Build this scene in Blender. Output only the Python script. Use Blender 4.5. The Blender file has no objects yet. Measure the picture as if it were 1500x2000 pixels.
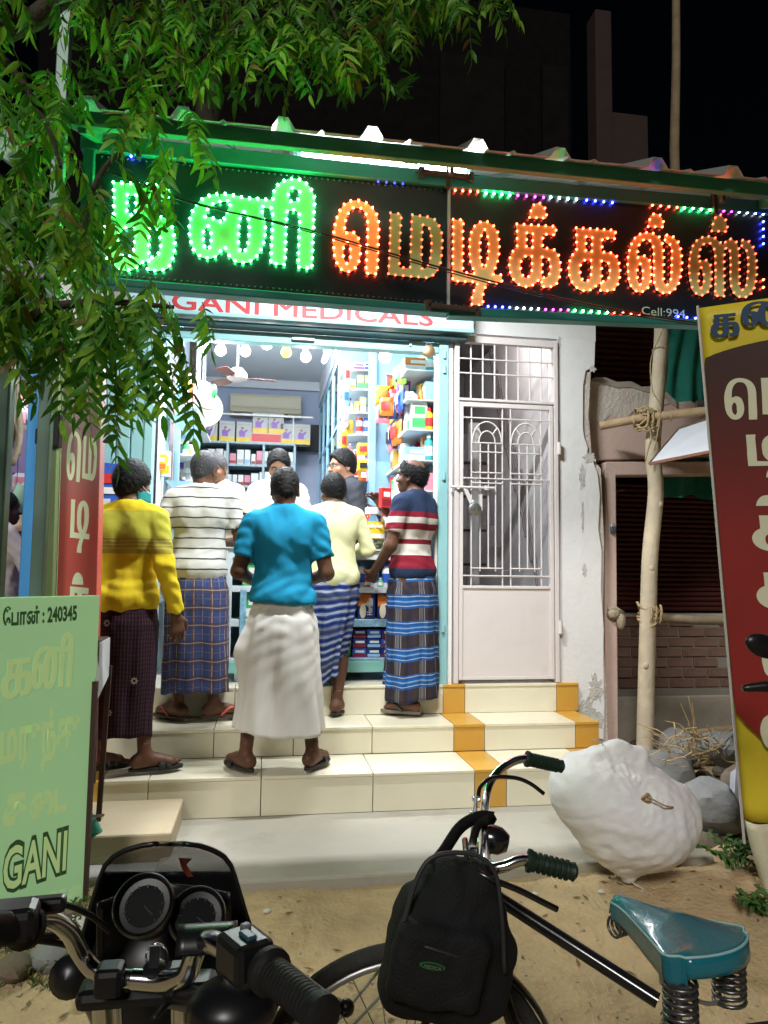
import bpy, bmesh, math, random
import numpy as np
from mathutils import Vector, Matrix
random.seed(11)
RNG = np.random.default_rng(11)
SC = bpy.context.scene
COL = SC.collection
pi = math.pi

# ------------------------------------------------------------------ camera
FPX = 1450.0
YAW, PIT, ROL = math.radians(9.2), math.radians(4.7), math.radians(0.7)
CAM = np.array([0.0, 0.0, 1.38])
FW = np.array([math.sin(YAW)*math.cos(PIT), math.cos(YAW)*math.cos(PIT), math.sin(PIT)])
RT = np.array([math.cos(YAW), -math.sin(YAW), 0.0])
UP = np.cross(RT, FW)
cam_data = bpy.data.cameras.new('camera')
cam = bpy.data.objects.new('camera', cam_data)
COL.objects.link(cam)
cr = RT*math.cos(ROL) + UP*math.sin(ROL)
cu = UP*math.cos(ROL) - RT*math.sin(ROL)
mw = Matrix.Identity(4)
for i in range(3):
    mw[i][0], mw[i][1], mw[i][2], mw[i][3] = cr[i], cu[i], -FW[i], CAM[i]
cam.matrix_world = mw
cam_data.sensor_fit = 'HORIZONTAL'
cam_data.sensor_width = 36.0
cam_data.lens = 36.0*FPX/1500.0
cam_data.clip_end = 200
cam_data.clip_start = 0.05
SC.camera = cam

def P(u, v, **k):
    """point seen at photograph pixel (u, v) on the plane X=, Y= or Z= given"""
    a, b = u-750.0, v-1000.0
    dx = a*math.cos(ROL) + b*math.sin(ROL)
    dy = -a*math.sin(ROL) + b*math.cos(ROL)
    r = FW + RT*dx/FPX - UP*dy/FPX
    (ax, val), = k.items()
    i = 'XYZ'.index(ax)
    return CAM + r*((val-CAM[i])/r[i])

# ------------------------------------------------------------------ world, sun, exposure
world = bpy.data.worlds.new('World')
SC.world = world
world.use_nodes = True
wn = world.node_tree
bg = wn.nodes['Background']
sky = wn.nodes.new('ShaderNodeTexSky')
sky.sky_type = 'NISHITA'
sky.sun_disc = False
sky.sun_elevation = math.radians(42)
sky.sun_rotation = math.radians(205)
wn.links.new(sky.outputs[0], bg.inputs[0])
bg.inputs[1].default_value = 0.0003
sun_d = bpy.data.lights.new('sun', 'SUN')
sun_d.energy = 1.35
sun_d.angle = math.radians(14)
sun_d.color = (1.0, 0.97, 0.92)
sun = bpy.data.objects.new('sun', sun_d)
COL.objects.link(sun)
sun.location = (-2, -4, 6)
_el, _az = math.radians(42), math.radians(205)   # street light falling from behind and left of the viewer
_dir = Vector((-math.sin(_az)*math.cos(_el), -math.cos(_az)*math.cos(_el), -math.sin(_el)))
_dir = Vector((0.36, 0.80, -0.62))
sun.rotation_euler = _dir.to_track_quat('-Z', 'Y').to_euler()

def lamp(name, kind, loc, energy, color=(1, 1, 1), size=.1, size_y=None, aim=None, radius=.03):
    d = bpy.data.lights.new(name, kind)
    d.energy = energy
    d.color = color
    if kind == 'AREA':
        d.shape = 'RECTANGLE' if size_y else 'SQUARE'
        d.size = size
        if size_y: d.size_y = size_y
    else:
        d.shadow_soft_size = radius
    o = bpy.data.objects.new(name, d)
    COL.objects.link(o)
    o.location = loc
    if aim is not None:
        o.rotation_euler = Vector(aim).to_track_quat('-Z', 'Y').to_euler()
    return o

# lit lamps of the place: tubes under the awning and in the shop, bulbs over the door, the neighbour's room
lamp('awning_tube_light', 'AREA', (0.57, 3.60, 3.455), 85, (0.95, 0.98, 1.0), 0.85, .035, aim=(0, .12, -1))
lamp('shop_tube_light', 'AREA', (-0.10, 5.35, 3.38), 72, (0.93, 0.97, 1.0), 1.2, .06, aim=(0, -.25, -1))
lamp('shop_tube_light', 'AREA', (0.40, 6.5, 3.36), 55, (0.93, 0.97, 1.0), 1.1, .06, aim=(0, -.1, -1))
lamp('neighbour_room_light', 'POINT', (-1.95, 5.2, 2.75), 16, (1.0, 0.95, 0.9), radius=.08)

lamp('stair_bulb_light', 'POINT', (1.62, 5.15, 3.25), 15, (1.0, .95, .9), radius=.05)

SC.view_settings.view_transform = 'Standard'
SC.view_settings.look = 'None'
SC.view_settings.gamma = 1
SC.view_settings.exposure = 0.4
SC.view_settings.use_curve_mapping = False
SC.render.engine = 'CYCLES'
SC.cycles.use_denoising = True
SC.cycles.max_bounces = 8
SC.cycles.sample_clamp_indirect = 6
SC.cycles.use_light_tree = True

# ------------------------------------------------------------------ materials
MATS = {}
def M(name, col=(.5, .5, .5), rough=.6, metal=0.0, var=.10, scale=7.0, bump=0.0, bscale=60.0,
      spec=.4, coat=0.0, emit=None, estr=0.0, trans=0.0, alpha=1.0, dirt=0.0, dcol=(.12, .09, .06), dscale=3.0, ior=1.45):
    if name in MATS: return MATS[name]
    m = bpy.data.materials.new(name)
    m.use_nodes = True
    nt = m.node_tree
    b = nt.nodes['Principled BSDF']
    I = b.inputs
    I['Roughness'].default_value = rough
    I['Metallic'].default_value = metal
    I['Specular IOR Level'].default_value = spec
    I['Coat Weight'].default_value = coat
    I['Transmission Weight'].default_value = trans
    I['Alpha'].default_value = alpha
    I['IOR'].default_value = ior
    tc = nt.nodes.new('ShaderNodeTexCoord')
    n = nt.nodes.new('ShaderNodeTexNoise')
    n.inputs['Scale'].default_value = scale
    n.inputs['Detail'].default_value = 6
    nt.links.new(tc.outputs['Object'], n.inputs['Vector'])
    mx = nt.nodes.new('ShaderNodeMix'); mx.data_type = 'RGBA'
    mx.inputs[6].default_value = (*[max(0, c*(1-var*1.6)) for c in col], 1)
    mx.inputs[7].default_value = (*[min(1, c*(1+var*1.6)) for c in col], 1)
    nt.links.new(n.outputs[0], mx.inputs[0])
    out = mx.outputs[2]
    if dirt > 0:
        n2 = nt.nodes.new('ShaderNodeTexNoise'); n2.inputs['Scale'].default_value = dscale
        n2.inputs['Detail'].default_value = 9; n2.inputs['Roughness'].default_value = .68
        nt.links.new(tc.outputs['Object'], n2.inputs['Vector'])
        rmp = nt.nodes.new('ShaderNodeMapRange')
        rmp.inputs[1].default_value = .52; rmp.inputs[2].default_value = .74
        rmp.inputs[3].default_value = 0; rmp.inputs[4].default_value = dirt
        nt.links.new(n2.outputs[0], rmp.inputs[0])
        m2 = nt.nodes.new('ShaderNodeMix'); m2.data_type = 'RGBA'
        nt.links.new(rmp.outputs[0], m2.inputs[0]); nt.links.new(out, m2.inputs[6])
        m2.inputs[7].default_value = (*dcol, 1)
        out = m2.outputs[2]
    nt.links.new(out, I['Base Color'])
    if bump > 0:
        n3 = nt.nodes.new('ShaderNodeTexNoise'); n3.inputs['Scale'].default_value = bscale
        n3.inputs['Detail'].default_value = 5
        nt.links.new(tc.outputs['Object'], n3.inputs['Vector'])
        bp = nt.nodes.new('ShaderNodeBump'); bp.inputs['Strength'].default_value = bump
        bp.inputs['Distance'].default_value = .01
        nt.links.new(n3.outputs[0], bp.inputs['Height']); nt.links.new(bp.outputs[0], I['Normal'])
    if emit is not None:
        I['Emission Color'].default_value = (*emit, 1)
        I['Emission Strength'].default_value = estr
    MATS[name] = m
    return m

def nmath(nt, op, a, b=None, c=None):
    n = nt.nodes.new('ShaderNodeMath'); n.operation = op
    for i, x in enumerate((a, b, c)):
        if x is None: continue
        if isinstance(x, (int, float)): n.inputs[i].default_value = x
        else: nt.links.new(x, n.inputs[i])
    return n.outputs[0]

def striped(name, base, su=(), sv=(), rough=.85, coord='UV', warp=.004, bump=.25, var=.12, bscale=240):
    """cloth with woven stripes; su / sv = (period, position, width, colour, weight) along u / v in metres"""
    if name in MATS: return MATS[name]
    m = M(name, base, rough=rough, var=var, scale=14, bump=bump, bscale=bscale, spec=.15)
    nt = m.node_tree; b = nt.nodes['Principled BSDF']
    tc = [n for n in nt.nodes if n.type == 'TEX_COORD'][0]
    sp = nt.nodes.new('ShaderNodeSeparateXYZ')
    nt.links.new(tc.outputs['UV' if coord == 'UV' else 'Object'], sp.inputs[0])
    nz = nt.nodes.new('ShaderNodeTexNoise'); nz.inputs['Scale'].default_value = 9
    nt.links.new(tc.outputs['Object'], nz.inputs['Vector'])
    wob = nmath(nt, 'MULTIPLY', nmath(nt, 'SUBTRACT', nz.outputs[0], .5), warp*2)
    cu_ = sp.outputs[0]; cv_ = sp.outputs[1] if coord == 'UV' else sp.outputs[2]
    cur = b.inputs['Base Color'].links[0].from_socket
    for c, lst in ((cu_, su), (cv_, sv)):
        for per, pos, wid, colr, wt in lst:
            q = nmath(nt, 'DIVIDE', nmath(nt, 'ADD', nmath(nt, 'ADD', c, wob), -pos + 50*per), per)
            d = nmath(nt, 'ABSOLUTE', nmath(nt, 'SUBTRACT', nmath(nt, 'FRACT', nmath(nt, 'ADD', q, .5)), .5))
            mr = nt.nodes.new('ShaderNodeMapRange')
            mr.inputs[1].default_value = (wid*.5+.0012)/per; mr.inputs[2].default_value = max(0, wid*.5-.0012)/per
            mr.inputs[3].default_value = 0; mr.inputs[4].default_value = wt
            nt.links.new(d, mr.inputs[0])
            mx = nt.nodes.new('ShaderNodeMix'); mx.data_type = 'RGBA'
            nt.links.new(mr.outputs[0], mx.inputs[0]); nt.links.new(cur, mx.inputs[6])
            mx.inputs[7].default_value = (*colr, 1)
            cur = mx.outputs[2]
    nt.links.new(cur, b.inputs['Base Color'])
    return m

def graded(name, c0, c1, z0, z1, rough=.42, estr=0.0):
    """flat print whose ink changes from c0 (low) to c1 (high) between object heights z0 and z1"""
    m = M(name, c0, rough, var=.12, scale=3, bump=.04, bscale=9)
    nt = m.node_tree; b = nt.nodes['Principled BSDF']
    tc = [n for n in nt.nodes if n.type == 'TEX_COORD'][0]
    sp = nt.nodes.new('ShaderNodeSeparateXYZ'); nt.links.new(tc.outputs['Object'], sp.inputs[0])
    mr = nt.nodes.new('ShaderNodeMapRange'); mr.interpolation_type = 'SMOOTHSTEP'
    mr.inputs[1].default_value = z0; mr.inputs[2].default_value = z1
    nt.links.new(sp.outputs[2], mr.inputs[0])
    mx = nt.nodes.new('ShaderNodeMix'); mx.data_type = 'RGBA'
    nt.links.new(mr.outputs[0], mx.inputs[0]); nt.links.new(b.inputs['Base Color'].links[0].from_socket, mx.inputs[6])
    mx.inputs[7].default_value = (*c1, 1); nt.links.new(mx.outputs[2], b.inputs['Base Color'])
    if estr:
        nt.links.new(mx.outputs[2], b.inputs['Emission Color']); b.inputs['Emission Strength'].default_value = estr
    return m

def EM(name, col, s):
    if name in MATS: return MATS[name]
    m = bpy.data.materials.new(name); m.use_nodes = True
    nt = m.node_tree
    b = nt.nodes['Principled BSDF']
    b.inputs['Base Color'].default_value = (*[min(.8, c) for c in col], 1)
    b.inputs['Emission Color'].default_value = (*col, 1)
    b.inputs['Emission Strength'].default_value = s
    MATS[name] = m
    return m

# ------------------------------------------------------------------ objects
ORG = {}
def tag(o, label=None, cat=None, group=None, kind=None):
    if label: o['label'] = label
    if cat: o['category'] = cat
    if group: o['group'] = group
    if kind: o['kind'] = kind
    return o

def thing(name, label, cat, loc=(0, 0, 0), group=None, rz=0.0, kind=None):
    o = bpy.data.objects.new(name, None)
    o.empty_display_size = .1
    COL.objects.link(o)
    o.location = loc
    o.rotation_euler = (0, 0, rz)
    ORG[o.name] = np.array(loc, float)
    return tag(o, label, cat, group, kind)

def link(name, me, parent=None, loc=(0, 0, 0), local=False):
    o = bpy.data.objects.new(name, me)
    COL.objects.link(o)
    loc = np.array(loc, float)
    ORG[o.name] = loc
    if parent is not None:
        o.parent = parent
        o.location = loc if local else loc - ORG[parent.name]
    else:
        o.location = loc
    return o

class MB:
    """collects shapes in world coordinates, then links them as one mesh object"""
    def __init__(s): s.v = []; s.f = []; s.n = 0; s.uv = None
    def add(s, V, F):
        V = np.asarray(V, float).reshape(-1, 3)
        s.v.append(V)
        o = s.n
        s.f.extend([tuple(i+o for i in f) for f in F])
        s.n += len(V)
        return s
    def box(s, x0, x1, y0, y1, z0, z1):
        V = [(x, y, z) for z in (z0, z1) for y in (y0, y1) for x in (x0, x1)]
        return s.add(V, [(0, 2, 3, 1), (4, 5, 7, 6), (0, 1, 5, 4), (2, 6, 7, 3), (0, 4, 6, 2), (1, 3, 7, 5)])
    def obox(s, c, size, R=None, rz=0.0):
        if R is None: R = Matrix.Rotation(rz, 3, 'Z')
        R = np.array(R)
        h = np.array(size)*.5
        V = [np.array(c) + R @ (h*np.array((x, y, z))) for z in (-1, 1) for y in (-1, 1) for x in (-1, 1)]
        return s.add(V, [(0, 2, 3, 1), (4, 5, 7, 6), (0, 1, 5, 4), (2, 6, 7, 3), (0, 4, 6, 2), (1, 3, 7, 5)])
    def bar(s, p0, p1, w, d, upv=(0, 0, 1)):
        p0, p1 = np.array(p0, float), np.array(p1, float)
        t = p1-p0; L = np.linalg.norm(t); t /= L
        u = np.array(upv, float)
        if abs(t @ u) > .95: u = np.array((0, 1., 0))
        a = np.cross(u, t); a /= np.linalg.norm(a); b = np.cross(t, a)
        return s.obox((p0+p1)/2, (L, w, d), np.stack([t, a, b], 1))
    def tube(s, pts, r, n=8, closed=False, cap=True):
        pts = np.array(pts, float); m = len(pts)
        rr = np.full(m, r, float) if np.isscalar(r) else np.array(r, float)
        T = np.zeros_like(pts)
        if closed:
            T = np.roll(pts, -1, 0) - np.roll(pts, 1, 0)
        else:
            T[1:-1] = pts[2:] - pts[:-2]; T[0] = pts[1]-pts[0]; T[-1] = pts[-1]-pts[-2]
        T /= np.linalg.norm(T, axis=1)[:, None] + 1e-12
        u = np.array((0, 0, 1.)) if abs(T[0][2]) < .9 else np.array((1., 0, 0))
        a = np.cross(T[0], u); a /= np.linalg.norm(a)
        V = []
        for i in range(m):
            a = a - T[i]*(a @ T[i]); a /= np.linalg.norm(a) + 1e-12
            b = np.cross(T[i], a)
            for k in range(n):
                th = 2*pi*k/n
                V.append(pts[i] + rr[i]*(a*math.cos(th) + b*math.sin(th)))
        F = []
        for i in range(m if closed else m-1):
            j = (i+1) % m
            for k in range(n):
                k2 = (k+1) % n
                F.append((i*n+k, i*n+k2, j*n+k2, j*n+k))
        if cap and not closed:
            F.append(tuple(range(n-1, -1, -1))); F.append(tuple((m-1)*n+k for k in range(n)))
        return s.add(V, F)
    def lathe(s, c, prof, n=16, axis=(0, 0, 1), cap=True):
        ax = np.array(axis, float); ax /= np.linalg.norm(ax)
        u = np.array((1., 0, 0)) if abs(ax[0]) < .9 else np.array((0, 1., 0))
        a = np.cross(ax, u); a /= np.linalg.norm(a); b = np.cross(ax, a)
        V = []
        for r, z in prof:
            for k in range(n):
                th = 2*pi*k/n
                V.append(np.array(c) + ax*z + r*(a*math.cos(th)+b*math.sin(th)))
        F = []
        for i in range(len(prof)-1):
            for k in range(n):
                k2 = (k+1) % n
                F.append((i*n+k, i*n+k2, (i+1)*n+k2, (i+1)*n+k))
        if cap:
            F.append(tuple(range(n-1, -1, -1))); F.append(tuple((len(prof)-1)*n+k for k in range(n)))
        return s.add(V, F)
    def ball(s, c, r, n=10, m=7, R=None):
        r = np.array((r, r, r) if np.isscalar(r) else r, float)
        R = np.eye(3) if R is None else np.array(R)
        V = []
        for i in range(1, m):
            ph = pi*i/m
            for k in range(n):
                th = 2*pi*k/n
                V.append(np.array(c) + R @ (r*np.array((math.sin(ph)*math.cos(th), math.sin(ph)*math.sin(th), -math.cos(ph)))))
        V.append(np.array(c) + R @ (r*np.array((0, 0, -1)))); V.append(np.array(c) + R @ (r*np.array((0, 0, 1))))
        F = []
        for i in range(m-2):
            for k in range(n):
                k2 = (k+1) % n
                F.append((i*n+k, i*n+k2, (i+1)*n+k2, (i+1)*n+k))
        b0, t0 = (m-1)*n, (m-1)*n+1
        for k in range(n):
            F.append((b0, (k+1) % n, k)); F.append((t0, (m-2)*n+k, (m-2)*n+(k+1) % n))
        return s.add(V, F)
    def prism(s, poly, o, u, v, w):
        """outline (list of 2-D points, anticlockwise about u x v) pushed along vector w"""
        o, u, v, w = (np.array(x, float) for x in (o, u, v, w))
        n = len(poly)
        A = [o + u*p[0] + v*p[1] for p in poly]
        V = A + [a + w for a in A]
        F = [tuple(range(n-1, -1, -1)), tuple(range(n, 2*n))]
        for i in range(n):
            j = (i+1) % n
            F.append((i, j, n+j, n+i))
        return s.add(V, F)
    def grid(s, fn, nu, nv, closed_u=False):
        V = [fn(i/(nu if closed_u else nu-1), j/(nv-1)) for j in range(nv) for i in range(nu)]
        F = []
        for j in range(nv-1):
            for i in range(nu if closed_u else nu-1):
                i2 = (i+1) % nu
                F.append((j*nu+i, j*nu+i2, (j+1)*nu+i2, (j+1)*nu+i))
        return s.add(V, F)
    def build(s, name, mat, parent=None, smooth=None, bevel=0.0, kind=None, label=None, cat=None, group=None, thick=0.0, local=False, bseg=2):
        V = np.concatenate(s.v) if s.v else np.zeros((0, 3))
        if local: c = np.zeros(3)
        else:
            lo, hi = V.min(0), V.max(0)
            c = np.array(((lo[0]+hi[0])/2, (lo[1]+hi[1])/2, lo[2]))
        me = bpy.data.meshes.new(name)
        me.from_pydata((V-c).tolist(), [], s.f)
        me.update()
        if mat is not None: me.materials.append(mat)
        if smooth is not None:
            me.shade_smooth()
            if smooth < 179: me.set_sharp_from_angle(angle=math.radians(smooth))
        o = link(name, me, parent, c, local)
        if thick:
            md = o.modifiers.new('thickness', 'SOLIDIFY'); md.thickness = thick; md.offset = 0
        if bevel:
            md = o.modifiers.new('bevel', 'BEVEL'); md.width = bevel; md.segments = bseg
            md.limit_method = 'ANGLE'; md.angle_limit = math.radians(40)
        tag(o, label, cat, group, kind)
        return o

def raw(name, V, F, mat, parent=None, local=True, smooth=True, uv=None, kind=None):
    me = bpy.data.meshes.new(name)
    V = np.asarray(V, float)
    F = np.asarray(F)
    me.from_pydata(V.tolist(), [], F.tolist())
    me.update()
    if smooth: me.shade_smooth()
    if mat is not None: me.materials.append(mat)
    if uv is not None:
        l = me.uv_layers.new(name='UVMap')
        l.data.foreach_set('uv', np.asarray(uv, np.float32).ravel())
    o = link(name, me, parent, (0, 0, 0), local)
    if kind: o['kind'] = kind
    return o

def dup(root, loc, rz=None, label=None, group=None):
    r = root.copy(); COL.objects.link(r); r.location = loc
    ORG[r.name] = np.array(loc, float)
    if rz is not None: r.rotation_euler = (0, 0, rz)
    if label: r['label'] = label
    if group: r['group'] = group
    for ch in root.children:
        c = ch.copy(); COL.objects.link(c); c.parent = r
        for g in ch.children:
            d = g.copy(); COL.objects.link(d); d.parent = c
    return r

def smoothpath(pts, k=6, closed=False):
    pts = np.array(pts, float); n = len(pts); out = []
    for i in range(n if closed else n-1):
        p0 = pts[(i-1) % n] if (closed or i > 0) else 2*pts[0]-pts[1]
        p1, p2 = pts[i], pts[(i+1) % n]
        p3 = pts[(i+2) % n] if (closed or i+2 < n) else 2*pts[-1]-pts[-2]
        for j in range(k):
            t = j/k
            out.append(.5*((2*p1)+(-p0+p2)*t+(2*p0-5*p1+4*p2-p3)*t*t+(-p0+3*p1-3*p2+p3)*t**3))
    if not closed: out.append(pts[-1])
    return np.array(out)

# ------------------------------------------------------------------ implicit surfaces for bodies, cloth, sacks
class Field:
    def __init__(s, lo, hi, h):
        s.lo = np.array(lo, float); s.h = h
        n = np.ceil((np.array(hi)-s.lo)/h).astype(int)+1
        s.ax = [s.lo[i]+h*np.arange(n[i]) for i in range(3)]
        s.D = np.full(n, .25, np.float32)
    def sub(s, lo, hi):
        sl = []
        for i in range(3):
            a = int(max(0, math.floor((lo[i]-s.lo[i])/s.h))); b = int(min(len(s.ax[i]), math.ceil((hi[i]-s.lo[i])/s.h)+1))
            sl.append(slice(a, max(a, b)))
        X = s.ax[0][sl[0]][:, None, None]; Y = s.ax[1][sl[1]][None, :, None]; Z = s.ax[2][sl[2]][None, None, :]
        return tuple(sl), X, Y, Z
    def merge(s, sl, d, k):
        a = s.D[sl]
        if k > 0:
            hh = np.clip(.5+.5*(a-d)/k, 0, 1)
            s.D[sl] = a*(1-hh)+d*hh - k*hh*(1-hh)
        else: s.D[sl] = np.minimum(a, d)
    def cap(s, a, b, ra, rb=None, k=.02, cut=None, sx=1.0):
        rb = ra if rb is None else rb
        a, b = np.array(a, float), np.array(b, float)
        m = max(ra, rb)*max(sx, 1)+k*1.5+.02
        sl, X, Y, Z = s.sub(np.minimum(a, b)-m, np.maximum(a, b)+m)
        if 0 in s.D[sl].shape: return s
        ab = b-a; L2 = ab @ ab + 1e-9
        t = np.clip(((X-a[0])*ab[0]+(Y-a[1])*ab[1]+(Z-a[2])*ab[2])/L2, 0, 1)
        d = np.sqrt(((X-a[0]-t*ab[0])/sx)**2+(Y-a[1]-t*ab[1])**2+(Z-a[2]-t*ab[2])**2)-(ra+(rb-ra)*t)
        if cut is not None:
            c, nn = np.array(cut[0], float), np.array(cut[1], float)
            nn = nn/np.linalg.norm(nn)
            d = np.maximum(d, (X-c[0])*nn[0]+(Y-c[1])*nn[1]+(Z-c[2])*nn[2])
        s.merge(sl, d, k)
        return s
    def ell(s, c, r, k=.03, R=None, neg=False):
        c = np.array(c, float); r = np.array(r, float)
        m = r.max()+k*1.5+.02
        sl, X, Y, Z = s.sub(c-m, c+m)
        if 0 in s.D[sl].shape: return s
        x, y, z = X-c[0], Y-c[1], Z-c[2]
        if R is not None:
            R = np.array(R)
            x, y, z = (R[0, i]*x+R[1, i]*y+R[2, i]*z for i in range(3))
        k0 = np.sqrt((x/r[0])**2+(y/r[1])**2+(z/r[2])**2)
        k1 = np.sqrt((x/r[0]**2)**2+(y/r[1]**2)**2+(z/r[2]**2)**2)+1e-6
        d = k0*(k0-1)/k1
        if neg:
            a = s.D[sl]; d = -d
            hh = np.clip(.5-.5*(a-d)/max(k, 1e-4), 0, 1)
            s.D[sl] = a*(1-hh)+d*hh + k*hh*(1-hh)
        else: s.merge(sl, d, k)
        return s
    def rbox(s, c, hs, rad, k=.02, R=None):
        c = np.array(c, float); hs = np.array(hs, float)
        m = np.linalg.norm(hs)+k+.03
        sl, X, Y, Z = s.sub(c-m, c+m)
        x, y, z = X-c[0], Y-c[1], Z-c[2]
        if R is not None:
            R = np.array(R)
            x, y, z = (R[0, i]*x+R[1, i]*y+R[2, i]*z for i in range(3))
        qx, qy, qz = np.abs(x)-hs[0]+rad, np.abs(y)-hs[1]+rad, np.abs(z)-hs[2]+rad
        d = np.sqrt(np.maximum(qx, 0)**2+np.maximum(qy, 0)**2+np.maximum(qz, 0)**2)+np.minimum(np.maximum(qx, np.maximum(qy, qz)), 0)-rad
        s.merge(sl, d, k)
        return s
    def grids(s):
        return s.ax[0][:, None, None], s.ax[1][None, :, None], s.ax[2][None, None, :]
    def mesh(s):
        D = s.D
        D = np.pad(D, 1, constant_values=.25)
        h = s.h; lo = s.lo-h
        nx, ny, nz = D.shape
        ins = D < 0
        c8 = [ins[i:nx-1+i, j:ny-1+j, k:nz-1+k] for i in (0, 1) for j in (0, 1) for k in (0, 1)]
        sm = sum(c.astype(np.int8) for c in c8)
        act = (sm > 0) & (sm < 8)
        idx = np.argwhere(act)
        if len(idx) == 0: return np.zeros((0, 3)), np.zeros((0, 4), int)
        ids = np.full(act.shape, -1, np.int64); ids[act] = np.arange(len(idx))
        acc = np.zeros((len(idx), 3)); cnt = np.zeros(len(idx))
        I, J, K = idx.T
        for axn in range(3):
            o1, o2 = [a for a in range(3) if a != axn]
            for p in (0, 1):
                for q in (0, 1):
                    off = [0, 0, 0]; off[o1] = p; off[o2] = q
                    off2 = list(off); off2[axn] = 1
                    da = D[I+off[0], J+off[1], K+off[2]]; db = D[I+off2[0], J+off2[1], K+off2[2]]
                    cr_ = (da < 0) != (db < 0)
                    t = np.where(cr_, da/(da-db+1e-20), 0)
                    pt = np.zeros((len(idx), 3)); pt[:, o1] = p; pt[:, o2] = q; pt[:, axn] = t
                    acc[cr_] += pt[cr_]; cnt[cr_] += 1
        V = lo + h*(idx + acc/cnt[:, None])
        F = []
        for axn in range(3):
            o1, o2 = (axn+1) % 3, (axn+2) % 3
            sa = [slice(None)]*3; sb = [slice(None)]*3
            sa[axn] = slice(0, -1); sb[axn] = slice(1, None)
            A, B = ins[tuple(sa)], ins[tuple(sb)]
            for flip, msk in ((False, A & ~B), (True, ~A & B)):
                e = np.argwhere(msk)
                ok = (e[:, o1] > 0) & (e[:, o2] > 0)
                e = e[ok]
                q = []
                for d1, d2 in ((0, 0), (-1, 0), (-1, -1), (0, -1)):
                    w = e.copy(); w[:, o1] += d1; w[:, o2] += d2
                    w = np.minimum(w, np.array(ids.shape)-1)
                    q.append(ids[w[:, 0], w[:, 1], w[:, 2]])
                q = np.stack(q, 1)
                q = q[(q >= 0).all(1)]
                F.append(q[:, ::-1] if not flip else q)
        F = np.concatenate(F)
        return V, F[:, ::-1]

def crumple(V, F, amp, sc, seed=0.0):
    """sharp irregular creases: vertices pushed along their normals by ridged noise"""
    from mathutils import noise as mn
    V = np.asarray(V, float); F = np.asarray(F)
    n = np.zeros_like(V); fn = np.cross(V[F[:, 2]]-V[F[:, 0]], V[F[:, 3]]-V[F[:, 1]])
    for k in range(4): np.add.at(n, F[:, k], fn)
    n /= np.linalg.norm(n, axis=1)[:, None]+1e-12
    d = np.empty(len(V))
    for i, p in enumerate(V):
        q = Vector((p[0]*sc[0]+seed, p[1]*sc[1], p[2]*sc[2]))
        w = mn.noise_vector(q*.5)*.9
        d[i] = (1-abs(mn.noise(q+w))*2.6)+.45*(1-abs(mn.noise(q*2.1+w))*2.6)
    d -= np.median(d)
    return V + n*(amp*np.clip(d, -1.2, 1.3))[:, None]

def text_mesh(body, size, mat, o, u, v, parent, name='lettering', offset=0.0, xs=1.0, align='LEFT', depth=.0012, fit=None):
    """flat print: text laid from point o along u (reading direction) with v up, standing 'depth' proud"""
    c = bpy.data.curves.new('t', 'FONT'); c.body = body; c.size = size; c.align_x = align
    c.offset = offset; c.extrude = 0; c.resolution_u = 3
    t = bpy.data.objects.new('t', c); COL.objects.link(t)
    dg = bpy.context.evaluated_depsgraph_get()
    me = bpy.data.meshes.new_from_object(t.evaluated_get(dg))
    bpy.data.objects.remove(t); bpy.data.curves.remove(c)
    o, u, v = (np.array(x, float) for x in (o, u, v))
    w = np.cross(u, v)
    co = np.empty(len(me.vertices)*3); me.vertices.foreach_get('co', co); co = co.reshape(-1, 3)
    if fit is not None and len(co):
        xs *= fit/(co[:, 0].max()-co[:, 0].min())
        co[:, 0] -= co[:, 0].min()
    W = co[:, :1]*u*xs + co[:, 1:2]*v + w*depth
    me.vertices.foreach_set('co', W.ravel()); me.update()
    me.materials.clear(); me.materials.append(mat)
    me.name = name
    return link(name, me, parent, o)
# ================================================================== SETTING
m_plaster = M('white_plaster', (.74, .73, .72), .85, var=.05, scale=2.2, bump=.25, bscale=35, dirt=.28, dcol=(.48, .44, .36), dscale=2.3)
m_teal = M('teal_paint', (.26, .50, .52), .5, var=.06, scale=5, bump=.08, bscale=50, dirt=.3, dcol=(.17, .28, .28), dscale=5)
m_blue = M('sky_blue_paint', (.28, .50, .70), .5, var=.05, bump=.05)
m_pale = M('pale_blue_paint', (.55, .66, .80), .6, var=.05)
m_ceil = M('ceiling_paint', (.74, .76, .82), .8, var=.03)
m_cream = M('cream_tile', (.72, .67, .51), .28, var=.07, scale=3.5, bump=.03, bscale=25, dirt=.42, dcol=(.50, .43, .30), dscale=2.6)
m_ochre = M('ochre_tile', (.56, .31, .055), .32, var=.10, scale=5, bump=.03, bscale=25, dirt=.25, dcol=(.38, .22, .06), dscale=4)
m_grout = M('grey_mortar', (.20, .18, .15), .9, bump=.4)
m_conc = M('smooth_concrete', (.34, .32, .265), .55, var=.12, scale=2.4, bump=.12, bscale=30, dirt=.75, dcol=(.22, .19, .14), dscale=2.4)
m_conc2 = M('worn_concrete', (.34, .30, .24), .9, var=.2, scale=4, bump=.5, bscale=40, dirt=.5)
m_dark = M('unlit_dark_wall', (.006, .0055, .0055), .9, spec=.03, var=.3, bump=.3, bscale=20)  # near black: the missing light is put into the wall colour
m_black = M('black_plastic', (.012, .012, .013), .38, var=.1, spec=.5)
m_brick = M('old_brick', (.15, .088, .065), .95, var=.28, scale=9, bump=.6, bscale=50, dirt=.5, dcol=(.13, .11, .09))
m_pink = M('pink_plaster', (.56, .41, .35), .85, var=.08, scale=4, bump=.3, bscale=40, dirt=.5, dcol=(.30, .22, .18), dscale=4)
m_rough = M('broken_plaster', (.55, .48, .42), .95, var=.2, scale=8, bump=.9, bscale=45, dirt=.7, dcol=(.26, .21, .17), dscale=5)
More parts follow.
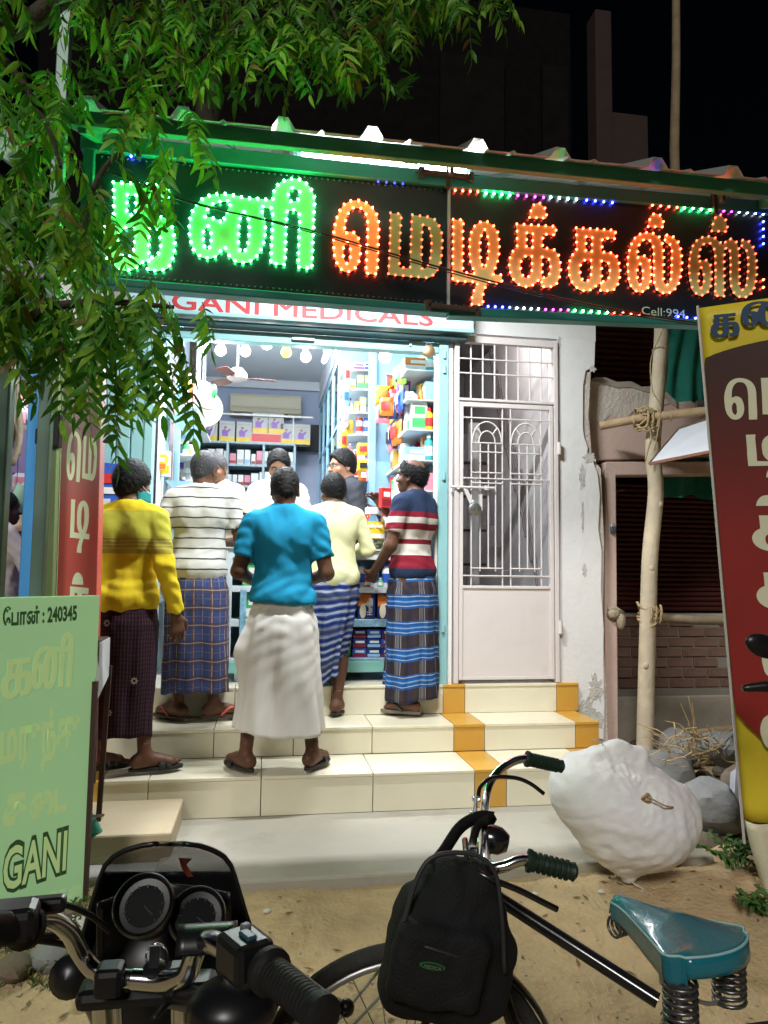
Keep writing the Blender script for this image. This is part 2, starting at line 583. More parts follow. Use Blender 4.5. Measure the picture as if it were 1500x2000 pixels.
m_rust = M('rusty_brown_metal', (.055, .033, .024), .65, .2, var=.25, scale=12, bump=.2)
m_white = M('white_gloss', (.78, .78, .76), .35, var=.03)
m_chrome = M('chrome', (.72, .73, .74), .16, 1.0, var=.04)
m_steel = M('dull_steel', (.40, .40, .40), .4, .8, var=.15)

# sand ground with a slope from the shop down to the road side
m_sand = M('sandy_earth', (.47, .35, .20), .95, var=.30, scale=5, bump=1.0, bscale=48, dirt=.8, dcol=(.27, .185, .095), dscale=5, spec=.15)
def gz(x, y):
    t = min(1, max(0, (3.15-y)/1.6)); t = t*t*(3-2*t)
    z = .092-.235*t
    b = .014*math.sin(3.1*x+1.7*math.sin(2.3*y)) + .010*math.sin(5.3*y+2.1*x) + .006*math.sin(11*x+4*y)
    return z + b*(1 if y < 3.1 else .6) - .02
mb = MB()
xs = np.concatenate([np.linspace(-40, -3, 14), np.linspace(-2.7, 3.8, 262), np.linspace(4.2, 40, 14)])
ys = np.concatenate([np.linspace(-30, .2, 12), np.linspace(.4, 6, 226), np.linspace(6.5, 60, 14)])
from mathutils import noise as mnoise
def lump(x, y):
    return .011*mnoise.noise((x*5, y*5, 1))+.007*mnoise.noise((x*14, y*14, 5))+.0045*mnoise.noise((x*33, y*33, 9))-.012*max(0, mnoise.noise((x*7.5, y*4.5, 3))-.25)
V = [(x, y, gz(x, y) + (lump(x, y)+RNG.normal()*.0012 if -2.7 < x < 3.8 and .4 < y < 6 else 0)) for y in ys for x in xs]
nx = len(xs)
F = [(j*nx+i, j*nx+i+1, (j+1)*nx+i+1, (j+1)*nx+i) for j in range(len(ys)-1) for i in range(nx-1)]
mb.add(V, F); mb.build('ground', m_sand, smooth=180, kind='structure')

# pebbles and scraps lying on the sand (nobody could count them)
mb = MB()
for i in range(900):
    x, y = RNG.uniform(-1.6, 3.2), RNG.uniform(1.3, 3.3)
    r = RNG.uniform(.0025, .008)*(1 if RNG.random() < .94 else 2.2)
    z = gz(x, y)
    mb.ball((x, y, z+r*.3), (r*RNG.uniform(.8, 1.6), r, r*.7), 6, 4, Matrix.Rotation(RNG.uniform(0, 6), 3, 'Z'))
mb.build('gravel', M('pebble', (.36, .31, .24), .9, var=.4, scale=30), smooth=50, kind='stuff')

# fallen neem leaflets and dark crumbs on the sand
mb = MB()
for i in range(420):
    x, y = RNG.uniform(-1.4, 3.0), RNG.uniform(1.2, 3.15); a = RNG.uniform(0, 6.3); L_ = RNG.uniform(.015, .045); z = gz(x, y)+lump(x, y)+.004
    d = np.array((math.cos(a), math.sin(a), RNG.uniform(-.1, .2))); e = np.array((-d[1], d[0], .1))*L_*.18; o = np.array((x, y, z))
    mb.add([o, o+d*L_*.5-e, o+d*L_+e*.5, o+d*L_*.5+e], [(0, 1, 2, 3)])
mb.build('leaf_litter', M('dead_leaf', (.16, .10, .04), .8, var=.5, scale=12), kind='stuff')

# concrete apron in front of the steps
mb = MB(); mb.box(-.42, 2.06, 3.20, 4.02, -.12, .118)
mb.build('pavement', m_conc, bevel=.012, kind='structure')
mb = MB(); mb.box(-1.6, -.36, 3.37, 4.0, -.2, .10)
mb.build('lower_pavement', M('pale_concrete', (.38, .37, .34), .8, var=.1, bump=.3, dirt=.3), bevel=.015, kind='structure')
mb = MB(); mb.box(-1.6, -.37, 3.50, 4.06, -.1, .222)
mb.build('raised_ledge', M('cream_concrete', (.46, .38, .25), .75, var=.1, scale=3, bump=.25, dirt=.4, dcol=(.36, .27, .16)), bevel=.01, kind='structure')
mb = MB(); mb.box(-1.7, -.60, 3.20, 3.36, -.25, .03)
mb.build('low_kerb', M('mossy_concrete', (.25, .18, .10), .95, var=.25, bump=.8, dirt=.6, dcol=(.10, .07, .03)), bevel=.02, kind='structure')

# three tiled steps: every riser and tread tile is a piece of its own
core = MB()
core.box(-1.15, 2.02, 4.02, 4.80, -.1, .300)
core.box(-1.15, 2.07, 4.43, 4.80, .295, .462)
core.box(-1.15, 2.09, 4.775, 4.90, .45, .648)
steps = core.build('entrance_steps', m_grout, kind='structure')
def tiles(y_front, z0, z1, depth, joints):
    """joints: x edges and tile kind"""
    g = .0022
    for (x0, x1, kind) in joints:
        mt = m_ochre if kind else m_cream
        dz = RNG.uniform(-.0012, .0012)
        b = MB(); b.box(x0+g, x1-g, y_front, y_front+.018, z0+g, z1-.018+dz*0)
        b.build('tile', mt, steps, bevel=.0015, bseg=1)
        b = MB(); b.box(x0+g, x1-g, y_front-.006, y_front+depth-g, z1-.0175, z1+dz)
        b.build('tile', mt, steps, bevel=.002, bseg=1)
tiles(4.00, .118, .322, .41, [(-1.15, -.90, 0), (-.90, -.78, 1), (-.78, -.545, 0), (-.545, .02, 0), (.02, .607, 0), (.607, 1.165, 0), (1.165, 1.345, 1), (1.345, 1.86, 0), (1.86, 2.03, 1)])
tiles(4.41, .322, .481, .355, [(-1.15, -.97, 0), (-.97, -.86, 1), (-.86, -.25, 0), (-.25, .20, 0), (.20, .66, 0), (.66, 1.155, 0), (1.155, 1.345, 1), (1.345, 1.925, 0), (1.925, 2.08, 1)])
tiles(4.755, .481, .666, .15, [(-1.15, -.75, 0), (-.75, -.15, 0), (-.15, .45, 0), (.45, 1.172, 0), (1.172, 1.318, 1), (1.318, 1.945, 0), (1.945, 2.10, 1)])

# ------------------------------------------------------------------ the shop building
shop = thing('shop_building', 'white plastered medical shop with teal shopfront and lit blue interior', 'building', (.3, 4.8, 0))
def bx(name, mat, x0, x1, y0, y1, z0, z1, parent=None, bevel=0.0, **k):
    b = MB(); b.box(x0, x1, y0, y1, z0, z1)
    return b.build(name, mat, parent, bevel=bevel, **k)
bx('shop_floor', M('floor_tile', (.5, .47, .42), .35, var=.08), -.76, 1.20, 4.90, 8.6, .55, .664, shop)
bx('ceiling', m_ceil, -.80, 1.30, 4.79, 8.65, 3.56, 3.66, shop)
bx('back_wall', M('lilac_wall', (.46, .53, .72), .7, var=.04), -.80, 1.30, 8.5, 8.62, .6, 3.56, shop)
bx('left_wall', m_pale, -.86, -.74, 4.97, 8.5, .6, 3.56, shop)
bx('right_wall', m_blue, 1.17, 1.245, 4.97, 8.5, .6, 3.56, shop)
bx('cornice', m_ceil, -.74, .60, 8.42, 8.5, 3.46, 3.56, shop)
# front wall above the opening and round the stair gate
bx('front_wall', m_plaster, -1.05, 2.27, 4.80, 4.96, 3.02, 4.0, shop)
bx('gate_pier', m_plaster, 1.205, 1.235, 4.785, 4.96, .66, 3.02, shop)
# right pier: white plaster with a broken, ragged right edge
edge = [(1.985, .64), (2.10, .64), (2.11, .38), (2.19, .30), (2.29, .28), (2.30, .50), (2.295, .80), (2.30, 1.02), (2.285, 1.28), (2.292, 1.55), (2.27, 1.70), (2.285, 1.93), (2.27, 2.08), (2.235, 2.17), (2.19, 2.20), (2.20, 2.26), (2.175, 2.33), (2.165, 2.40), (2.17, 2.70), (2.19, 2.80), (2.255, 2.84), (2.262, 3.02), (1.985, 3.02)]
mb = MB(); mb.prism(edge, (0, 4.785, 0), (1, 0, 0), (0, 0, 1), (0, .20, 0)); mb.build('pier', m_plaster, shop, bevel=.006)
mb = MB(); mb.prism([(2.09, .0), (2.33, .0), (2.325, .55), (2.30, 1.0), (2.318, 1.6), (2.30, 2.12), (2.235, 2.20), (2.215, 2.5), (2.235, 2.8), (2.09, 2.8)], (0, 4.80, 0), (1, 0, 0), (0, 0, 1), (0, .22, 0))
mb.build('pier_core', m_rough, shop, bevel=.006)
b = MB()
for (x, z, rx, rz) in ((2.19, .42, .085, .13), (2.23, .62, .05, .10), (2.205, 2.19, .05, .035), (2.15, 2.06, .022, .09), (2.16, 1.42, .016, .05), (2.15, 1.78, .01, .10), (2.235, 2.815, .03, .02), (1.99, 2.985, .012, .05)):
    pts = [(x+rx*math.cos(t)*w_, z+rz*math.sin(t)*w_) for t in np.linspace(0, 2*pi, 31)[:-1] for w_ in (RNG.uniform(.55, 1.25),)]
    b.prism([p for p in pts], (0, 4.785, 0), (1, 0, 0), (0, 0, 1), (0, -.003, 0))
b.build('bare_patch', M('bare_mortar', (.52, .50, .46), .95, var=.2, scale=16, bump=.8, dirt=.5), shop, kind='stuff')
# teal shopfront: jambs, head, ledge, shutter box
b = MB(); b.box(1.135, 1.20, 4.76, 4.86, .60, 3.03); b.build('jamb', m_teal, shop, bevel=.006)
b = MB(); b.box(1.118, 1.136, 4.79, 4.84, .64, 2.86); b.build('door_channel', M('cream_paint', (.72, .68, .60), .5, dirt=.5, dcol=(.2, .13, .09), dscale=9), shop, bevel=.003)
b = MB()
for x in (-1.00, -.915, -.83): b.box(x, x+.078, 4.77, 4.83, .66, 2.98)
b.build('folded_shutter', m_teal, shop, bevel=.006)
bx('jamb', m_teal, -.752, -.70, 4.76, 4.85, .64, 3.0, shop, bevel=.005)
bx('door_head', m_teal, -.70, 1.135, 4.78, 4.86, 2.862, 2.934, shop, bevel=.006)
b = MB(); b.box(.15, .30, 4.755, 4.78, 2.885, 2.905); b.build('pull_handle', m_steel, shop, bevel=.005)
b = MB(); b.box(-.80, 1.32, 4.70, 4.80, 2.936, 2.966)
b.build('shutter_box', M('dark_teal_metal', (.06, .11, .12), .4, .3), shop, bevel=.012)
b = MB(); b.tube([(.93, 4.77, 2.925), (1.02, 4.77, 2.925)], .006, 6); b.box(.93, .945, 4.765, 4.78, 2.895, 2.93); b.build('bolt', m_steel, shop)
for z in (2.82, 2.72, 2.0, 1.0):
    b = MB(); b.lathe((1.17, 4.755, z), [(.012, 0), (.012, .05)], 8); b.build('hinge', m_teal, shop, smooth=40)
# fascia board with painted red name
fas = thing('fascia_board', 'pale blue painted fascia board with red capital letters under the LED sign', 'sign', (.3, 4.66, 3.0))
bx('board', M('pale_cyan_paint', (.42, .62, .66), .55, var=.05, dirt=.15, dcol=(.3, .4, .42)), -.86, 1.345, 4.66, 4.78, 2.985, 3.235, fas, bevel=.006)
b = MB(); b.box(-.86, 1.345, 4.645, 4.66, 2.972, 2.996); b.build('lower_rail', m_teal, fas, bevel=.005)
for k, (dx, dz) in enumerate(((0, 0), (.006, 0), (0, .005), (.006, .005), (.003, .0025))): text_mesh('GANI MEDICALS', .150, M('red_paint', (.50, .045, .05), .55), (-.60+dx, 4.66, 3.002+dz), (1, 0, 0), (0, 0, 1), fas, fit=1.66, depth=.001+.0004*k)

# padlock hanging from the bolt under the head
def padlock(x, y, z, mat, label, s=1.0):
    t = thing('padlock', label, 'padlock', (x, y, z))
    b = MB()
    if s > 1: b.lathe((x, y-.012*s, z+.028*s), [(.02*s, 0), (.03*s, .004*s), (.03*s, .02*s), (.02*s, .024*s)], 18, (0, 1, 0))
    else: b.obox((x, y, z+.022), (.040, .018, .045))
    b.build('lock_body', mat, t, smooth=40, bevel=0 if s > 1 else .005)
    a = np.linspace(0, pi, 9)
    b = MB(); b.tube([(x+.016*s*math.cos(q), y, z+(.05+.020*math.sin(q))*s) for q in a], .004*s, 6); b.build('shackle', m_steel, t, smooth=60)
    return t
padlock(1.058, 4.745, 2.822, M('brass', (.50, .30, .16), .35, .8), 'round brass padlock hanging from the teal door head', 1.35)

# ------------------------------------------------------------------ barred stair gate
m_gate = M('pinkish_white_enamel', (.66, .60, .58), .4, var=.03, bump=.03, dirt=.35, dcol=(.46, .38, .32), dscale=3)
gate = thing('stair_gate', 'pinkish white steel gate with arched bars and solid lower panel', 'gate', (1.61, 4.78, .67))
gx0, gx1 = 1.245, 1.972
def gb(name, x0, x1, z0, z1, y0=4.765, y1=4.80, bevel=.003):
    return bx(name, m_gate, x0, x1, y0, y1, z0, z1, gate, bevel=bevel)
gb('outer_frame_stile', gx0, gx0+.030, .668, 2.992, 4.76, 4.81); gb('outer_frame_stile', gx1-.028, gx1, .668, 2.992, 4.76, 4.81)
gb('outer_frame_rail', gx0+.030, gx1-.028, 2.945, 2.992, 4.762, 4.808); gb('outer_frame_rail', gx0+.030, gx1-.028, 2.545, 2.562, 4.762, 4.808)
for i in range(7):
    x = gx0+.03 + (gx1-gx0-.058)*(i+1)/8
    gb('bar', x-.005, x+.005, 2.562, 2.945, 4.775, 4.787)
for z in (2.735, 2.835): gb('bar', gx0+.03, gx1-.028, z-.005, z+.005, 4.769, 4.778)
L, R_ = gx0+.034, gx1-.034
gb('door_stile', L, L+.026, .69, 2.535); gb('door_stile', R_-.026, R_, .69, 2.535)
gb('door_rail', L+.026, R_-.026, 2.505, 2.535, 4.767, 4.798); gb('door_rail', L+.026, R_-.026, 1.285, 1.305, 4.767, 4.798); gb('door_rail', L+.026, R_-.026, .69, .712, 4.767, 4.798)
gb('lower_panel', L+.026, R_-.026, .712, 1.285, 4.776, 4.79, bevel=.002)
xa, xb = L+.026, R_-.026
W = xb-xa
cx = [xa+W*.275, xa+W*.725]
for c in cx:
    for dx in (-.108, .108): gb('bar', c+dx-.0045, c+dx+.0045, 1.305, 2.505, 4.774, 4.786)
    for dx in (-.047, .010, .060): gb('bar', c+dx-.0045, c+dx+.0045, 1.40 if dx != .01 else 1.42, 2.262, 4.7735, 4.7855)
    for z in (1.42, 1.365, 1.99, 2.06, 2.20, 2.262): gb('bar', c-.108, c+.108, z-.0045, z+.0045, 4.7705, 4.7775)
    b = MB(); q = np.linspace(0, pi, 15)
    b.tube([(c+.102*math.cos(t), 4.779, 2.272+.135*math.sin(t)) for t in q], .0055, 6)
    b.build('arch_bar', m_gate, gate, smooth=60)
    b = MB(); b.tube([(c+.056*math.cos(t), 4.779, 2.268+.075*math.sin(t)) for t in q], .0055, 6)
    for t in (.8, 2.34): b.tube([(c+.056*math.cos(t), 4.779, 2.268+.075*math.sin(t)), (c+.102*math.cos(t), 4.779, 2.272+.135*math.sin(t))], .005, 6)
    b.build('arch_bar', m_gate, gate, smooth=60)
for z in (2.43, 2.02, 1.37): gb('bar', xa, xb, z-.0045, z+.0045, 4.7665, 4.7725)
for z in (2.20, .99):
    b = MB(); b.lathe((gx1+.004, 4.755, z), [(.013, 0), (.013, .085)], 10); b.build('hinge', m_gate, gate, smooth=40)
b = MB(); b.tube([(gx0-.03, 4.752, 1.955), (gx0+.27, 4.752, 1.955)], .0085, 8); b.box(gx0+.01, gx0+.03, 4.745, 4.765, 1.94, 1.97); b.box(gx0+.20, gx0+.22, 4.745, 4.765, 1.94, 1.97)
b.build('latch_bolt', m_gate, gate, smooth=40)
b = MB(); b.prism([(0, 0), (.03, -.01), (.075, -.10), (.105, -.10), (.105, -.135), (.06, -.14), (.02, -.05)], (gx0+.055, 4.747, 1.95), (1, 0, 0), (0, 0, 1), (0, .006, 0)); b.box(gx0+.165, gx0+.185, 4.745, 4.765, 1.80, 1.91); b.build('hasp', m_gate, gate)
padlock(gx0+.128, 4.728, 1.765, M('bright_steel', (.62, .63, .62), .25, .9), 'round steel padlock on the barred gate latch', 1.45)

# stair well behind the gate
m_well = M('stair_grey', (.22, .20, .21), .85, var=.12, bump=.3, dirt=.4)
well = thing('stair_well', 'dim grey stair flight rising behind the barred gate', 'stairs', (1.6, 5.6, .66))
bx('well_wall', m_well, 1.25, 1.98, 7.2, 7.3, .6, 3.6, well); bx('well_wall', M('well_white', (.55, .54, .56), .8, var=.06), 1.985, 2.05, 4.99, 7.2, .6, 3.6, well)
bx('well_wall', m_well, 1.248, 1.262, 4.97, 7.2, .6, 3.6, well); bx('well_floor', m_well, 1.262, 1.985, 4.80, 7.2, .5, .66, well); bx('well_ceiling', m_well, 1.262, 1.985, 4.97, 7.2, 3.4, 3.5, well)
for i in range(11):
    y = 5.35+.16*i
    b = MB(); b.box(1.50, 1.984, y, y+.19, .66+.19*i, .66+.19*(i+1)); b.build('stair', M('stair_slate', (.30, .29, .31), .7, var=.1), well, bevel=.008)
for i in range(9):
    b = MB(); b.bar((1.972, 5.05+.12*i, 1.1+.19*i), (1.972, 5.5+.12*i, 2.2+.19*i), .012, .02); b.build('rib', m_well, well)
b = MB(); b.tube([(1.53, 5.3, .7), (1.53, 5.3, 2.5)], .045, 10); b.build('post', M('off_white', (.5, .5, .5), .7), well, smooth=40)
for i in range(6):
    b = MB(); b.bar((1.45, 5.28, .95+.25*i), (1.62, 5.28, .95+.25*i), .02, .02); b.build('rung', m_rust, well)

# rear of the place, night darkness put into its colours: dark walls, pale column, palm-like pole
rear = thing('rear_house', 'dark unlit house behind the awning with a pale narrow column', 'building', (2.5, 9.5, 0))
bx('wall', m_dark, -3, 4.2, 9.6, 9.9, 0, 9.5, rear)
bx('column', M('unlit_plaster', (.040, .029, .026), .9, spec=.05, var=.1, bump=.3), *(P(1165, 200, Y=9.2)[0], P(1197, 200, Y=9.2)[0]), 9.2, 9.5, 3, 9.3, rear, bevel=.02)  # plaster colour darkened to look unlit
bx('parapet', M('unlit_plaster'), P(1199, 250, Y=9.2)[0], P(1270, 250, Y=9.2)[0], 9.25, 9.55, 3, P(1230, 217, Y=9.2)[2], rear, bevel=.02)
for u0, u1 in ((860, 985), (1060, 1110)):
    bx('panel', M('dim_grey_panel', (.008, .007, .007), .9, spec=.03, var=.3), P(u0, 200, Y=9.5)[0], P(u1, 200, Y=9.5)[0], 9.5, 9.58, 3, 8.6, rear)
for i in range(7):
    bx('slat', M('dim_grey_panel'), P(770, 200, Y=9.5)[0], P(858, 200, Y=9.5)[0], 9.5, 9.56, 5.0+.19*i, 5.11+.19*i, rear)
p0, p1 = P(1317, 290, Y=8.6), P(1322, -40, Y=8.6)
b = MB(); b.tube([(p0[0], 8.6, 0), p0, (p0[0]+.05, 8.6, (p0[2]+p1[2])/2), p1+np.array((0, 0, .6))], [.07, .062, .055, .05], 9)
tag(b.build('wooden_pole', M('bark_brown', (.20, .15, .09), .9, var=.3, bump=.7), smooth=60), 'thin bare trunk standing far back beside the pale column', 'pole')
# ================================================================== AWNING
m_green = M('green_beam_paint', (.03, .20, .11), .5, var=.1, dirt=.3, dcol=(.02, .08, .05))
m_sheet = M('galvanised_sheet', (.44, .44, .43), .42, .55, var=.06, bump=.05, dirt=.3, dcol=(.35, .33, .30))
awn = thing('awning', 'corrugated metal awning on green beams over the shop front', 'awning', (.9, 4.0, 3.3))
SL = .45
def roofz(y): return 3.275 + SL*(y-3.08)
def sheet(x0, x1, lift):
    per, top, slope = .385, .075, .035
    prof = []
    x = x0
    prof.append((x0, 0))
    n = int((x1-x0)/per)
    for i in range(n):
        b0 = x0 + per*(i+.62)
        prof += [(b0-.050, 0), (b0-.020, .050), (b0+.020, .050), (b0+.050, 0), (b0+.15, 0), (b0+.165, .012), (b0+.18, 0)]
    prof.append((x1, 0))
    V = []; F = []
    for j, y in enumerate((3.05, 4.84)):
        for (px, pz) in prof: V.append((px, y, roofz(y)+pz+lift))
    m = len(prof)
    for i in range(m-1): F.append((i, i+1, m+i+1, m+i))
    b = MB(); b.add(V, F)
    b.build('roof_sheet', m_sheet, awn, thick=.0016)
for i, (a, c) in enumerate(((-1.0, -.15), (-.20, .72), (.66, 1.58), (1.52, 2.44), (2.38, 3.3))): sheet(a, c, .0025*(i % 2))
for y, h in ((3.16, .066), (4.02, .06), (4.74, .06)):
    b = MB(); b.box(-.98, 3.3, y-.02, y+.02, roofz(y)-.007-h, roofz(y)-.007); b.build('beam', m_green, awn, bevel=.004)
for x in (-.80, 2.6):
    b = MB(); b.bar((x, 3.16, roofz(3.16)-.07), (x, 4.80, roofz(4.80)-.07), .035, .05); b.build('rafter', m_green, awn, bevel=.004)
for x in (-.62, .865, 2.32):
    b = MB(); b.bar((x, 3.47, 3.30), (x, 3.47, roofz(3.47)-.01), .02, .03); b.bar((x-.0, 3.40, roofz(3.4)-.03), (x, 3.40, 3.33), .02, .03); b.build('hanger_strap', m_rust, awn)

# fluorescent tube slung under the awning
tl = thing('tube_light', 'long lit fluorescent tube under the awning behind the LED sign', 'tube light', (.6, 3.6, 3.44))
b = MB(); b.tube([(.14, 3.60, 3.478), (.99, 3.60, 3.478)], .0135, 12); b.build('tube', EM('tube_glow', (.93, .97, 1.0), 26), tl, smooth=60)
b = MB(); b.box(0.10, 1.03, 3.615, 3.65, 3.487, 3.508); b.build('batten', m_white, tl, bevel=.003)
for x in (.115, .992):
    b = MB(); b.box(x, x+.025, 3.585, 3.625, 3.455, 3.50); b.build('end_cap', m_white, tl, bevel=.004)
# switch box on the awning
p = P(1290, 348, Y=3.62)
sb = thing('switch_box', 'pale green electrical switch box fixed under the awning', 'switch box', (p[0], 3.62, p[2]))
b = MB(); b.box(p[0]-.125, p[0]+.125, 3.60, 3.65, p[2]-.03, p[2]+.045); b.build('box', M('pale_green_plastic', (.50, .56, .34), .45), sb, bevel=.006)
for dx in (-.09, -.02, .05):
    b = MB(); b.box(p[0]+dx, p[0]+dx+.022, 3.592, 3.601, p[2]-.005, p[2]+.025); b.build('switch', m_black, sb)
b = MB(); b.box(p[0]-.10, p[0]+.10, 3.594, 3.60, p[2]-.022, p[2]-.017); b.build('groove', m_black, sb)

# ================================================================== LED SIGN
YS = 3.50
m_panel = M('black_sign_sheet', (.010, .016, .020), .30, var=.15, spec=.5, bump=.03, bscale=20, dirt=.25, dcol=(.03, .035, .04), dscale=3)
m_frame = M('teal_sign_frame', (.03, .20, .17), .38, .2, var=.1)
m_face = M('cream_letter_sheet', (.46, .66, .26), .45, var=.05)
sign = thing('led_sign', 'long black shop sign with glowing LED Tamil letters in a teal frame', 'sign', (.9, 3.5, 2.68))
def SP(u, v, y=YS): return P(u, v, Y=y)
# panel outline in world coordinates (left and right sheet)
bl, tl_, tm, bm, tr, br = SP(178, 541, 3.5), SP(185, 300, 3.5), SP(875, 370, 3.5), SP(875, 600, 3.5), SP(1560, 427, 3.5), SP(1560, 636, 3.5)
def quad_plate(name, pts, mat, y0, y1, parent, bevel=0):
    b = MB(); b.prism([(q[0], q[2]) for q in pts], (0, y0, 0), (1, 0, 0), (0, 0, 1), (0, y1-y0, 0))
    return b.build(name, mat, parent, bevel=bevel)
sh = np.array((.003, 0, 0))
quad_plate('panel', [bl, bm-sh, tm-sh, tl_], m_panel, YS, YS+.03, sign)
quad_plate('panel', [bm+sh, br, tr, tm+sh], m_panel, YS, YS+.03, sign)
z_ = np.array((0, 0, 1.))
quad_plate('frame_rail', [tl_+.002*z_-.06*np.array((1, 0, 0)), tm+.002*z_, tm+.074*z_, tl_+.086*z_-.06*np.array((1, 0, 0))], m_frame, YS-.03, YS+.05, sign, .006)
quad_plate('frame_rail', [tm+.002*z_, tr+.002*z_, tr+.072*z_, tm+.072*z_], m_frame, YS-.025, YS+.05, sign, .006)
quad_plate('frame_rail', [bl-.042*z_-.06*np.array((1, 0, 0)), bm-.040*z_, bm-.002*z_, bl-.002*z_-.06*np.array((1, 0, 0))], m_frame, YS-.03, YS+.05, sign, .006)
quad_plate('frame_rail', [bm-.05*z_, br-.03*z_, br-.002*z_, bm-.002*z_], m_frame, YS-.025, YS+.05, sign, .006)
b = MB(); b.box(bl[0]-.055, bl[0]-.003, YS-.028, YS+.048, bl[2]-.01, tl_[2]+.005); b.build('frame_stile', m_frame, sign, bevel=.006)
b = MB(); b.box(bm[0]-.007, bm[0]+.007, YS-.012, YS-.001, bm[2], tm[2]); b.build('seam_strip', M('pale_strip', (.5, .5, .48), .4, .4), sign)
for (u, v) in ((845, 338), (858, 598)):
    a, c = SP(u-22, v-2, YS-.045), SP(u+75, v+8, YS-.045)
    b = MB(); b.bar(a, c, .02, .022); b.obox(a, (.03, .02, .05)); b.obox(c, (.025, .02, .045)); b.build('clamp', m_rust, sign, bevel=.003)
# rivets along the rails
b = MB()
for t in np.linspace(.02, .98, 58):
    q = tl_*(1-t)+tm*t; b.ball((q[0], YS-.004, q[2]-.012), .0055, 6, 4)
    q = bl*(1-t)+bm*t; b.ball((q[0], YS-.004, q[2]+.018), .0045, 6, 4)
for t in np.linspace(.02, .98, 46):
    q = bm*(1-t)+br*t
    if not .2 < t < .5: b.ball((q[0], YS-.004, q[2]+.014), .004, 6, 4)
b.build('unlit_bulbs', M('grey_bulb', (.10, .12, .12), .3), sign, smooth=60, kind='stuff')

C_ = 'c'
KA = [(145,295,1),(625,325,1),(620,430,1),(465,420,1),(458,590,1),(530,592),(615,615),(655,680),(675,770),(680,855),(663,950),(618,1038),(535,1062),(440,1058,1),(450,965,1),(405,985),(350,1035),(280,1060),(208,1052),(135,1008),(85,940),(60,865),(52,780),(65,700),(97,628),(148,575,1),(148,480),(148,390)]
KAH = [[(268,405,1),(340,408,1),(335,580,1),(262,575,1)], [(250,690),(325,682,1),(330,750),(328,840),(312,910),(257,952),(205,900),(193,815),(203,735)], [(455,700,1),(530,715),(552,795),(548,880),(515,940),(452,950,1),(455,870),(455,780)]]
NI = [(55,580),(65,495),(90,415),(135,340),(210,275),(300,238),(390,228),(480,232),(575,250),(660,272),(740,275),(820,282),(890,290),(960,292,1),(968,215),(1000,145),(1070,90),(1150,65),(1240,70),(1310,105),(1375,175),(1410,265),(1412,350),(1405,450),(1400,620),(1392,800),(1388,940),(1380,1040,1),(1230,1020,1),(1235,850),(1245,600),(1250,480),(1225,408,1),(1118,400,1),(1112,485),(1102,660),(1100,820),(1090,995,1),(935,980,1),(942,800),(950,620),(955,465),(958,385,1),(890,375),(830,365,1),(850,435),(875,520),(882,610),(875,690),(858,775),(828,845),(780,912),(700,965),(612,972),(525,940),(470,870),(442,800,1),(398,850),(355,900),(295,922),(230,920),(155,892),(100,832),(70,740),(57,660)]
NIH = [[(260,580),(290,650),(290,715),(288,782),(248,832),(215,775),(210,705),(213,630)], [(230,475,1),(245,420),(300,350),(375,318),(460,305),(515,318,1),(478,388),(445,462),(415,545,1),(370,510),(305,488)], [(650,425),(690,490),(700,570),(700,650),(692,730),(680,805),(632,868),(592,808),(590,730),(592,648),(597,568),(612,478)], [(1170,165),(1245,195),(1245,250),(1222,312,1),(1130,303,1),(1130,225)]]
SE = [(125,545),(128,455),(142,365),(170,270),(205,188),(262,120),(360,82),(470,95),(570,155),(628,242),(655,350),(655,470),(650,575),(645,765),(640,860),(630,945,1),(500,935,1),(505,845),(508,755),(513,665),(517,570),(522,480),(523,385),(513,275),(468,188),(372,165),(305,222),(272,300),(258,398),(252,470,1),(328,445),(405,495),(435,600),(440,705),(420,805),(370,885),(288,918),(210,885),(160,808),(135,725),(127,635)]
SEH = [[(290,565),(320,635),(318,705),(317,770),(285,822),(247,765),(240,690),(247,622)]]
MA = [(790,230,1),(920,240,1),(915,330),(905,500),(900,670),(895,862,1),(1020,875,1),(1025,675),(1030,500),(1040,250,1),(1125,262),(1210,272),(1300,298),(1355,370),(1388,455),(1398,540),(1395,620),(1390,710),(1380,798),(1350,880),(1300,950),(1215,988),(1125,980),(1040,975),(945,965),(858,957),(765,948,1),(770,860),(778,690),(785,510),(788,330)]
MAH = [[(1170,370,1),(1232,392),(1260,485),(1268,575),(1265,660),(1258,738),(1240,808),(1210,868),(1150,880,1),(1155,795),(1157,625),(1162,455)]]
TI = [(85,255,1),(215,262,1),(205,370),(207,600),(205,805),(205,895,1),(290,908),(365,912,1),(315,830),(290,740),(285,635),(285,535),(300,435),(340,345),(415,288),(512,285),(590,345),(632,420),(642,500),(648,575),(645,660),(630,755),(600,845),(570,922,1),(680,930,1),(680,1030,1),(595,1030),(505,1022,1),(470,1100),(450,1175),(450,1300,1),(305,1290,1),(320,1180),(350,1100),(388,1020,1),(280,1015),(185,1010),(80,1005,1),(80,740),(85,535)]
TIH = [[(472,380),(510,490),(515,590),(512,688),(495,770),(462,852),(428,768),(415,672),(415,575),(425,470)]]
LA = [(770,740),(775,655),(792,572),(818,490),(857,424),(912,377),(985,352),(1072,357),(1142,393),(1180,447),(1202,517),(1210,603),(1212,690),(1210,780),(1212,865),(1213,940),(1252,988),(1292,935),(1302,855),(1305,762),(1307,678),(1310,590),(1298,510),(1228,460,1),(1222,382,1),(1305,393),(1380,455),(1417,552),(1430,657),(1432,757),(1422,848),(1405,935),(1370,1010),(1305,1075),(1222,1092),(1148,1062),(1105,998),(1090,912),(1092,830),(1092,748),(1088,665),(1088,580),(1072,492),(1022,437),(958,445),(912,503),(895,578),(890,660,1),(938,632),(1005,648),(1045,705),(1055,780),(1060,855),(1055,930),(1035,998),(988,1055),(915,1078),(848,1045),(800,978),(783,905),(775,820)]
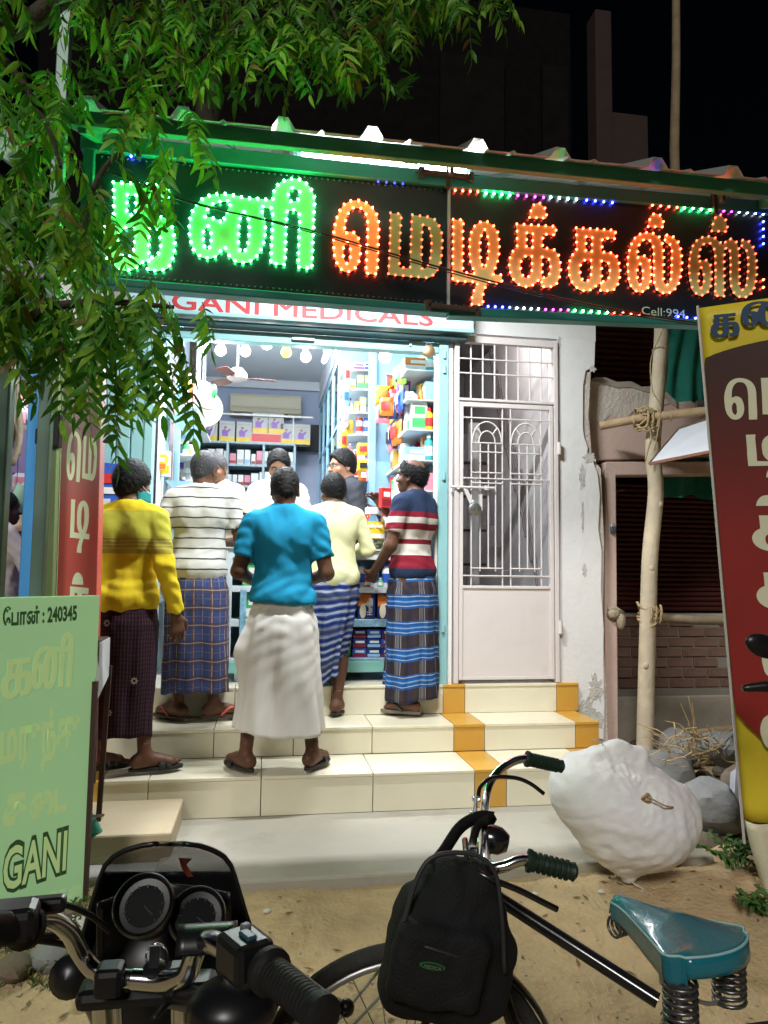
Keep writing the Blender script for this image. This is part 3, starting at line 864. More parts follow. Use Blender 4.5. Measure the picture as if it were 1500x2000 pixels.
LAH = [[(925,735),(952,790),(957,865),(952,940),(928,985),(895,925),(890,860),(892,785)]]
SS = [(190,930),(200,810),(225,690),(258,592),(325,508),(412,462),(518,448),(622,475),(695,540),(745,585,1),(810,512),(895,490),(965,545),(998,632),(1008,742),(1012,842),(1010,945),(1012,1050),(1015,1150),(1015,1245),(1068,1320),(1118,1250),(1132,1155),(1145,1055),(1150,955),(1150,855),(1143,765),(1120,672),(1048,612,1),(1040,510,1),(1143,515),(1210,585),(1255,670),(1282,785),(1290,905),(1292,1028),(1282,1150),(1258,1265),(1215,1362),(1130,1430),(1022,1435),(940,1390),(885,1290),(865,1198),(862,1100),(862,1003),(865,905),(862,805),(860,712),(828,625),(775,665),(765,765),(762,868),(765,980),(765,1090),(765,1200),(768,1310),(770,1420,1),(610,1412,1),(615,1300),(620,1100),(618,870),(615,760),(600,660),(548,570),(452,562),(380,640),(360,740),(345,860,1),(425,830),(510,852),(550,945),(562,1055),(555,1190),(530,1305),(455,1385),(365,1405),(280,1350),(232,1255),(210,1140),(195,1035)]
SSH = [[(390,955),(425,1045),(435,1135),(422,1225),(390,1282),(355,1222),(350,1135),(352,1040)]]
PU = [(0,100,1),(100,104,1),(97,70),(88,32),(68,8),(50,0),(28,10),(10,46)]

def smooth_loop(pts, k=3):
    n = len(pts); out = []
    q = [np.array(p[:2], float) for p in pts]; c = [len(p) > 2 for p in pts]
    for i in range(n):
        p1, p2 = q[i], q[(i+1) % n]
        p0 = q[i-1] if not c[i] else 2*p1-p2
        p3 = q[(i+2) % n] if not c[(i+1) % n] else 2*p2-p1
        for j in range(k):
            t = j/k
            out.append(.5*((2*p1)+(-p0+p2)*t+(2*p0-5*p1+4*p2-p3)*t*t+(-p0+3*p1-3*p2+p3)*t**3))
    return np.array(out)

def flat_letter(name, loops, mapf, mat, parent, depth, ext=.004):
    """closed outlines (first is the outer one) filled as a thin sheet; mapf(2-D point) gives (right, up) metres on the board plane, y from depth"""
    c = bpy.data.curves.new('l', 'CURVE'); c.dimensions = '2D'; c.fill_mode = 'BOTH'; c.extrude = ext/2
    for lp in loops:
        s = c.splines.new('POLY'); s.points.add(len(lp)-1); s.use_cyclic_u = True
        for i, p in enumerate(lp):
            a = mapf(p); s.points[i].co = (a[0], a[1], 0, 1)
    t = bpy.data.objects.new('l', c); COL.objects.link(t)
    dg = bpy.context.evaluated_depsgraph_get()
    me = bpy.data.meshes.new_from_object(t.evaluated_get(dg))
    bpy.data.objects.remove(t); bpy.data.curves.remove(c)
    co = np.empty(len(me.vertices)*3); me.vertices.foreach_get('co', co); co = co.reshape(-1, 3)
    me.materials.clear(); me.materials.append(mat); me.name = name
    return me, co

def place_plane(me, co, o, u, v, parent, name):
    o, u, v = (np.array(x, float) for x in (o, u, v)); w = np.cross(u, v)
    W = co[:, :1]*u+co[:, 1:2]*v+co[:, 2:3]*w
    c = W.mean(0)
    me.vertices.foreach_set('co', (W-c).ravel()); me.update()
    return link(name, me, parent, o+c)

def led_row(loops3, spacing, rad, mat, parent, name='led'):
    b = MB(); n = 0
    for lp in loops3:
        lp = np.array(lp); d = np.linalg.norm(np.roll(lp, -1, 0)-lp, axis=1); L = d.sum()
        m = max(4, int(round(L/spacing))); cum = np.concatenate([[0], np.cumsum(d)])
        for t in np.arange(m)*L/m:
            i = min(len(lp)-1, np.searchsorted(cum, t, 'right')-1)
            f = (t-cum[i])/(d[i]+1e-9)
            p = lp[i]*(1-f)+lp[(i+1) % len(lp)]*f
            b.ball(p, (rad, rad*1.3, rad), 6, 4); n += 1
    return b.build(name, mat, parent, smooth=180, kind='stuff')

e_green = EM('green_led', (.06, 1.0, .22), 110)
e_red = EM('red_led', (1.0, .06, .025), 34)
e_red2 = EM('dim_red_led', (1.0, .10, .05), 6)
e_red3 = EM('strong_red_led', (1.0, .05, .02), 90)
e_blue = EM('blue_led', (.03, .05, 1.0), 46)
e_white = EM('white_led', (.9, .92, 1.0), 14)
e_mag = EM('magenta_led', (1.0, .05, .55), 14)

def sign_letter(outer, holes, ox, oy, s, led, w=None, rings=None, xs=1.0):
    loops = [smooth_loop(outer)]+[smooth_loop(h) for h in holes]
    f = lambda p: SP(ox+p[0]/s*xs, oy+p[1]/s)
    me, co = flat_letter('letter', loops, lambda p: (f(p)[0], f(p)[2]), m_face, sign, 0)
    co[:, 2] = 0 if False else co[:, 2]
    o = place_plane(me, co, (0, YS-.008, 0), (1, 0, 0), (0, 0, 1), sign, 'letter')
    l3 = [[np.array((f(p)[0], YS-.014, f(p)[2])) for p in lp] for lp in loops]
    led_row(l3, .0385, .0052, led, o)
    return o
sign_letter(KA, KAH, 200-45*.2308, 350-290*.2, 4.45, e_green)
sign_letter(NI, NIH, 360, 340, 5.5556, e_green)
sign_letter(SE, SEH, 630, 380, 6, e_red3)
sign_letter(MA, MAH, 630, 380, 6, e_red2)
sign_letter(TI, TIH, 870, 390, 6.25, e_red)
KX = [(p[0]+715, p[1]+15, *p[2:]) for p in KA]
sign_letter(KX, [[(p[0]+715, p[1]+15, *p[2:]) for p in h] for h in KAH], 870, 390, 6.25, e_red)
sign_letter([(1015+2.1*x, 55+1.78*y, *c) for x, y, *c in PU], [], 870, 390, 6.25, e_red)
sign_letter(KA, KAH, 1100, 400, 6.25, e_red)
sign_letter(LA, LAH, 1100, 400, 6.25, e_red)
sign_letter([(1020+1.95*x, 118+1.62*y, *c) for x, y, *c in PU], [], 1100, 400, 6.25, e_red)
sign_letter(SS, SSH, 1320, 410, 8.333, e_red2)
sign_letter([(560+2.6*x, 97+2.65*y, *c) for x, y, *c in PU], [], 1320, 410, 8.333, e_red2)
def led_strip(u0, v0, u1, v1, n, mat):
    b = MB()
    for t in np.linspace(0, 1, n):
        q = SP(u0+(u1-u0)*t, v0+(v1-v0)*t); b.ball((q[0], YS-.012, q[2]), (.006, .008, .006), 6, 4)
    b.build('led_strip', mat, sign, smooth=180, kind='stuff')
for a in ((888, 374, 932, 377, 4, e_red), (948, 379, 994, 383, 4, e_green), (1010, 384, 1060, 388, 4, e_mag), (1074, 388, 1124, 392, 4, e_white), (1144, 393, 1194, 398, 4, e_blue),
          (1272, 403, 1320, 407, 4, e_red), (1334, 408, 1384, 412, 4, e_green), (1396, 413, 1426, 415, 3, e_mag), (1441, 416, 1488, 420, 4, e_white), (1488, 435, 1488, 478, 4, e_blue), (1488, 548, 1488, 563, 2, e_red),
          (952, 600, 994, 602, 4, e_blue), (1008, 603, 1050, 605, 4, e_white), (1064, 606, 1108, 607, 4, e_mag), (1121, 608, 1184, 612, 5, e_green), (1198, 612, 1247, 615, 4, e_red), (1322, 620, 1356, 623, 3, e_blue), (257, 308, 272, 309, 2, e_blue), (738, 357, 786, 361, 4, EM('dim_blue_led', (.05, .07, .8), 3))):
    led_strip(*a)
q = SP(1253, 614)
text_mesh('Cell:994', .062, M('mint_print', (.40, .66, .50), .5), (q[0], YS-.001, q[2]), (1, 0, -.012), (0, 0, 1), sign, fit=.245)
# service wire sagging across the sign, tangled wires by the tube
def wire(pts, r, label, mat=m_black, name='electric_wire', k=8):
    b = MB(); b.tube(smoothpath(pts, k), r, 6)
    return tag(b.build(name, mat, smooth=180), label, 'wire', 'electric wires at the shop front')
wire([P(200, 330, Y=3.2), P(370, 395, Y=3.28), P(600, 448, Y=3.34), P(870, 525, Y=3.38), P(1130, 590, Y=3.38), P(1370, 632, Y=3.35), P(1560, 650, Y=3.35)], .0045, 'black service wire sagging diagonally across the LED sign')
wire([P(200, 325, Y=3.2), P(370, 392, Y=3.27), P(600, 452, Y=3.33), P(870, 530, Y=3.37), P(1130, 596, Y=3.37), P(1370, 636, Y=3.34), P(1560, 655, Y=3.34)], .003, 'thinner wire running just under the black wire across the sign')
wg = MB()
for i in range(16):
    c0 = P(780+RNG.uniform(0, 60), 312+RNG.uniform(-4, 10), Y=3.46); pts = [c0]
    for j in range(4): pts.append(pts[-1]+np.array((RNG.uniform(-.06, .07), RNG.uniform(-.01, .02), RNG.uniform(-.035, .04))))
    wg.tube(smoothpath(pts, 4), .0022, 5)
tag(wg.build('wire_tangle', m_black, smooth=180), 'tangle of loose thin wires hanging before the fluorescent tube', 'wire', kind='stuff')
wire([P(395, 255, Y=3.3), P(430, 275, Y=3.4), P(460, 292, Y=3.45)], .003, 'short black wire drooping over the sign by the leaves')
wire([P(1395, 352, Y=3.5), P(1390, 380, Y=3.55), P(1420, 390, Y=3.6), P(1430, 350, Y=3.65)], .003, 'loop of thin wire under the awning beside the switch box')
# ================================================================== RIGHT NEIGHBOUR
nb = thing('shuttered_shop', 'half broken neighbouring shop with dark shutter and brick sill behind bamboo poles', 'building', (3.2, 5.6, 0))
# pink door frame column, lintel and the broken plaster wall above it
mb = MB(); mb.prism([(2.34, .10), (2.43, .10), (2.435, 1.0), (2.44, 2.085), (3.9, 2.15), (3.9, 2.24), (2.36, 2.18), (2.345, 1.2)], (0, 4.86, 0), (1, 0, 0), (0, 0, 1), (0, .14, 0)); mb.build('door_frame', m_pink, nb, bevel=.008)
top = [(2.25, 2.19), (3.2, 2.25), (3.2, 2.60), (3.05, 2.66), (2.93, 2.64), (2.86, 2.70), (2.76, 2.745), (2.66, 2.735), (2.58, 2.77), (2.47, 2.76), (2.38, 2.79), (2.30, 2.785), (2.245, 2.75)]
mb = MB(); mb.prism(top, (0, 4.90, 0), (1, 0, 0), (0, 0, 1), (0, .16, 0)); mb.build('broken_wall', m_pink, nb, bevel=.01)
strip = [(2.25, 2.50), (2.35, 2.46), (2.42, 2.53), (2.50, 2.47), (2.60, 2.56), (2.70, 2.52), (2.80, 2.60), (2.9, 2.64), (2.88, 2.69), (2.78, 2.742), (2.66, 2.732), (2.58, 2.767), (2.47, 2.757), (2.38, 2.787), (2.30, 2.782), (2.25, 2.75)]
mb = MB(); mb.prism(strip, (0, 4.90, 0), (1, 0, 0), (0, 0, 1), (0, -.006, 0)); mb.build('bare_plaster', m_rough, nb)
cap_ = [(x, z) for x, z in top[2:-1]]
mb = MB(); mb.prism([(2.26, 2.762), (2.30, 2.79), (2.38, 2.795), (2.47, 2.765), (2.58, 2.775), (2.66, 2.74), (2.76, 2.75), (2.86, 2.705), (2.93, 2.645), (2.93, 2.60), (2.80, 2.69), (2.70, 2.70), (2.58, 2.73), (2.47, 2.72), (2.37, 2.745)], (0, 4.885, 0), (1, 0, 0), (0, 0, 1), (0, .19, 0)); mb.build('cement_coping', m_conc2, nb, bevel=.004)
# ribbed rolling shutters, each lath its own piece
m_lath = M('maroon_shutter', (.085, .022, .018), .55, .2, var=.2, dirt=.5, dcol=(.04, .025, .02))
for i in range(26):
    z = 1.12+i*.040
    mb = MB(); mb.lathe((2.45, 5.62, z), [(.019, 0), (.019, 1.7)], 8, (1, 0, 0)); mb.build('lath', m_lath, nb, smooth=50)
for i in range(24):
    z = 2.72+i*.048
    mb = MB(); mb.lathe((2.28, 5.40, z), [(.023, 0), (.023, 1.7)], 8, (1, 0, 0)); mb.build('lath', m_lath, nb, smooth=50)
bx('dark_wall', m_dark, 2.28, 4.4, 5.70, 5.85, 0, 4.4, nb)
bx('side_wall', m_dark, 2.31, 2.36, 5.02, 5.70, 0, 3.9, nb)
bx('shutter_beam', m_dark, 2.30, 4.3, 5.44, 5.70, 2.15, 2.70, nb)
# brick sill
mb = MB(); mb.box(2.43, 4.2, 5.53, 5.69, -.05, 1.06); mb.build('sill_core', m_grout, nb)
for r in range(12):
    z = .10 + r*.080
    x = 2.45 - (.11 if r % 2 else 0)
    while x < 4.15:
        w = .215+RNG.uniform(-.008, .008)
        if x+w > 2.45 and not (RNG.random() < .03) and z > .44:
            mb = MB(); mb.box(max(x, 2.44), x+w-.014, 5.515+RNG.uniform(-.006, .006), 5.60, z+.006, z+.076); mb.build('brick', m_brick, nb, bevel=.004, bseg=1)
        x += w
bx('rendered_base', m_conc2, 2.44, 4.2, 5.508, 5.60, -.05, .44, nb, bevel=.01)
bx('sill_cap', m_conc2, 2.43, 4.2, 5.50, 5.69, 1.055, 1.085, nb, bevel=.008)
# damp streak, rags and lock on the frame
mb = MB(); mb.ball((2.40, 4.85, 1.12), (.05, .04, .045)); mb.ball((2.45, 4.84, 1.07), (.035, .03, .06)); mb.tube([(2.36, 4.85, 1.15), (2.40, 4.83, 1.16), (2.47, 4.84, 1.12)], .018, 6)
tag(mb.build('cloth_knot', M('old_rope_cloth', (.33, .27, .19), .95, var=.3, scale=30, bump=.8), smooth=180), 'grubby cloth knot tied round the pink door frame', 'knot')
padlock(2.405, 4.845, 1.68, M('blue_steel', (.12, .16, .22), .4, .7), 'small blue grey padlock on the pink door frame', .9)
mb = MB(); mb.tube(smoothpath([(2.47, 5.05, 1.95), (2.62, 5.2, 2.02), (2.72, 5.3, 2.04)], 4), .012, 6); tag(mb.build('pipe', m_steel, smooth=60), 'pale bent pipe poking from the dark shutter recess', 'pipe')
mb = MB(); mb.tube([(2.52, 5.2, 1.45), (2.56, 5.25, 1.2), (2.58, 5.28, 1.05)], .010, 6); mb.ball((2.58, 5.28, 1.03), .018); tag(mb.build('iron_rod', m_steel, smooth=60), 'thin iron rod hanging in the dark recess', 'rod')

# green shade net
V = []; nu, nv = 40, 50
p_tl, p_tr, p_bl, p_br = (P(1308, 630, Y=5.05), P(1500, 640, Y=5.05), P(1283, 985, Y=5.05), P(1500, 945, Y=5.05))
mb = MB()
def netf(a, c):
    q = (p_tl*(1-a)+p_tr*a)*(1-c)+(p_bl*(1-a)+p_br*a)*c
    q = q.copy(); q[1] += .035*math.sin(16*a+2*c)*(.4+c)+.02*math.sin(41*a+3*math.sin(5*c)); q[2] += (.03*math.sin(9*a)+.018*math.sin(23*a))*c
    q[0] += .02*math.sin(6*c)*(1-a)
    return q
mb.grid(netf, nu, nv)
tag(mb.build('shade_net', M('green_net', (.012, .16, .115), .8, var=.25, scale=9, bump=.3, bscale=200), smooth=180), 'dark green shade net draped behind the bamboo pole', 'net')

# bamboo poles and rope lashings
m_bam = M('pale_eucalyptus_pole', (.50, .42, .30), .75, var=.2, scale=9, bump=.4, bscale=30, dirt=.4, dcol=(.30, .22, .14), dscale=7)
m_bam2 = M('brown_bamboo', (.40, .28, .16), .7, var=.22, scale=11, bump=.4, dirt=.4, dcol=(.2, .12, .06))
m_rope = M('coir_rope', (.42, .31, .17), .95, var=.3, scale=60, bump=.9, bscale=150)
GP = 'poles of the lashed bamboo frame'
yp = 4.62
pts = [P(u, v, Y=yp) for u, v in ((1256, 1495), (1262, 1350), (1266, 1200), (1270, 1080), (1281, 960), (1275, 880), (1283, 780), (1290, 690), (1293, 600), (1294, 520))]
pts[0][2] = -.1
mb = MB(); mb.tube(smoothpath(pts, 5), np.interp(np.arange(len(smoothpath(pts, 5))), [0, 46], [.056, .046]), 14)
for (u, v) in ((1273, 1110), (1290, 985), (1262, 1300)):
    q = P(u, v, Y=yp-.045); mb.ball(q, (.02, .012, .022))
tag(mb.build('timber_pole', m_bam, smooth=60), 'tall pale crooked timber pole standing before the green net', 'pole', GP)
a, c = P(1172, 832, Y=4.72), P(1400, 800, Y=4.35)
mb = MB(); mb.tube(smoothpath([a, (a*.6+c*.4)+np.array((0, 0, .012)), c, c+(c-a)*.5], 5), .030, 12)
for t in (.3, .62): q = a*(1-t)+c*t; mb.tube([q-(c-a)*.008, q+(c-a)*.008], .034, 12)
tag(mb.build('bamboo_pole', m_bam2, smooth=60), 'upper brown bamboo crossbar lashed to the tall pale pole', 'pole', GP)
a, c = P(1285, 1205, Y=4.70), P(1425, 1212, Y=4.6)
mb = MB(); mb.tube(smoothpath([a-(c-a)*.15, a, (a+c)/2+np.array((0, 0, -.01)), c, c+(c-a)*.8], 5), .030, 12)
tag(mb.build('bamboo_pole', M('weathered_pole', (.27, .21, .14), .85, var=.25, bump=.5), smooth=60), 'lower grey brown crossbar before the brick sill', 'pole', GP)
a, c = P(1306, 1440, Y=4.75), P(1440, 1424, Y=4.75)
mb = MB(); mb.tube(smoothpath([a, (a+c)/2, c, c+(c-a)*.8], 4), .032, 12)
tag(mb.build('bamboo_pole', m_bam2, smooth=60), 'loose bamboo length lying on the rubble at the base of the brick wall', 'pole', GP)
def lashing(cu_, cv_, y, r, turns, h, label, tail=None, tilt=.5):
    c0 = P(cu_, cv_, Y=y)
    t = thing('rope_lashing', label, 'rope', tuple(c0), 'rope lashings on the pole frame')
    n = turns*16; q = []
    for i in range(n+1):
        th = 2*pi*i/16; f = i/n
        q.append(c0+np.array(((r+.012*math.sin(i*1.3))*math.cos(th), (r+.006)*math.sin(th), (f-.5)*h+tilt*.06*math.sin(th+i*.05)+.012*math.sin(i*2.1))))
    mb = MB(); mb.tube(q, .0085, 6); mb.build('coil', m_rope, t, smooth=180)
    q = []
    for i in range(3*14+1):
        th = 2*pi*i/14; f = i/42
        q.append(c0+np.array(((f-.5)*r*1.6, -r*.7+(r*.55)*math.sin(th)*.9, r*.95*math.cos(th))))
    mb = MB(); mb.tube(q, .0085, 6); mb.build('cross_turns', m_rope, t, smooth=180)
    if tail:
        mb = MB(); mb.tube(smoothpath([c0+np.array(w) for w in tail], 5), .0055, 6); mb.build('loose_end', m_rope, t, smooth=180)
lashing(1262, 822, 4.60, .068, 6, .12, 'thick coir lashing at the upper bamboo crossbar', [(-.02, -.07, -.05), (-.01, -.08, -.13), (-.025, -.07, -.2), (-.05, -.07, -.28)])
lashing(1268, 1200, 4.64, .066, 7, .10, 'thick coir lashing at the lower crossbar')
mb = MB(); mb.tube(smoothpath([P(1296, 640, Y=4.5), P(1272, 700, Y=4.5), P(1274, 760, Y=4.5), P(1290, 800, Y=4.5), P(1278, 880, Y=4.5)], 6), .004, 5)
tag(mb.build('string', m_rope, smooth=180), 'thin string dangling down the pale timber pole', 'string')
c0 = P(1290, 683, Y=yp)
mb = MB(); mb.tube([c0+np.array((.052*math.cos(t), .052*math.sin(t), .004*math.sin(2*t))) for t in np.linspace(0, 2*pi, 17)[:-1]], .006, 6, closed=True)
tag(mb.build('rope_ring', m_rope, smooth=180), 'single turn of rope near the head of the pale timber pole', 'rope', 'rope lashings on the pole frame')
# tilted flex panel (light) between the crossbar and the banner
fp = [P(1268, 906, Y=4.42), P(1326, 838, Y=4.52), P(1440, 800, Y=4.2), P(1440, 872, Y=4.05)]
t = thing('flex_hoarding', 'pale tilted flex panel with brown wooden edge tied under the bamboo crossbar', 'panel', tuple(fp[0]))
mb = MB(); mb.add(fp, [(0, 1, 2, 3)]); mb.build('sheet', M('white_flex', (.62, .64, .68), .5, var=.05, dirt=.15), t, thick=.004)
mb = MB(); mb.bar(fp[0], fp[3], .022, .018); mb.build('wood_edge', M('red_brown_wood', (.22, .10, .06), .7, var=.2), t)
mb = MB(); mb.bar(fp[0]+.0, fp[1], .012, .012); mb.bar(fp[1], fp[2], .018, .018); mb.build('wood_edge', M('dark_wood', (.10, .06, .04), .7), t)
mb = MB(); mb.lathe(P(1360, 790, Y=4.55), [(.026, 0), (.026, .35)], 12, (.9, -.25, .05)); tag(mb.build('pipe', M('dark_pipe', (.06, .05, .05), .5), smooth=50), 'dark pipe stub above the bamboo crossbar by the banner', 'pipe')

# ---------------- red banner on the right
u_ = np.array((.80, -.60, .0)); u_ /= np.linalg.norm(u_)
B0 = P(1365, 602, Y=2.95); B1 = P(1452, 1600, Y=2.95)
v_ = (B0-B1); BH = np.linalg.norm(v_); v_ /= BH
wn_ = np.cross(u_, v_); wn_ /= np.linalg.norm(wn_)
ban = thing('flex_banner', 'tall leaning red and yellow flex banner with vertical Tamil lettering', 'banner', tuple(B1))
BW = .78
def BP(x, y, d=0): return B1+u_*x+v_*y+wn_*d
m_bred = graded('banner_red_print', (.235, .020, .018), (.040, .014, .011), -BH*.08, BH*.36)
m_byel = M('banner_yellow_print', (.62, .47, .03), .42, var=.10, scale=3)
m_bcream = M('banner_cream_print', (.62, .60, .45), .45, var=.04)
mb = MB()
def bf(a, c):
    q = BP(a*BW, c*BH)
    return q + wn_*(.006*math.sin(7*c*3)*a+.012*math.exp(-c*9)*math.sin(26*a))
mb.grid(bf, 26, 40)
for x0 in (0,): pass
mb.build('sheet', m_byel, ban, smooth=180, thick=.003)
# red field with round ends, printed sheet just proud of the yellow
loop = []
for t in np.linspace(0, pi, 22): loop.append((BW*.5+.46*math.cos(t)*1.0, BH*.865+.06*math.sin(t)*2.0))
for t in np.linspace(pi, 2*pi, 22): loop.append((BW*.5+.46*math.cos(t), BH*.32+.30*math.sin(t)*1.55))
loop = [(min(max(x, .006), BW-.006), y) for x, y in loop]
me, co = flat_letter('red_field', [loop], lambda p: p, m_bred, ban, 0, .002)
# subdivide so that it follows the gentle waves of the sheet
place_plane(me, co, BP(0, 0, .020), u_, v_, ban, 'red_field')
def bletter(outer, holes, x, y, wdt, hgt, mat=m_bcream, d=.0225, grp=None):
    pts = np.array([p[:2] for p in outer], float); lo, hi = pts.min(0), pts.max(0)
    if grp is not None: lo, hi = np.array(grp[0], float), np.array(grp[1], float)
    loops = [smooth_loop(outer)]+[smooth_loop(h) for h in holes]
    me, co = flat_letter('letter', loops, lambda p: (x+(p[0]-lo[0])/(hi[0]-lo[0])*wdt, y+(1-(p[1]-lo[1])/(hi[1]-lo[1]))*hgt), mat, ban, 0, .0015)
    return place_plane(me, co, BP(0, 0, d), u_, v_, ban, 'letter')
m_bnavy = M('banner_navy_print', (.012, .04, .11), .45)
gk = ((45, 290), (690, 1065)); 
m_halo = M('banner_pale_outline', (.62, .62, .42), .45)
bletter(KA, KAH, .040, BH*.932, .115, .106, m_bnavy, .0200)
bletter(NI, NIH, .165, BH*.940, .235, .145, m_bnavy, .0200)
sc_ = .00042
bletter(SE, SEH, .070, BH*.765, .125, .185); bletter(MA, MAH, .212, BH*.770, .15, .165)
bletter(TI, TIH, .140, BH*.652, .17, .188)
bletter(KA, KAH, .130, BH*.512, .22, .152); bletter(PU, [], .155, BH*.598, .09, .046)
bletter(KA, KAH, .127, BH*.402, .22, .155)
bletter(LA, LAH, .125, BH*.268, .26, .17); bletter(PU, [], .24, BH*.360, .07, .045)
bletter(SS, SSH, .095, BH*.136, .29, .16); bletter(PU, [], .15, BH*.221, .07, .045)
mb = MB(); mb.tube([BP(-.004, -.1, .004), BP(-.004, BH+.01, .004)], .006, 6); mb.build('edge_rod', M('grey_edge', (.45, .42, .40), .5), ban)
mb = MB(); mb.tube([BP(.40, -.55, -.03), BP(.40, BH, -.03)], .022, 8); mb.build('support_pole', m_bam2, ban)
mb = MB()
def cf(a, c):
    q = BP(.0+a*BW, -c*.30); q = q+wn_*(.03*math.sin(15*a+2*c)+.02*math.sin(33*a)); q = q + u_*(.06*c*(1-2*a)); return q
mb.grid(cf, 40, 10); mb.build('cream_skirt', M('cream_cloth', (.60, .55, .40), .8, var=.12, bump=.3), ban, smooth=180, thick=.003)

# ---------------- rubble, dry brush and weeds at the foot of the pole
m_rock = M('grey_rock', (.20, .20, .195), .92, var=.28, scale=6, bump=1.0, bscale=22, dirt=.5, dcol=(.13, .12, .11), dscale=4)
m_rock2 = M('brown_rock', (.16, .125, .09), .95, var=.25, scale=8, bump=.9, bscale=30)
def rock(x, y, z, sx, sy, sz, label, mat=m_rock, seed=0, sub=3, group='broken stones heaped beside the shop steps'):
    rg = np.random.default_rng(seed)
    bm = bmesh.new(); bmesh.ops.create_icosphere(bm, subdivisions=sub, radius=1)
    dirs = rg.normal(size=(13, 3)); dirs /= np.linalg.norm(dirs, axis=1)[:, None]; hs = rg.uniform(.62, .95, 13)
    for v in bm.verts:
        p = np.array(v.co)
        m = (hs/np.maximum(dirs @ p, .05)).min()
        p = p*min(1.05, m)
        p += .02*np.sin(p[[1, 2, 0]]*9+seed)
        v.co = p*np.array((sx, sy, sz))
    me = bpy.data.meshes.new('rock'); bm.to_mesh(me); bm.free()
    me.materials.append(mat)
    for pz in me.polygons: pz.use_smooth = True
    me.set_sharp_from_angle(angle=math.radians(38))
    o = link('rock', me, None, (x, y, z)); o.rotation_euler = (rg.uniform(-.4, .4), rg.uniform(-.4, .4), rg.uniform(0, 6))
    return tag(o, label, 'stone', group)
p = P(1372, 1548, Y=3.62); rock(p[0], 3.62, .19, .19, .16, .18, 'largest grey angular stone right behind the white sack', seed=4)
p = P(1420, 1455, Y=4.1); rock(p[0], 4.1, p[2]-.02, .19, .17, .11, 'flat grey slab of stone high on the heap by the banner', seed=8)
p = P(1330, 1445, Y=4.4); rock(p[0], 4.4, p[2]-.04, .17, .14, .10, 'pale stone beside the foot of the timber pole', seed=9)
p = P(1310, 1500, Y=4.1); rock(p[0], 4.1, p[2]-.08, .22, .18, .16, 'dull stone under the dry brush between pole and big stone', seed=12)
p = P(1450, 1530, Y=3.7); rock(p[0], 3.7, p[2]-.02, .14, .14, .13, 'dark stone between the big stone and the banner', m_rock2, seed=15)
p = P(1400, 1640, Y=3.45); rock(p[0], 3.5, .0, .26, .10, .10, 'low dark brown stone block under the weeds', m_rock2, seed=21)
p = P(1230, 1450, Y=4.4); rock(p[0], 4.4, .0, .14, .14, .14, 'small stone wedged between steps and timber pole', m_rock2, seed=23)
mb = MB()
for i in range(170):
    x, y = RNG.uniform(2.2, 3.6), RNG.uniform(3.55, 5.3)
    r = RNG.uniform(.02, .065); mb.ball((x, y, .05+RNG.uniform(0, .10)*(1 if y > 3.8 else .5)), (r*1.4, r, r*.7), 7, 5, Matrix.Rotation(RNG.uniform(0, 6), 3, 'Z'))
mb.build('rubble', m_rock2, smooth=35, kind='stuff')
mb = MB(); mb.box(2.15, 4.2, 3.6, 5.6, -.2, .05); tag(mb.build('rubble_bank', m_conc2, bevel=.04), kind='structure')
mb = MB()
for i in range(60):
    c0 = P(RNG.uniform(1290, 1400), RNG.uniform(1440, 1490), Y=3.95); q = [c0]
    d = np.array((RNG.uniform(-1, 1), RNG.uniform(-.3, .3), RNG.uniform(-.25, .5)))
    for j in range(4): q.append(q[-1]+d*.045+RNG.normal(size=3)*.012)
    mb.tube(smoothpath(q, 2), RNG.uniform(.0018, .004), 4)
for (u, v) in ((1345, 1360), (1330, 1375), (1352, 1372), (1300, 1408)):
    q = [P(1345+RNG.uniform(-8, 20), 1470, Y=3.95), P((1350+u)/2+8, 1420, Y=3.95), P(u, v, Y=3.95)]
    mb.tube(smoothpath(q, 4), [.004]*5+[.0028]*4, 5)
mb.build('dry_brush', M('straw_twigs', (.42, .30, .15), .9, var=.3, scale=30), kind='stuff')
m_weed = M('weed_leaf', (.055, .13, .03), .6, var=.35, scale=30, spec=.3)
m_stem = M('green_stem', (.12, .17, .06), .7, var=.2)
def leafshape(L, W, n=5, droop=.25, curve=0.0):
    """one lens-shaped leaf along +x with folded midrib, curved down"""
    V = []; F = []
    for i in range(n+1):
        t = i/n; w = W*math.sin(pi*t**.8)*.5*(1-.15*t); x = L*t; z = -droop*L*t*t; yc = curve*L*t*t
        V += [(x, yc-w, z+w*.25), (x, yc, z), (x, yc+w, z+w*.25)]
    for i in range(n):
        a = i*3; F += [(a, a+1, a+4, a+3), (a+1, a+2, a+5, a+4)]
    return np.array(V), F
def rotm(yaw, pitch, roll):
    return np.array(Matrix.Rotation(yaw, 3, 'Z') @ Matrix.Rotation(pitch, 3, 'Y') @ Matrix.Rotation(roll, 3, 'X'))
def weed(x, y, z, h, n, label, spread=.12):
    t = thing('weed_plant', label, 'plant', (x, y, z), 'leafy weeds at the foot of the banner')
    ms = MB(); ml = MB()
    for i in range(n):
        tip = np.array((x+RNG.normal()*spread, y+RNG.normal()*spread*.6, z+h*RNG.uniform(.5, 1)))
        q = smoothpath([(x+RNG.normal()*.01, y, z-.02), ((x*1.3+tip[0]*.7)/2, (y+tip[1])/2, z+h*.4), tip], 4); ms.tube(q, .0025, 5)
        for k in range(3, len(q)):
            for s_ in range(3):
                Vv, Fv = leafshape(RNG.uniform(.025, .045), RNG.uniform(.018, .03), 4)
                ml.add(q[k]+Vv @ rotm(RNG.uniform(0, 6.3), RNG.uniform(-.4, .6), RNG.uniform(-.5, .5)).T, Fv)
    ms.build('stems', m_stem, t, kind='stuff'); ml.build('leaves', m_weed, t, smooth=180, kind='stuff')
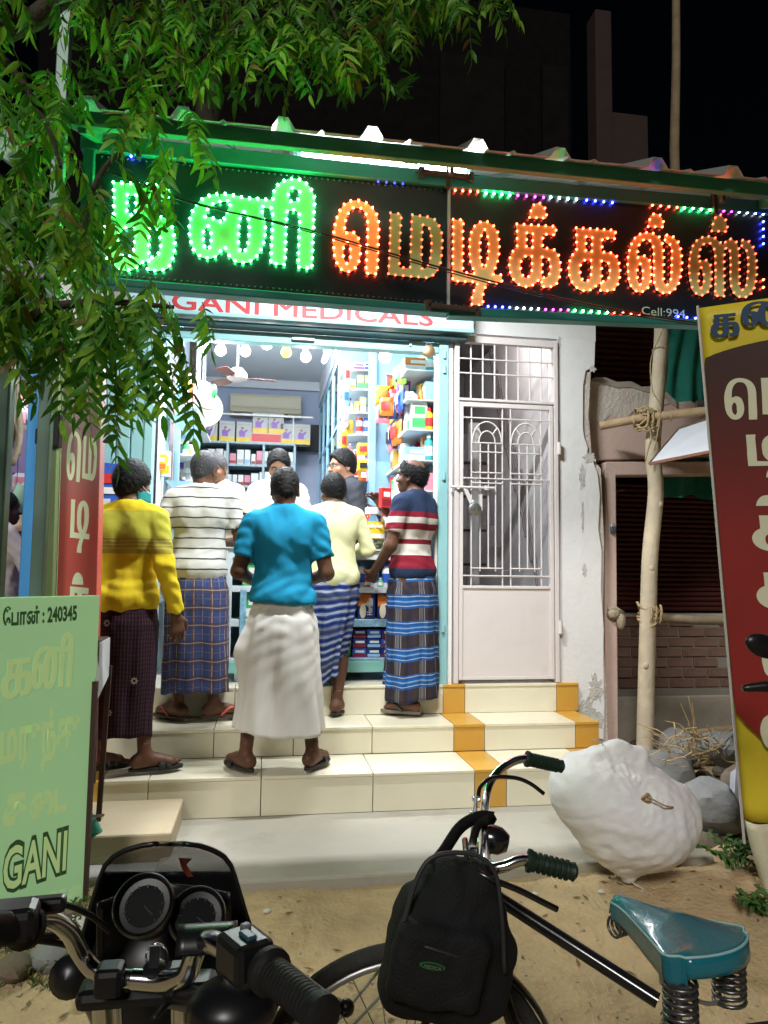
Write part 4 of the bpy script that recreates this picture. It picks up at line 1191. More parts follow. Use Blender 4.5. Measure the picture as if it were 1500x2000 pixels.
for (u, v, h, n, sp_, lb) in ((1425, 1640, .17, 9, .09, 'leafy green weed growing against the banner skirt'), (1440, 1740, .17, 11, .11, 'broad leafy weed in front of the banner on the sand'), (1490, 1720, .15, 8, .09, 'leafy weed nearest the right edge by the banner'), (1480, 1810, .11, 6, .06, 'small weed alone on the sand near the saddle')):
    q = P(u, v, Z=.0); weed(q[0], q[1], gz(q[0], q[1]), h, n, lb, sp_)
mb = MB(); c0 = P(1445, 1560, Y=3.6)
def bagf(a, c): return c0+np.array((.06*math.cos(2*pi*a)*(1-.5*c)+.01*math.sin(9*a*pi), .04*math.sin(2*pi*a), -.12+.26*c+.02*math.sin(14*a)))
mb.grid(bagf, 20, 8, True); tag(mb.build('plastic_bag', M('milky_plastic', (.55, .55, .60), .25, var=.1, spec=.6), smooth=50), 'crumpled pale plastic bag caught between stones and banner', 'bag')

# ================================================================== LEFT NEIGHBOUR
lh = thing('stall_room', 'neighbouring lilac stall room with blue doorpost at the left edge', 'building', (-2.1, 5.4, 0))
m_lil = M('lilac_distemper', (.34, .28, .48), .85, var=.06, bump=.1)
bx('room_wall', m_lil, -4.2, -1.45, 6.3, 6.4, .2, 3.6, lh); bx('room_wall', m_lil, -4.2, -4.1, 4.9, 6.3, .2, 3.6, lh); bx('room_wall', m_lil, -1.47, -1.40, 4.99, 6.3, .2, 3.6, lh)
bx('room_floor', m_conc, -4.2, -1.4, 4.8, 6.3, .2, .3, lh); bx('room_ceiling', m_lil, -4.2, -1.4, 4.8, 6.4, 3.2, 3.3, lh)
bx('doorpost', M('bright_blue_paint', (.06, .27, .58), .5, var=.08, bump=.1, dirt=.2, dcol=(.05, .15, .3)), -1.465, -1.345, 4.84, 4.96, .2, 3.2, lh, bevel=.006)
bx('lintel', M('bright_blue_paint'), -3.2, -1.465, 4.86, 4.95, 2.72, 3.1, lh, bevel=.006)
bx('white_edge', m_white, -1.342, -1.30, 4.86, 4.94, .2, 3.2, lh)
bx('wall_between', m_plaster, -1.30, -1.02, 4.86, 4.96, .2, 3.3, lh)
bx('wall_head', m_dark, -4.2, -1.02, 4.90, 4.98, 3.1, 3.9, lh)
bx('shelf_board', M('plank_brown', (.25, .15, .09), .7, var=.2), -2.6, -1.48, 5.95, 6.3, 1.66, 1.69, lh, bevel=.003)
bx('shelf_board', M('plank_brown'), -2.6, -1.48, 5.95, 6.3, .98, 1.01, lh, bevel=.003)
# price-list boards with rows of white lettering
pl = thing('list_board', 'maroon list board with rows of white Tamil words on the wall by the blue doorpost', 'sign', (-1.17, 4.83, .7))
m_maroon = M('maroon_print', (.20, .02, .035), .5, var=.15, scale=2)
bx('board', m_maroon, -1.285, -1.03, 4.835, 4.86, .62, 2.60, pl, bevel=.003)
bx('border', m_white, -1.30, -1.285, 4.83, 4.855, .62, 2.60, pl); bx('border', m_white, -1.03, -1.018, 4.83, 4.855, .62, 2.60, pl)
words = ['அசல்', 'அமிழ்', 'அரப்பு', 'ஆடு', 'மல்லி', 'திப்பிலி', 'பாதம்', 'லவங்க', 'செம்', 'மேனி', 'திரி', 'பால்', 'வேம்பு', 'சுக்கு', 'வசம்பு', 'சாரம்']
for i, w in enumerate(words):
    text_mesh(w, .058, m_white, (-1.265, 4.834, 2.50-i*.115), (1, 0, 0), (0, 0, 1), pl, offset=.002, xs=1.0, fit=.20)

# lit box sign with vertical Tamil letters (red, green metal frame)
rb = thing('box_sign', 'red light box sign with green frame and cream vertical Tamil letters beside the yellow shirt', 'sign', (-.86, 3.6, .6))
yb = 3.60
m_rb = graded('red_backlit_print', (.42, .075, .06), (.30, .20, .20), 1.02, 1.62, .4, .22)
m_gf = M('olive_green_metal', (.17, .23, .10), .5, var=.08)
q0, q1, q2, q3 = P(124, 700, Y=yb), P(192, 700, Y=yb), P(178, 1500, Y=yb), P(100, 1500, Y=yb)
ub = np.array((1, .0, 0)); 
lean = (q0-q3); lean /= np.linalg.norm(lean)
def RB(x, z, d=0): # x along the face, z up the leaning box
    return q3+np.array((x, -d, 0))+lean*z
HB = np.linalg.norm(q0-q3); WB = q1[0]-q0[0]+.02
mb = MB(); mb.add([RB(0, 0, 0), RB(WB, 0, 0), RB(WB, HB, 0), RB(0, HB, 0), RB(0, 0, -.10), RB(WB, 0, -.10), RB(WB, HB, -.10), RB(0, HB, -.10)], [(0, 1, 2, 3), (5, 4, 7, 6), (4, 0, 3, 7), (1, 5, 6, 2), (3, 2, 6, 7), (4, 5, 1, 0)])
mb.build('light_box', m_rb, rb, bevel=.003)
mb = MB(); mb.bar(RB(-.025, 0, .012), RB(-.025, HB, .012), .055, .13, (0, 1, 0)); mb.build('frame_stile', m_gf, rb, bevel=.003)
mb = MB(); mb.bar(RB(.004, 0, .022), RB(.004, HB, .022), .006, .006, (0, 1, 0)); mb.build('frame_lip', M('pale_green_edge', (.45, .55, .38), .4), rb)
loop = [(WB*.35, HB*1.0), (WB*.55, HB*.985), (WB*.72, HB*.95), (WB*.86, HB*.90), (WB*.96, HB*.83), (WB, HB*.76), (WB, HB)]
mb = MB(); mb.add([RB(x, z, .002) for x, z in loop], [tuple(range(len(loop)))[::-1]]); mb.build('yellow_corner', M('backlit_yellow', (.55, .50, .15), .4, emit=(.55, .5, .2), estr=.25), rb)
m_bl = M('backlit_cream', (.55, .60, .38), .4, emit=(.55, .6, .4), estr=.3)
def rletter(outer, holes, x, z, wdt, hgt):
    pts = np.array([p[:2] for p in outer], float); lo, hi = pts.min(0), pts.max(0)
    loops = [smooth_loop(outer)]+[smooth_loop(h) for h in holes]
    me, co = flat_letter('letter', loops, lambda p: (x+(p[0]-lo[0])/(hi[0]-lo[0])*wdt, z+(1-(p[1]-lo[1])/(hi[1]-lo[1]))*hgt), m_bl, rb, 0, .001)
    place_plane(me, co, RB(0, 0, .004), ub, lean, rb, 'letter')
zz = lambda v: (P(140, v, Y=yb)[2]-q3[2])/lean[2]
rletter(SE, SEH, WB*.16, zz(942), WB*.36, zz(842)-zz(942)); rletter(MA, MAH, WB*.56, zz(938), WB*.36, zz(850)-zz(938))
rletter(TI, TIH, WB*.30, zz(1080), WB*.48, zz(975)-zz(1080))
rletter(KA, KAH, WB*.25, zz(1235), WB*.60, zz(1145)-zz(1235)); rletter(PU, [], WB*.38, zz(1142), WB*.28, zz(1118)-zz(1142))
mb = MB(); a, c = P(105, 830, Y=3.52), P(100, 845, Y=3.52); mb.box(a[0]-.045, a[0]+.03, 3.50, 3.56, a[2]-.10, a[2]+.05); mb.box(a[0]-.075, a[0]-.04, 3.51, 3.55, a[2]-.09, a[2]-.02)
mb.build('choke_box', m_black, rb, bevel=.004, kind='stuff')
mb = MB(); mb.bar(RB(WB*.5, 0, -.05), RB(WB*.5, -.62, -.05), .05, .05, (0, 1, 0)); mb.build('post', m_gf, rb)

# pole rising past the awning on the left, dark green post at the very edge, slanted pale board
a = P(115, 300, Y=3.3)
mb = MB(); mb.box(a[0]-.026, a[0]+.026, 3.28, 3.33, 0.05, 4.9); tag(mb.build('steel_post', M('green_grey_steel', (.16, .24, .20), .45, .3, var=.1), bevel=.004), 'square green grey steel post rising past the left end of the awning', 'post')
a = P(2, 1000, Y=2.95)
mb = MB(); mb.box(a[0]-.05, a[0]+.018, 2.92, 2.99, -.1, 2.3); tag(mb.build('steel_post', M('dark_green_steel', (.07, .12, .09), .35, .5, var=.15), bevel=.008), 'dark green square post cut by the left edge', 'post')
sp_ = [P(-60, 170, Y=2.9), P(5, 240, Y=2.9), P(75, 338, Y=2.9), P(45, 338, Y=2.9), P(-60, 260, Y=2.9)]
mb = MB(); mb.prism([(q[0], q[2]) for q in sp_][::-1], (0, 2.9, 0), (1, 0, 0), (0, 0, 1), (0, .03, 0)); tag(mb.build('slanted_board', M('pale_green_board', (.30, .55, .38), .4, var=.05), bevel=.004), 'slanted pale green board edge behind the leaves at upper left', 'board')

# pale green standing signboard in the left foreground
gs = thing('standing_signboard', 'pale green standing signboard with faded yellow Tamil lettering', 'sign', (-.8, 3.0, 0))
A1 = P(168, 1803, Z=-.02); A0 = P(0, 1897, Z=-.06)
dr = A1-A0; dr[2] = 0; dr /= np.linalg.norm(dr)
A1 = A1.copy(); A1[2] = -.03
topz = P(172, 1163, Y=A1[1])[2]
GH = topz-A1[2]; GWd = .95
nrm = np.cross(dr, (0, 0, 1.)); 
def GP_(x, z, d=0): return A1+dr*x+np.array((0, 0, z))+nrm*d   # x negative to the left
def gpix(u, v):
    """board coordinates under a photograph pixel"""
    r = P(u, v, Y=5.0)-CAM
    s = ((A1-CAM) @ nrm)/(r @ nrm); q = CAM+r*s-A1
    return q @ dr, q[2]
m_gs = M('pale_green_flex', (.34, .58, .30), .4, var=.10, scale=1.7, emit=(.30, .54, .27), estr=.30, dirt=.25, dcol=(.38, .55, .30), dscale=1.2)  # faint emission added to brighten the board face and its print
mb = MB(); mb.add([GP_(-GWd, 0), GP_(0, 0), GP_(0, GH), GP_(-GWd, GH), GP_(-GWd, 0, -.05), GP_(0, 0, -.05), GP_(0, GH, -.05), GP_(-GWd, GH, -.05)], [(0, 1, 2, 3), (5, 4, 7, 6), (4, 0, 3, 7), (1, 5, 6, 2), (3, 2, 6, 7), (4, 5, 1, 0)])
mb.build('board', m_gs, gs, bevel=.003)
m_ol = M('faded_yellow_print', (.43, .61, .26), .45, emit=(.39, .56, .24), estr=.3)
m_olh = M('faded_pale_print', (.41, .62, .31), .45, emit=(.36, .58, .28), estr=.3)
m_gd = M('dark_green_print', (.05, .16, .06), .5)
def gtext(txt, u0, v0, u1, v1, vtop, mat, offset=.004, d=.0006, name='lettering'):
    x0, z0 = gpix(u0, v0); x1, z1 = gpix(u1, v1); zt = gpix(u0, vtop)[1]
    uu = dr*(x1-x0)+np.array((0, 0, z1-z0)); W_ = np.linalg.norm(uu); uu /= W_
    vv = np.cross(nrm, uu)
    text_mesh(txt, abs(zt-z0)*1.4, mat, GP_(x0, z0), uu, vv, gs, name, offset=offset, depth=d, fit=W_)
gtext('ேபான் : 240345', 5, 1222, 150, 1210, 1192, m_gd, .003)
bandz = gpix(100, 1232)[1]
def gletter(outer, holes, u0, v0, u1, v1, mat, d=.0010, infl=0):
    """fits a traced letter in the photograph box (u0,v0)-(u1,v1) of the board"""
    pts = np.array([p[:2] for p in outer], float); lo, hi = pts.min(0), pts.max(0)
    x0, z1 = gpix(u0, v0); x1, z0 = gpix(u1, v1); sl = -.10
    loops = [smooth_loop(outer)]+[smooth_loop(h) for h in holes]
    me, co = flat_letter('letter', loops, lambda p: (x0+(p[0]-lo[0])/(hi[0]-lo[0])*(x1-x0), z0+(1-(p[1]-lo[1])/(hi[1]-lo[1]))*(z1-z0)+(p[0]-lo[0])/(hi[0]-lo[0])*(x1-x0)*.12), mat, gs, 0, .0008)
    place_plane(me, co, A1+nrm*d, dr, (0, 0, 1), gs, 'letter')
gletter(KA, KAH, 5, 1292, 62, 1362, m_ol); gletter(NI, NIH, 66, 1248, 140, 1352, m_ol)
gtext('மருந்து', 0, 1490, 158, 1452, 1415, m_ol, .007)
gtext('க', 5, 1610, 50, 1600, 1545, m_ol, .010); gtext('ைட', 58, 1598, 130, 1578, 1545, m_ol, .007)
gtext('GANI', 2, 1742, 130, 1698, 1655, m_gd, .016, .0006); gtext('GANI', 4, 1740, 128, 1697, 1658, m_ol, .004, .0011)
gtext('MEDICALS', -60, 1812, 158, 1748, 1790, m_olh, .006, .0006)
# dark angle-iron stand with a white tray behind the board
st = thing('metal_stand', 'dark iron stand with a white sided tray behind the green signboard', 'stand', (-.62, 3.3, 0))
for (u, v, ut, vt, y, zb) in ((163, 1800, 186, 1330, 3.22, .03), (192, 1610, 214, 1300, 3.70, .222), (186, 1400, 188, 1250, 3.30, .5)):
    a = P(u, v, Y=y); c = P(ut, vt, Y=y); a[2] = zb
    mb = MB(); mb.bar(a, c, .022, .03 if y < 3.6 else .022); mb.build('leg', m_rust, st)
a = P(178, 1595, Y=3.26); c = P(202, 1592, Y=3.66)
mb = MB(); mb.bar(a, c, .008, .012); mb.build('tie_bar', m_rust, st)
ta, tb = P(183, 1262, Y=3.22), P(213, 1245, Y=3.70)
mb = MB(); mb.add([ta, tb, P(211, 1318, Y=3.70), P(189, 1365, Y=3.22)], [(0, 1, 2, 3)]); mb.build('side_panel', M('dusty_white_panel', (.55, .56, .55), .4, var=.08, dirt=.3), st, thick=.01)
mb = MB(); mb.add([ta, tb, tb-np.array((.5, 0, 0)), ta-np.array((.5, 0, 0))], [(0, 1, 2, 3)]); mb.build('tray_top', m_rust, st, thick=.012)
mb = MB(); mb.add([ta, P(189, 1365, Y=3.22), P(189, 1365, Y=3.22)-np.array((.5, 0, 0)), ta-np.array((.5, 0, 0))], [(0, 1, 2, 3)]); mb.build('front_panel', m_black, st, thick=.01)
a = P(172, 1598, Y=3.45); c = P(207, 1658, Z=.105)
mb = MB(); mb.tube([a+np.array((-.1, 0, .15)), a, c], .026, 12); tag(mb.build('pvc_pipe', M('teal_pvc', (.02, .25, .19), .35, var=.08), smooth=60), 'teal plastic pipe leaning against the metal stand', 'pipe')
# stones, scraps and grass in the lower left corner
GS = 'stones in the lower left corner'
for i, (u, v, sx, sz, lb, mt) in enumerate(((22, 1945, .075, .05, 'pale smooth stone at the lower left edge', m_rock), (85, 1975, .075, .05, 'grey stone below the motorcycle handlebar', m_rock), (150, 1960, .07, .045, 'brown stone right of the grey stones at lower left', m_rock2), (75, 1895, .06, .04, 'dark stone under the foot of the signboard', m_rock2), (130, 1890, .06, .04, 'brown stone behind the white scraps', m_rock2), (20, 1998, .07, .05, 'half hidden stone in the bottom left corner', m_rock2), (180, 2010, .07, .05, 'stone under the motorcycle fairing', m_rock))):
    q = P(u, v, Z=-.12); rock(q[0], q[1], gz(q[0], q[1])+.015, sx*1.15, sx*.8, sz, lb, mt, 40+i, 2, GS)
mb = MB()
for i in range(26):
    q = P(RNG.uniform(40, 170), RNG.uniform(1895, 1960), Z=-.12); z = gz(q[0], q[1])+.03
    s = RNG.uniform(.008, .024); R = rotm(RNG.uniform(0, 6), RNG.uniform(-.5, .5), RNG.uniform(-.5, .5))
    mb.add(np.array((q[0], q[1], z))+np.array([(-s, -s*.6, 0), (s, -s*.5, .004), (s*.8, s*.6, -.003), (0, s*.4, .008), (-s*.8, s*.6, 0)]) @ R.T, [(0, 1, 2, 3), (0, 3, 4)])
mb.build('paper_scraps', M('paper_scrap', (.55, .55, .50), .8), kind='stuff')
mb = MB()
for i in range(900):
    q = P(RNG.uniform(-40, 230), RNG.uniform(1850, 2030), Z=-.13); z = gz(q[0], q[1])
    if i % 3 == 0: q = (RNG.uniform(-.9, -.5), RNG.uniform(3.0, 3.2), 0); z = gz(q[0], q[1])
    h = RNG.uniform(.015, .05); a = RNG.uniform(0, 6.3); w = .0025
    d = np.array((math.cos(a), math.sin(a), 0)); e = np.array((-d[1], d[0], 0))
    b0 = np.array((q[0], q[1], z-.004))
    mb.add([b0-e*w, b0+e*w, b0+d*h*.4+e*w*.7+np.array((0, 0, h*.7)), b0+d*h*.9+np.array((0, 0, h))], [(0, 1, 2), (0, 2, 3)])
mb.build('grass', M('mixed_grass', (.10, .13, .04), .8, var=.5, scale=20), kind='stuff')
for (u, v) in ((520, 1845), (1045, 1795), (1175, 1795), (700, 1765)):
    q = P(u, v, Z=-.04)
    mb = MB(); mb.ball((q[0], q[1], gz(q[0], q[1])+.008), (.016, .011, .008), 7, 5); tag(mb.build('litter', M('paper_scrap'), smooth=40), {520: 'scrap of white litter on the sand beside the windscreen', 1045: 'tiny pale scrap between bicycle frame and sack', 1175: 'tiny white scrap left of the saddle spring', 700: 'tiny pale scrap on the sand under the apron edge'}[u], 'litter')
# ================================================================== SHOP INTERIOR
m_glass = M('clear_glass', (.85, .95, .93), .03, var=0, trans=1.0, ior=1.25, spec=.5)
m_shelf = M('pale_shelf', (.62, .68, .70), .35, var=.04)
m_shelfblue = M('shelf_blue', (.28, .50, .64), .5, var=.05)
m_wht = M('carton_white', (.74, .74, .73), .5, var=.03)
PCOL = {'white': (.74, .74, .73), 'green': (.06, .38, .12), 'blue': (.03, .10, .48), 'orange': (.72, .20, .03), 'red': (.58, .03, .03), 'yellow': (.78, .52, .03),
        'teal': (.05, .40, .42), 'purple': (.20, .07, .38), 'pink': (.68, .26, .34), 'cream': (.68, .60, .42), 'black': (.02, .02, .025), 'light blue': (.25, .48, .70),
        'dark blue': (.012, .03, .16), 'lime': (.28, .58, .06), 'brown': (.22, .11, .05), 'maroon': (.25, .02, .03), 'grey': (.4, .4, .42), 'olive': (.30, .33, .16), 'gold': (.5, .34, .07)}
def pm(c): return M('print_'+c.replace(' ', '_'), PCOL[c], .38, var=.08, scale=22, spec=.5)
USED = {}
def lab(s):
    """labels must each be different: the caller words them by place"""
    return s
def carton(x, y, z, w, d, h, col, band, label, group, rz=0.0, face=(0, -1)):
    """printed box; the printed panel, band and flap line are pieces of their own; local front is -y turned by rz"""
    t = thing('carton', label, 'box', (x, y, z), group, rz)
    g = .0012
    mb = MB(); mb.box(-w/2, w/2, -d/2, d/2, 0, h); mb.build('box', pm(col), t, bevel=.002, local=True, bseg=1)
    mb = MB(); mb.box(-w/2+.004, w/2-.004, -d/2-g, -d/2, h*.10, h*.42); mb.build('band', pm(band), t, local=True)
    mb = MB(); mb.box(-w*.30, w*.36, -d/2-g, -d/2, h*.55, h*.80); mb.build('print_panel', pm('white' if col != 'white' else band), t, local=True)
    return t
def bottle(x, y, z, r, h, col, capc, label, group, labc=None, n=12, cat='bottle'):
    t = thing('bottle', label, cat, (x, y, z), group)
    mb = MB(); mb.lathe((0, 0, 0), [(r*.9, 0), (r, h*.03), (r, h*.66), (r*.82, h*.76), (r*.42, h*.82), (r*.42, h*.86)], n); mb.build('body', pm(col), t, smooth=40, local=True)
    mb = MB(); mb.lathe((0, 0, 0), [(r*.52, h*.855), (r*.52, h*.99), (r*.4, h)], n); mb.build('cap', pm(capc), t, smooth=40, local=True)
    mb = MB(); mb.lathe((0, 0, 0), [(r*1.012, h*.18), (r*1.012, h*.55)], n, cap=False); mb.build('label', pm(labc or 'white'), t, smooth=40, local=True)
    return t
def canister(x, y, z, r, h, col, lid, label, group, n=14, cat='tin'):
    t = thing('canister', label, cat, (x, y, z), group)
    mb = MB(); mb.lathe((0, 0, 0), [(r, 0), (r, h*.8), (r*.93, h*.86)], n); mb.build('body', pm(col), t, smooth=40, local=True)
    mb = MB(); mb.lathe((0, 0, 0), [(r*.98, h*.82), (r*.98, h*.98), (r*.9, h)], n); mb.build('lid', pm(lid), t, smooth=40, local=True)
    mb = MB(); mb.lathe((0, 0, 0), [(r*1.01, h*.2), (r*1.01, h*.5)], n, cap=False); mb.build('label', pm('white' if col != 'white' else lid), t, smooth=40, local=True)
    return t
def pouch(x, y, z, w, h, col, spot, label, group, rz=0.0, th=.025, cat='packet', tilt=0.0):
    t = thing('pouch', label, cat, (x, y, z), group, rz)
    def f(a, c):
        e = (1-(2*a-1)**4)*(1-(2*c-1)**4)
        return e
    mb = MB()
    for s in (-1, 1):
        mb.grid(lambda a, c: ((a-.5)*w*(1-.06*math.sin(pi*c)), s*th*f(a, c)*(.8+.2*math.sin(9*a+7*c))+tilt*c*h, c*h), 7, 8)
    mb.build('wrapper', pm(col), t, smooth=180, local=True)
    mb = MB()
    mb.grid(lambda a, c: ((a-.5)*w*.62, -th*f(.19+a*.62, .28+.44*c)*1.02-.0022+tilt*(.28+.44*c)*h, (.28+.44*c)*h), 5, 5)
    mb.build('print_panel', pm(spot), t, smooth=180, local=True)
    return t

# ---- counter
ct = thing('shop_counter', 'glass fronted teal shop counter packed with boxes and bottles', 'counter', (.40, 5.2, .664))
cx0, cx1, cy0, cy1 = -.225, 1.06, 4.97, 5.40
m_tealb = M('mint_paint', (.22, .48, .42), .5, var=.05, dirt=.15, dcol=(.12, .25, .22))
bx('plinth', m_tealb, cx0, cx1, cy0-.02, cy1, .722, .795, ct, bevel=.004)
for x in (cx0+.08, .34, cx1-.08):
    for y in (cy0+.04, cy1-.05):
        mb = MB(); mb.lathe((x, y, .664), [(.022, 0), (.022, .058)], 8); mb.build('foot', m_white, ct, smooth=40)
m_ledge = M('blue_sticker_strip', (.22, .42, .66), .4, var=.55, scale=26)
for z0, z1, nm in ((.795, .812, 0), (1.02, 1.068, 1), (1.245, 1.285, 0), (1.468, 1.530, 0)):
    bx('shelf_board', m_shelf, cx0, cx1, cy0, cy1, z0, z1, ct, bevel=.003)
bx('sticker_strip', m_ledge, .35, cx1, cy0-.003, cy0, 1.022, 1.066, ct); bx('sticker_strip', m_ledge, cx0+.11, cx1, cy0-.003, cy0, .797, .811, ct)
bx('sticker_strip', m_ledge, cx0+.085, cx0+.125, cy0-.012, cy0-.004, .80, 1.26, ct)
for x in (cx0, .345, cx1-.03): bx('post', m_shelf, x, x+.03, cy0-.006, cy0+.02, .812, 1.468, ct, bevel=.003)
bx('back_panel', m_shelfblue, cx0, cx1, cy1, cy1+.012, .72, 1.53, ct)
bx('end_panel', M('white_laminate', (.62, .66, .68), .4), cx0-.012, cx0, cy0-.01, cy1, .722, 1.53, ct)
bx('end_panel', m_shelfblue, cx1, cx1+.012, cy0, cy1, .722, 1.53, ct)
bx('counter_top', M('glass_top', (.55, .68, .68), .1, var=.04, spec=.7), cx0-.02, cx1+.02, cy0-.02, cy1+.02, 1.530, 1.538, ct)
GC = 'goods in the counter front'
yf = cy0+.055
# lowest row
for i, x in enumerate((.425, .545)):
    for k in range(2): pouch(x, yf+.01, .812+k*.095, .115, .10, 'green', 'lime', ('upper' if k else 'lower')+(' left' if i == 0 else ' right')+' green soap pouch at the bottom of the counter', 'green pouches at the bottom of the counter', 0, .04)
for i in range(4):
    for k in range(3):
        carton(.655+i*.098, yf+.03, .812+k*.064, .094, .10, .060, 'dark blue' if (i+k) % 3 else 'blue', 'light blue' if i % 2 else 'maroon', f'dark blue soap carton, {["first", "second", "third", "fourth"][i]} column from the green pouches, {["lowest", "middle", "topmost"][k]} of its stack', 'blue soap cartons at the bottom of the counter')
# lettered malt-drink cartons
for i, x in enumerate((.43, .565, .70, .835, .96)):
    t = carton(x, yf+.04, 1.068, .120, .11, .170, 'dark blue', 'dark blue', f'navy and orange malt drink carton, {["first", "second", "third", "fourth", "fifth"][i]} from the left in the counter', 'malt drink cartons in the counter')
    mb = MB(); mb.prism([(-.058, .085), (-.02, .10), (.02, .12), (.035, .17-.002), (-.058, .17-.002)], (0, -.0563, 0), (1, 0, 0), (0, 0, 1), (0, -.001, 0)); mb.build('orange_corner', pm('orange'), t, local=True)
    mb = MB(); mb.prism([(.035+.022*math.cos(a)-.06, .055+.05*math.sin(a)) for a in np.linspace(0, 2*pi, 15)[:-1]], (0, -.0575, 0), (1, 0, 0), (0, 0, 1), (0, -.001, 0)); mb.build('cup_print', pm('cream'), t, local=True)
    text_mesh('Horlicks', .050, m_wht, (.038, -.0575, .028), (0, 0, 1), (-1, 0, 0), t, offset=.0018, fit=.115).location = (.038, -.0575, .028)
# pump bottles
for i in range(7):
    x = .40+.088*i
    bottle(x, yf+.01, 1.285, .033, .165, 'white', 'blue', f'white lotion bottle with blue cap, {["first", "second", "third", "fourth", "fifth", "sixth", "seventh"][i]} from the left on the upper counter shelf', 'blue capped bottles on the upper counter shelf', 'blue')
    bottle(x+.04, yf-.02, 1.285, .018, .062, ('red', 'green', 'pink')[i % 3], 'white', f'tiny {("red", "green", "pink")[i % 3]} bottle standing before the {["first", "second", "third", "fourth", "fifth", "sixth", "seventh"][i]} blue capped bottle', 'tiny bottles before the blue capped bottles')
# left bay of the counter
carton(-.02, yf+.03, .812, .20, .10, .20, 'orange', 'orange', 'orange carton with white hand print low in the left counter bay', GC)
carton(-.02, yf+.03, 1.068, .22, .10, .165, 'green', 'white', 'green and white carton in the middle of the left counter bay', GC)
carton(-.03, yf+.03, 1.285, .20, .10, .150, 'green', 'gold', 'dark green carton with a golden wheel on the upper left counter shelf', GC)
mb = MB(); mb.lathe((-.01, yf-.024, 1.34), [(.045, 0), (.045, .006)], 20, (0, -1, 0)); mb.lathe((-.01, yf-.030, 1.34), [(.014, 0), (.014, .006)], 12, (0, -1, 0)); 
tag(mb.build('paper_wheel', pm('cream'), smooth=40), 'cream round wheel print standing before the dark green carton', 'card')
pouch(.18, yf+.02, .812, .12, .18, 'light blue', 'white', 'light blue pouch behind the white dhoti in the counter', GC); pouch(.20, yf+.02, 1.068, .12, .16, 'pink', 'white', 'pink pouch in the middle counter shelf behind the blue shirt', GC)
# things on the counter
jr = thing('sweet_jar', 'big clear sweet jar with white lid and yellow label on the counter', 'jar', (.745, 5.05, 1.538))
mb = MB(); mb.lathe((0, 0, 0), [(.072, 0), (.078, .01), (.078, .20), (.060, .235), (.052, .24), (.052, .25)], 24, cap=False); mb.build('glass', m_glass, jr, smooth=45, local=True)
mb = MB(); mb.lathe((0, 0, 0), [(.060, .245), (.060, .285), (.055, .29)], 20); mb.build('lid', m_white, jr, smooth=40, local=True)
mb = MB(); mb.lathe((0, 0, 0), [(.0795, .075), (.0795, .19)], 24, cap=False); mb.build('label', pm('yellow'), jr, smooth=40, local=True)
mb = MB(); mb.lathe((0, 0, 0), [(.0800, .078), (.0800, .108)], 24, cap=False); mb.build('label_band', m_wht, jr, smooth=40, local=True)
text_mesh('milkybar', .034, m_wht, (-.055, -.0835, .15), (1, 0, 0), (0, 0, 1), jr, offset=.002, fit=.11).location = (-.055, -.084, .15)
mb = MB()
for i in range(90):
    a, rr = RNG.uniform(0, 6.3), .068*math.sqrt(RNG.uniform()); mb.ball((rr*math.cos(a), rr*math.sin(a), .014+RNG.uniform(0, .055)), (.011, .009, .008), 5, 4)
mb.build('sweets', M('mixed_sweets', (.40, .36, .22), .4, var=.7, scale=40), jr, local=True, smooth=60, kind='stuff')
GT = 'goods standing on the counter'
carton(.885, 5.06, 1.538, .10, .07, .13, 'dark blue', 'lime', 'dark blue gum carton with green end beside the sweet jar', GT); carton(.985, 5.06, 1.538, .08, .07, .13, 'lime', 'blue', 'lime green carton beside the dark blue gum carton', GT)
carton(.93, 5.06, 1.668, .13, .07, .055, 'maroon', 'white', 'maroon carton lying on the dark blue gum carton', GT); carton(.93, 5.06, 1.723, .11, .06, .05, 'blue', 'yellow', 'blue carton topmost above the gum carton', GT)
carton(.84, 5.22, 1.538, .11, .09, .30, 'red', 'white', 'tall red carton standing behind the sweet jar', GT)
pouch(-.02, 5.2, 1.538, .20, .21, 'red', 'orange', 'large red printed pouch by the older man on the counter', GT, th=.05); pouch(-.05, 5.26, 1.538, .20, .25, 'green', 'lime', 'green pouch behind the red printed pouch', GT, th=.04)
carton(.12, 5.15, 1.538, .12, .10, .06, 'white', 'light blue', 'small white carton by the shopkeeper\'s hand', GT)

# ---- back rack with rows of small medicine boxes
rk = thing('medicine_rack', 'blue grey rack of small medicine boxes along the back wall', 'rack', (-.05, 8.2, .664))
m_rk = M('rack_grey_blue', (.36, .50, .56), .5, var=.06)
for z in (2.742, 2.50, 2.27, 2.04, 1.81, 1.58, 1.35, 1.0):
    bx('shelf_board', m_rk, -.74, .31, 8.0, 8.35, z, z+.022, rk, bevel=.002)
for x in (-.74, -.40, -.02, .31): bx('upright', m_rk, x-.012, x+.012, 7.995, 8.35, .664, 2.742, rk)
bx('back_board', M('rack_back', (.10, .15, .19), .7), -.74, .32, 8.36, 8.38, .664, 2.75, rk); bx('back_board', M('charcoal_board', (.05, .05, .055), .8), -.62, .60, 8.40, 8.42, 2.75, 3.06, rk)
for x in (-.60, .29): 
    mb = MB(); mb.bar((x, 8.02, 2.77), (x+(.10 if x < 0 else 0), 8.02, 3.06), .012, .012); mb.build('brace', m_white, rk)
mb = MB(); mb.bar((-.50, 8.02, 3.06), (.50, 8.02, 3.06), .02, .02); mb.build('brace', m_white, rk)
ro = ['top', 'second', 'third', 'fourth', 'fifth', 'sixth']; 
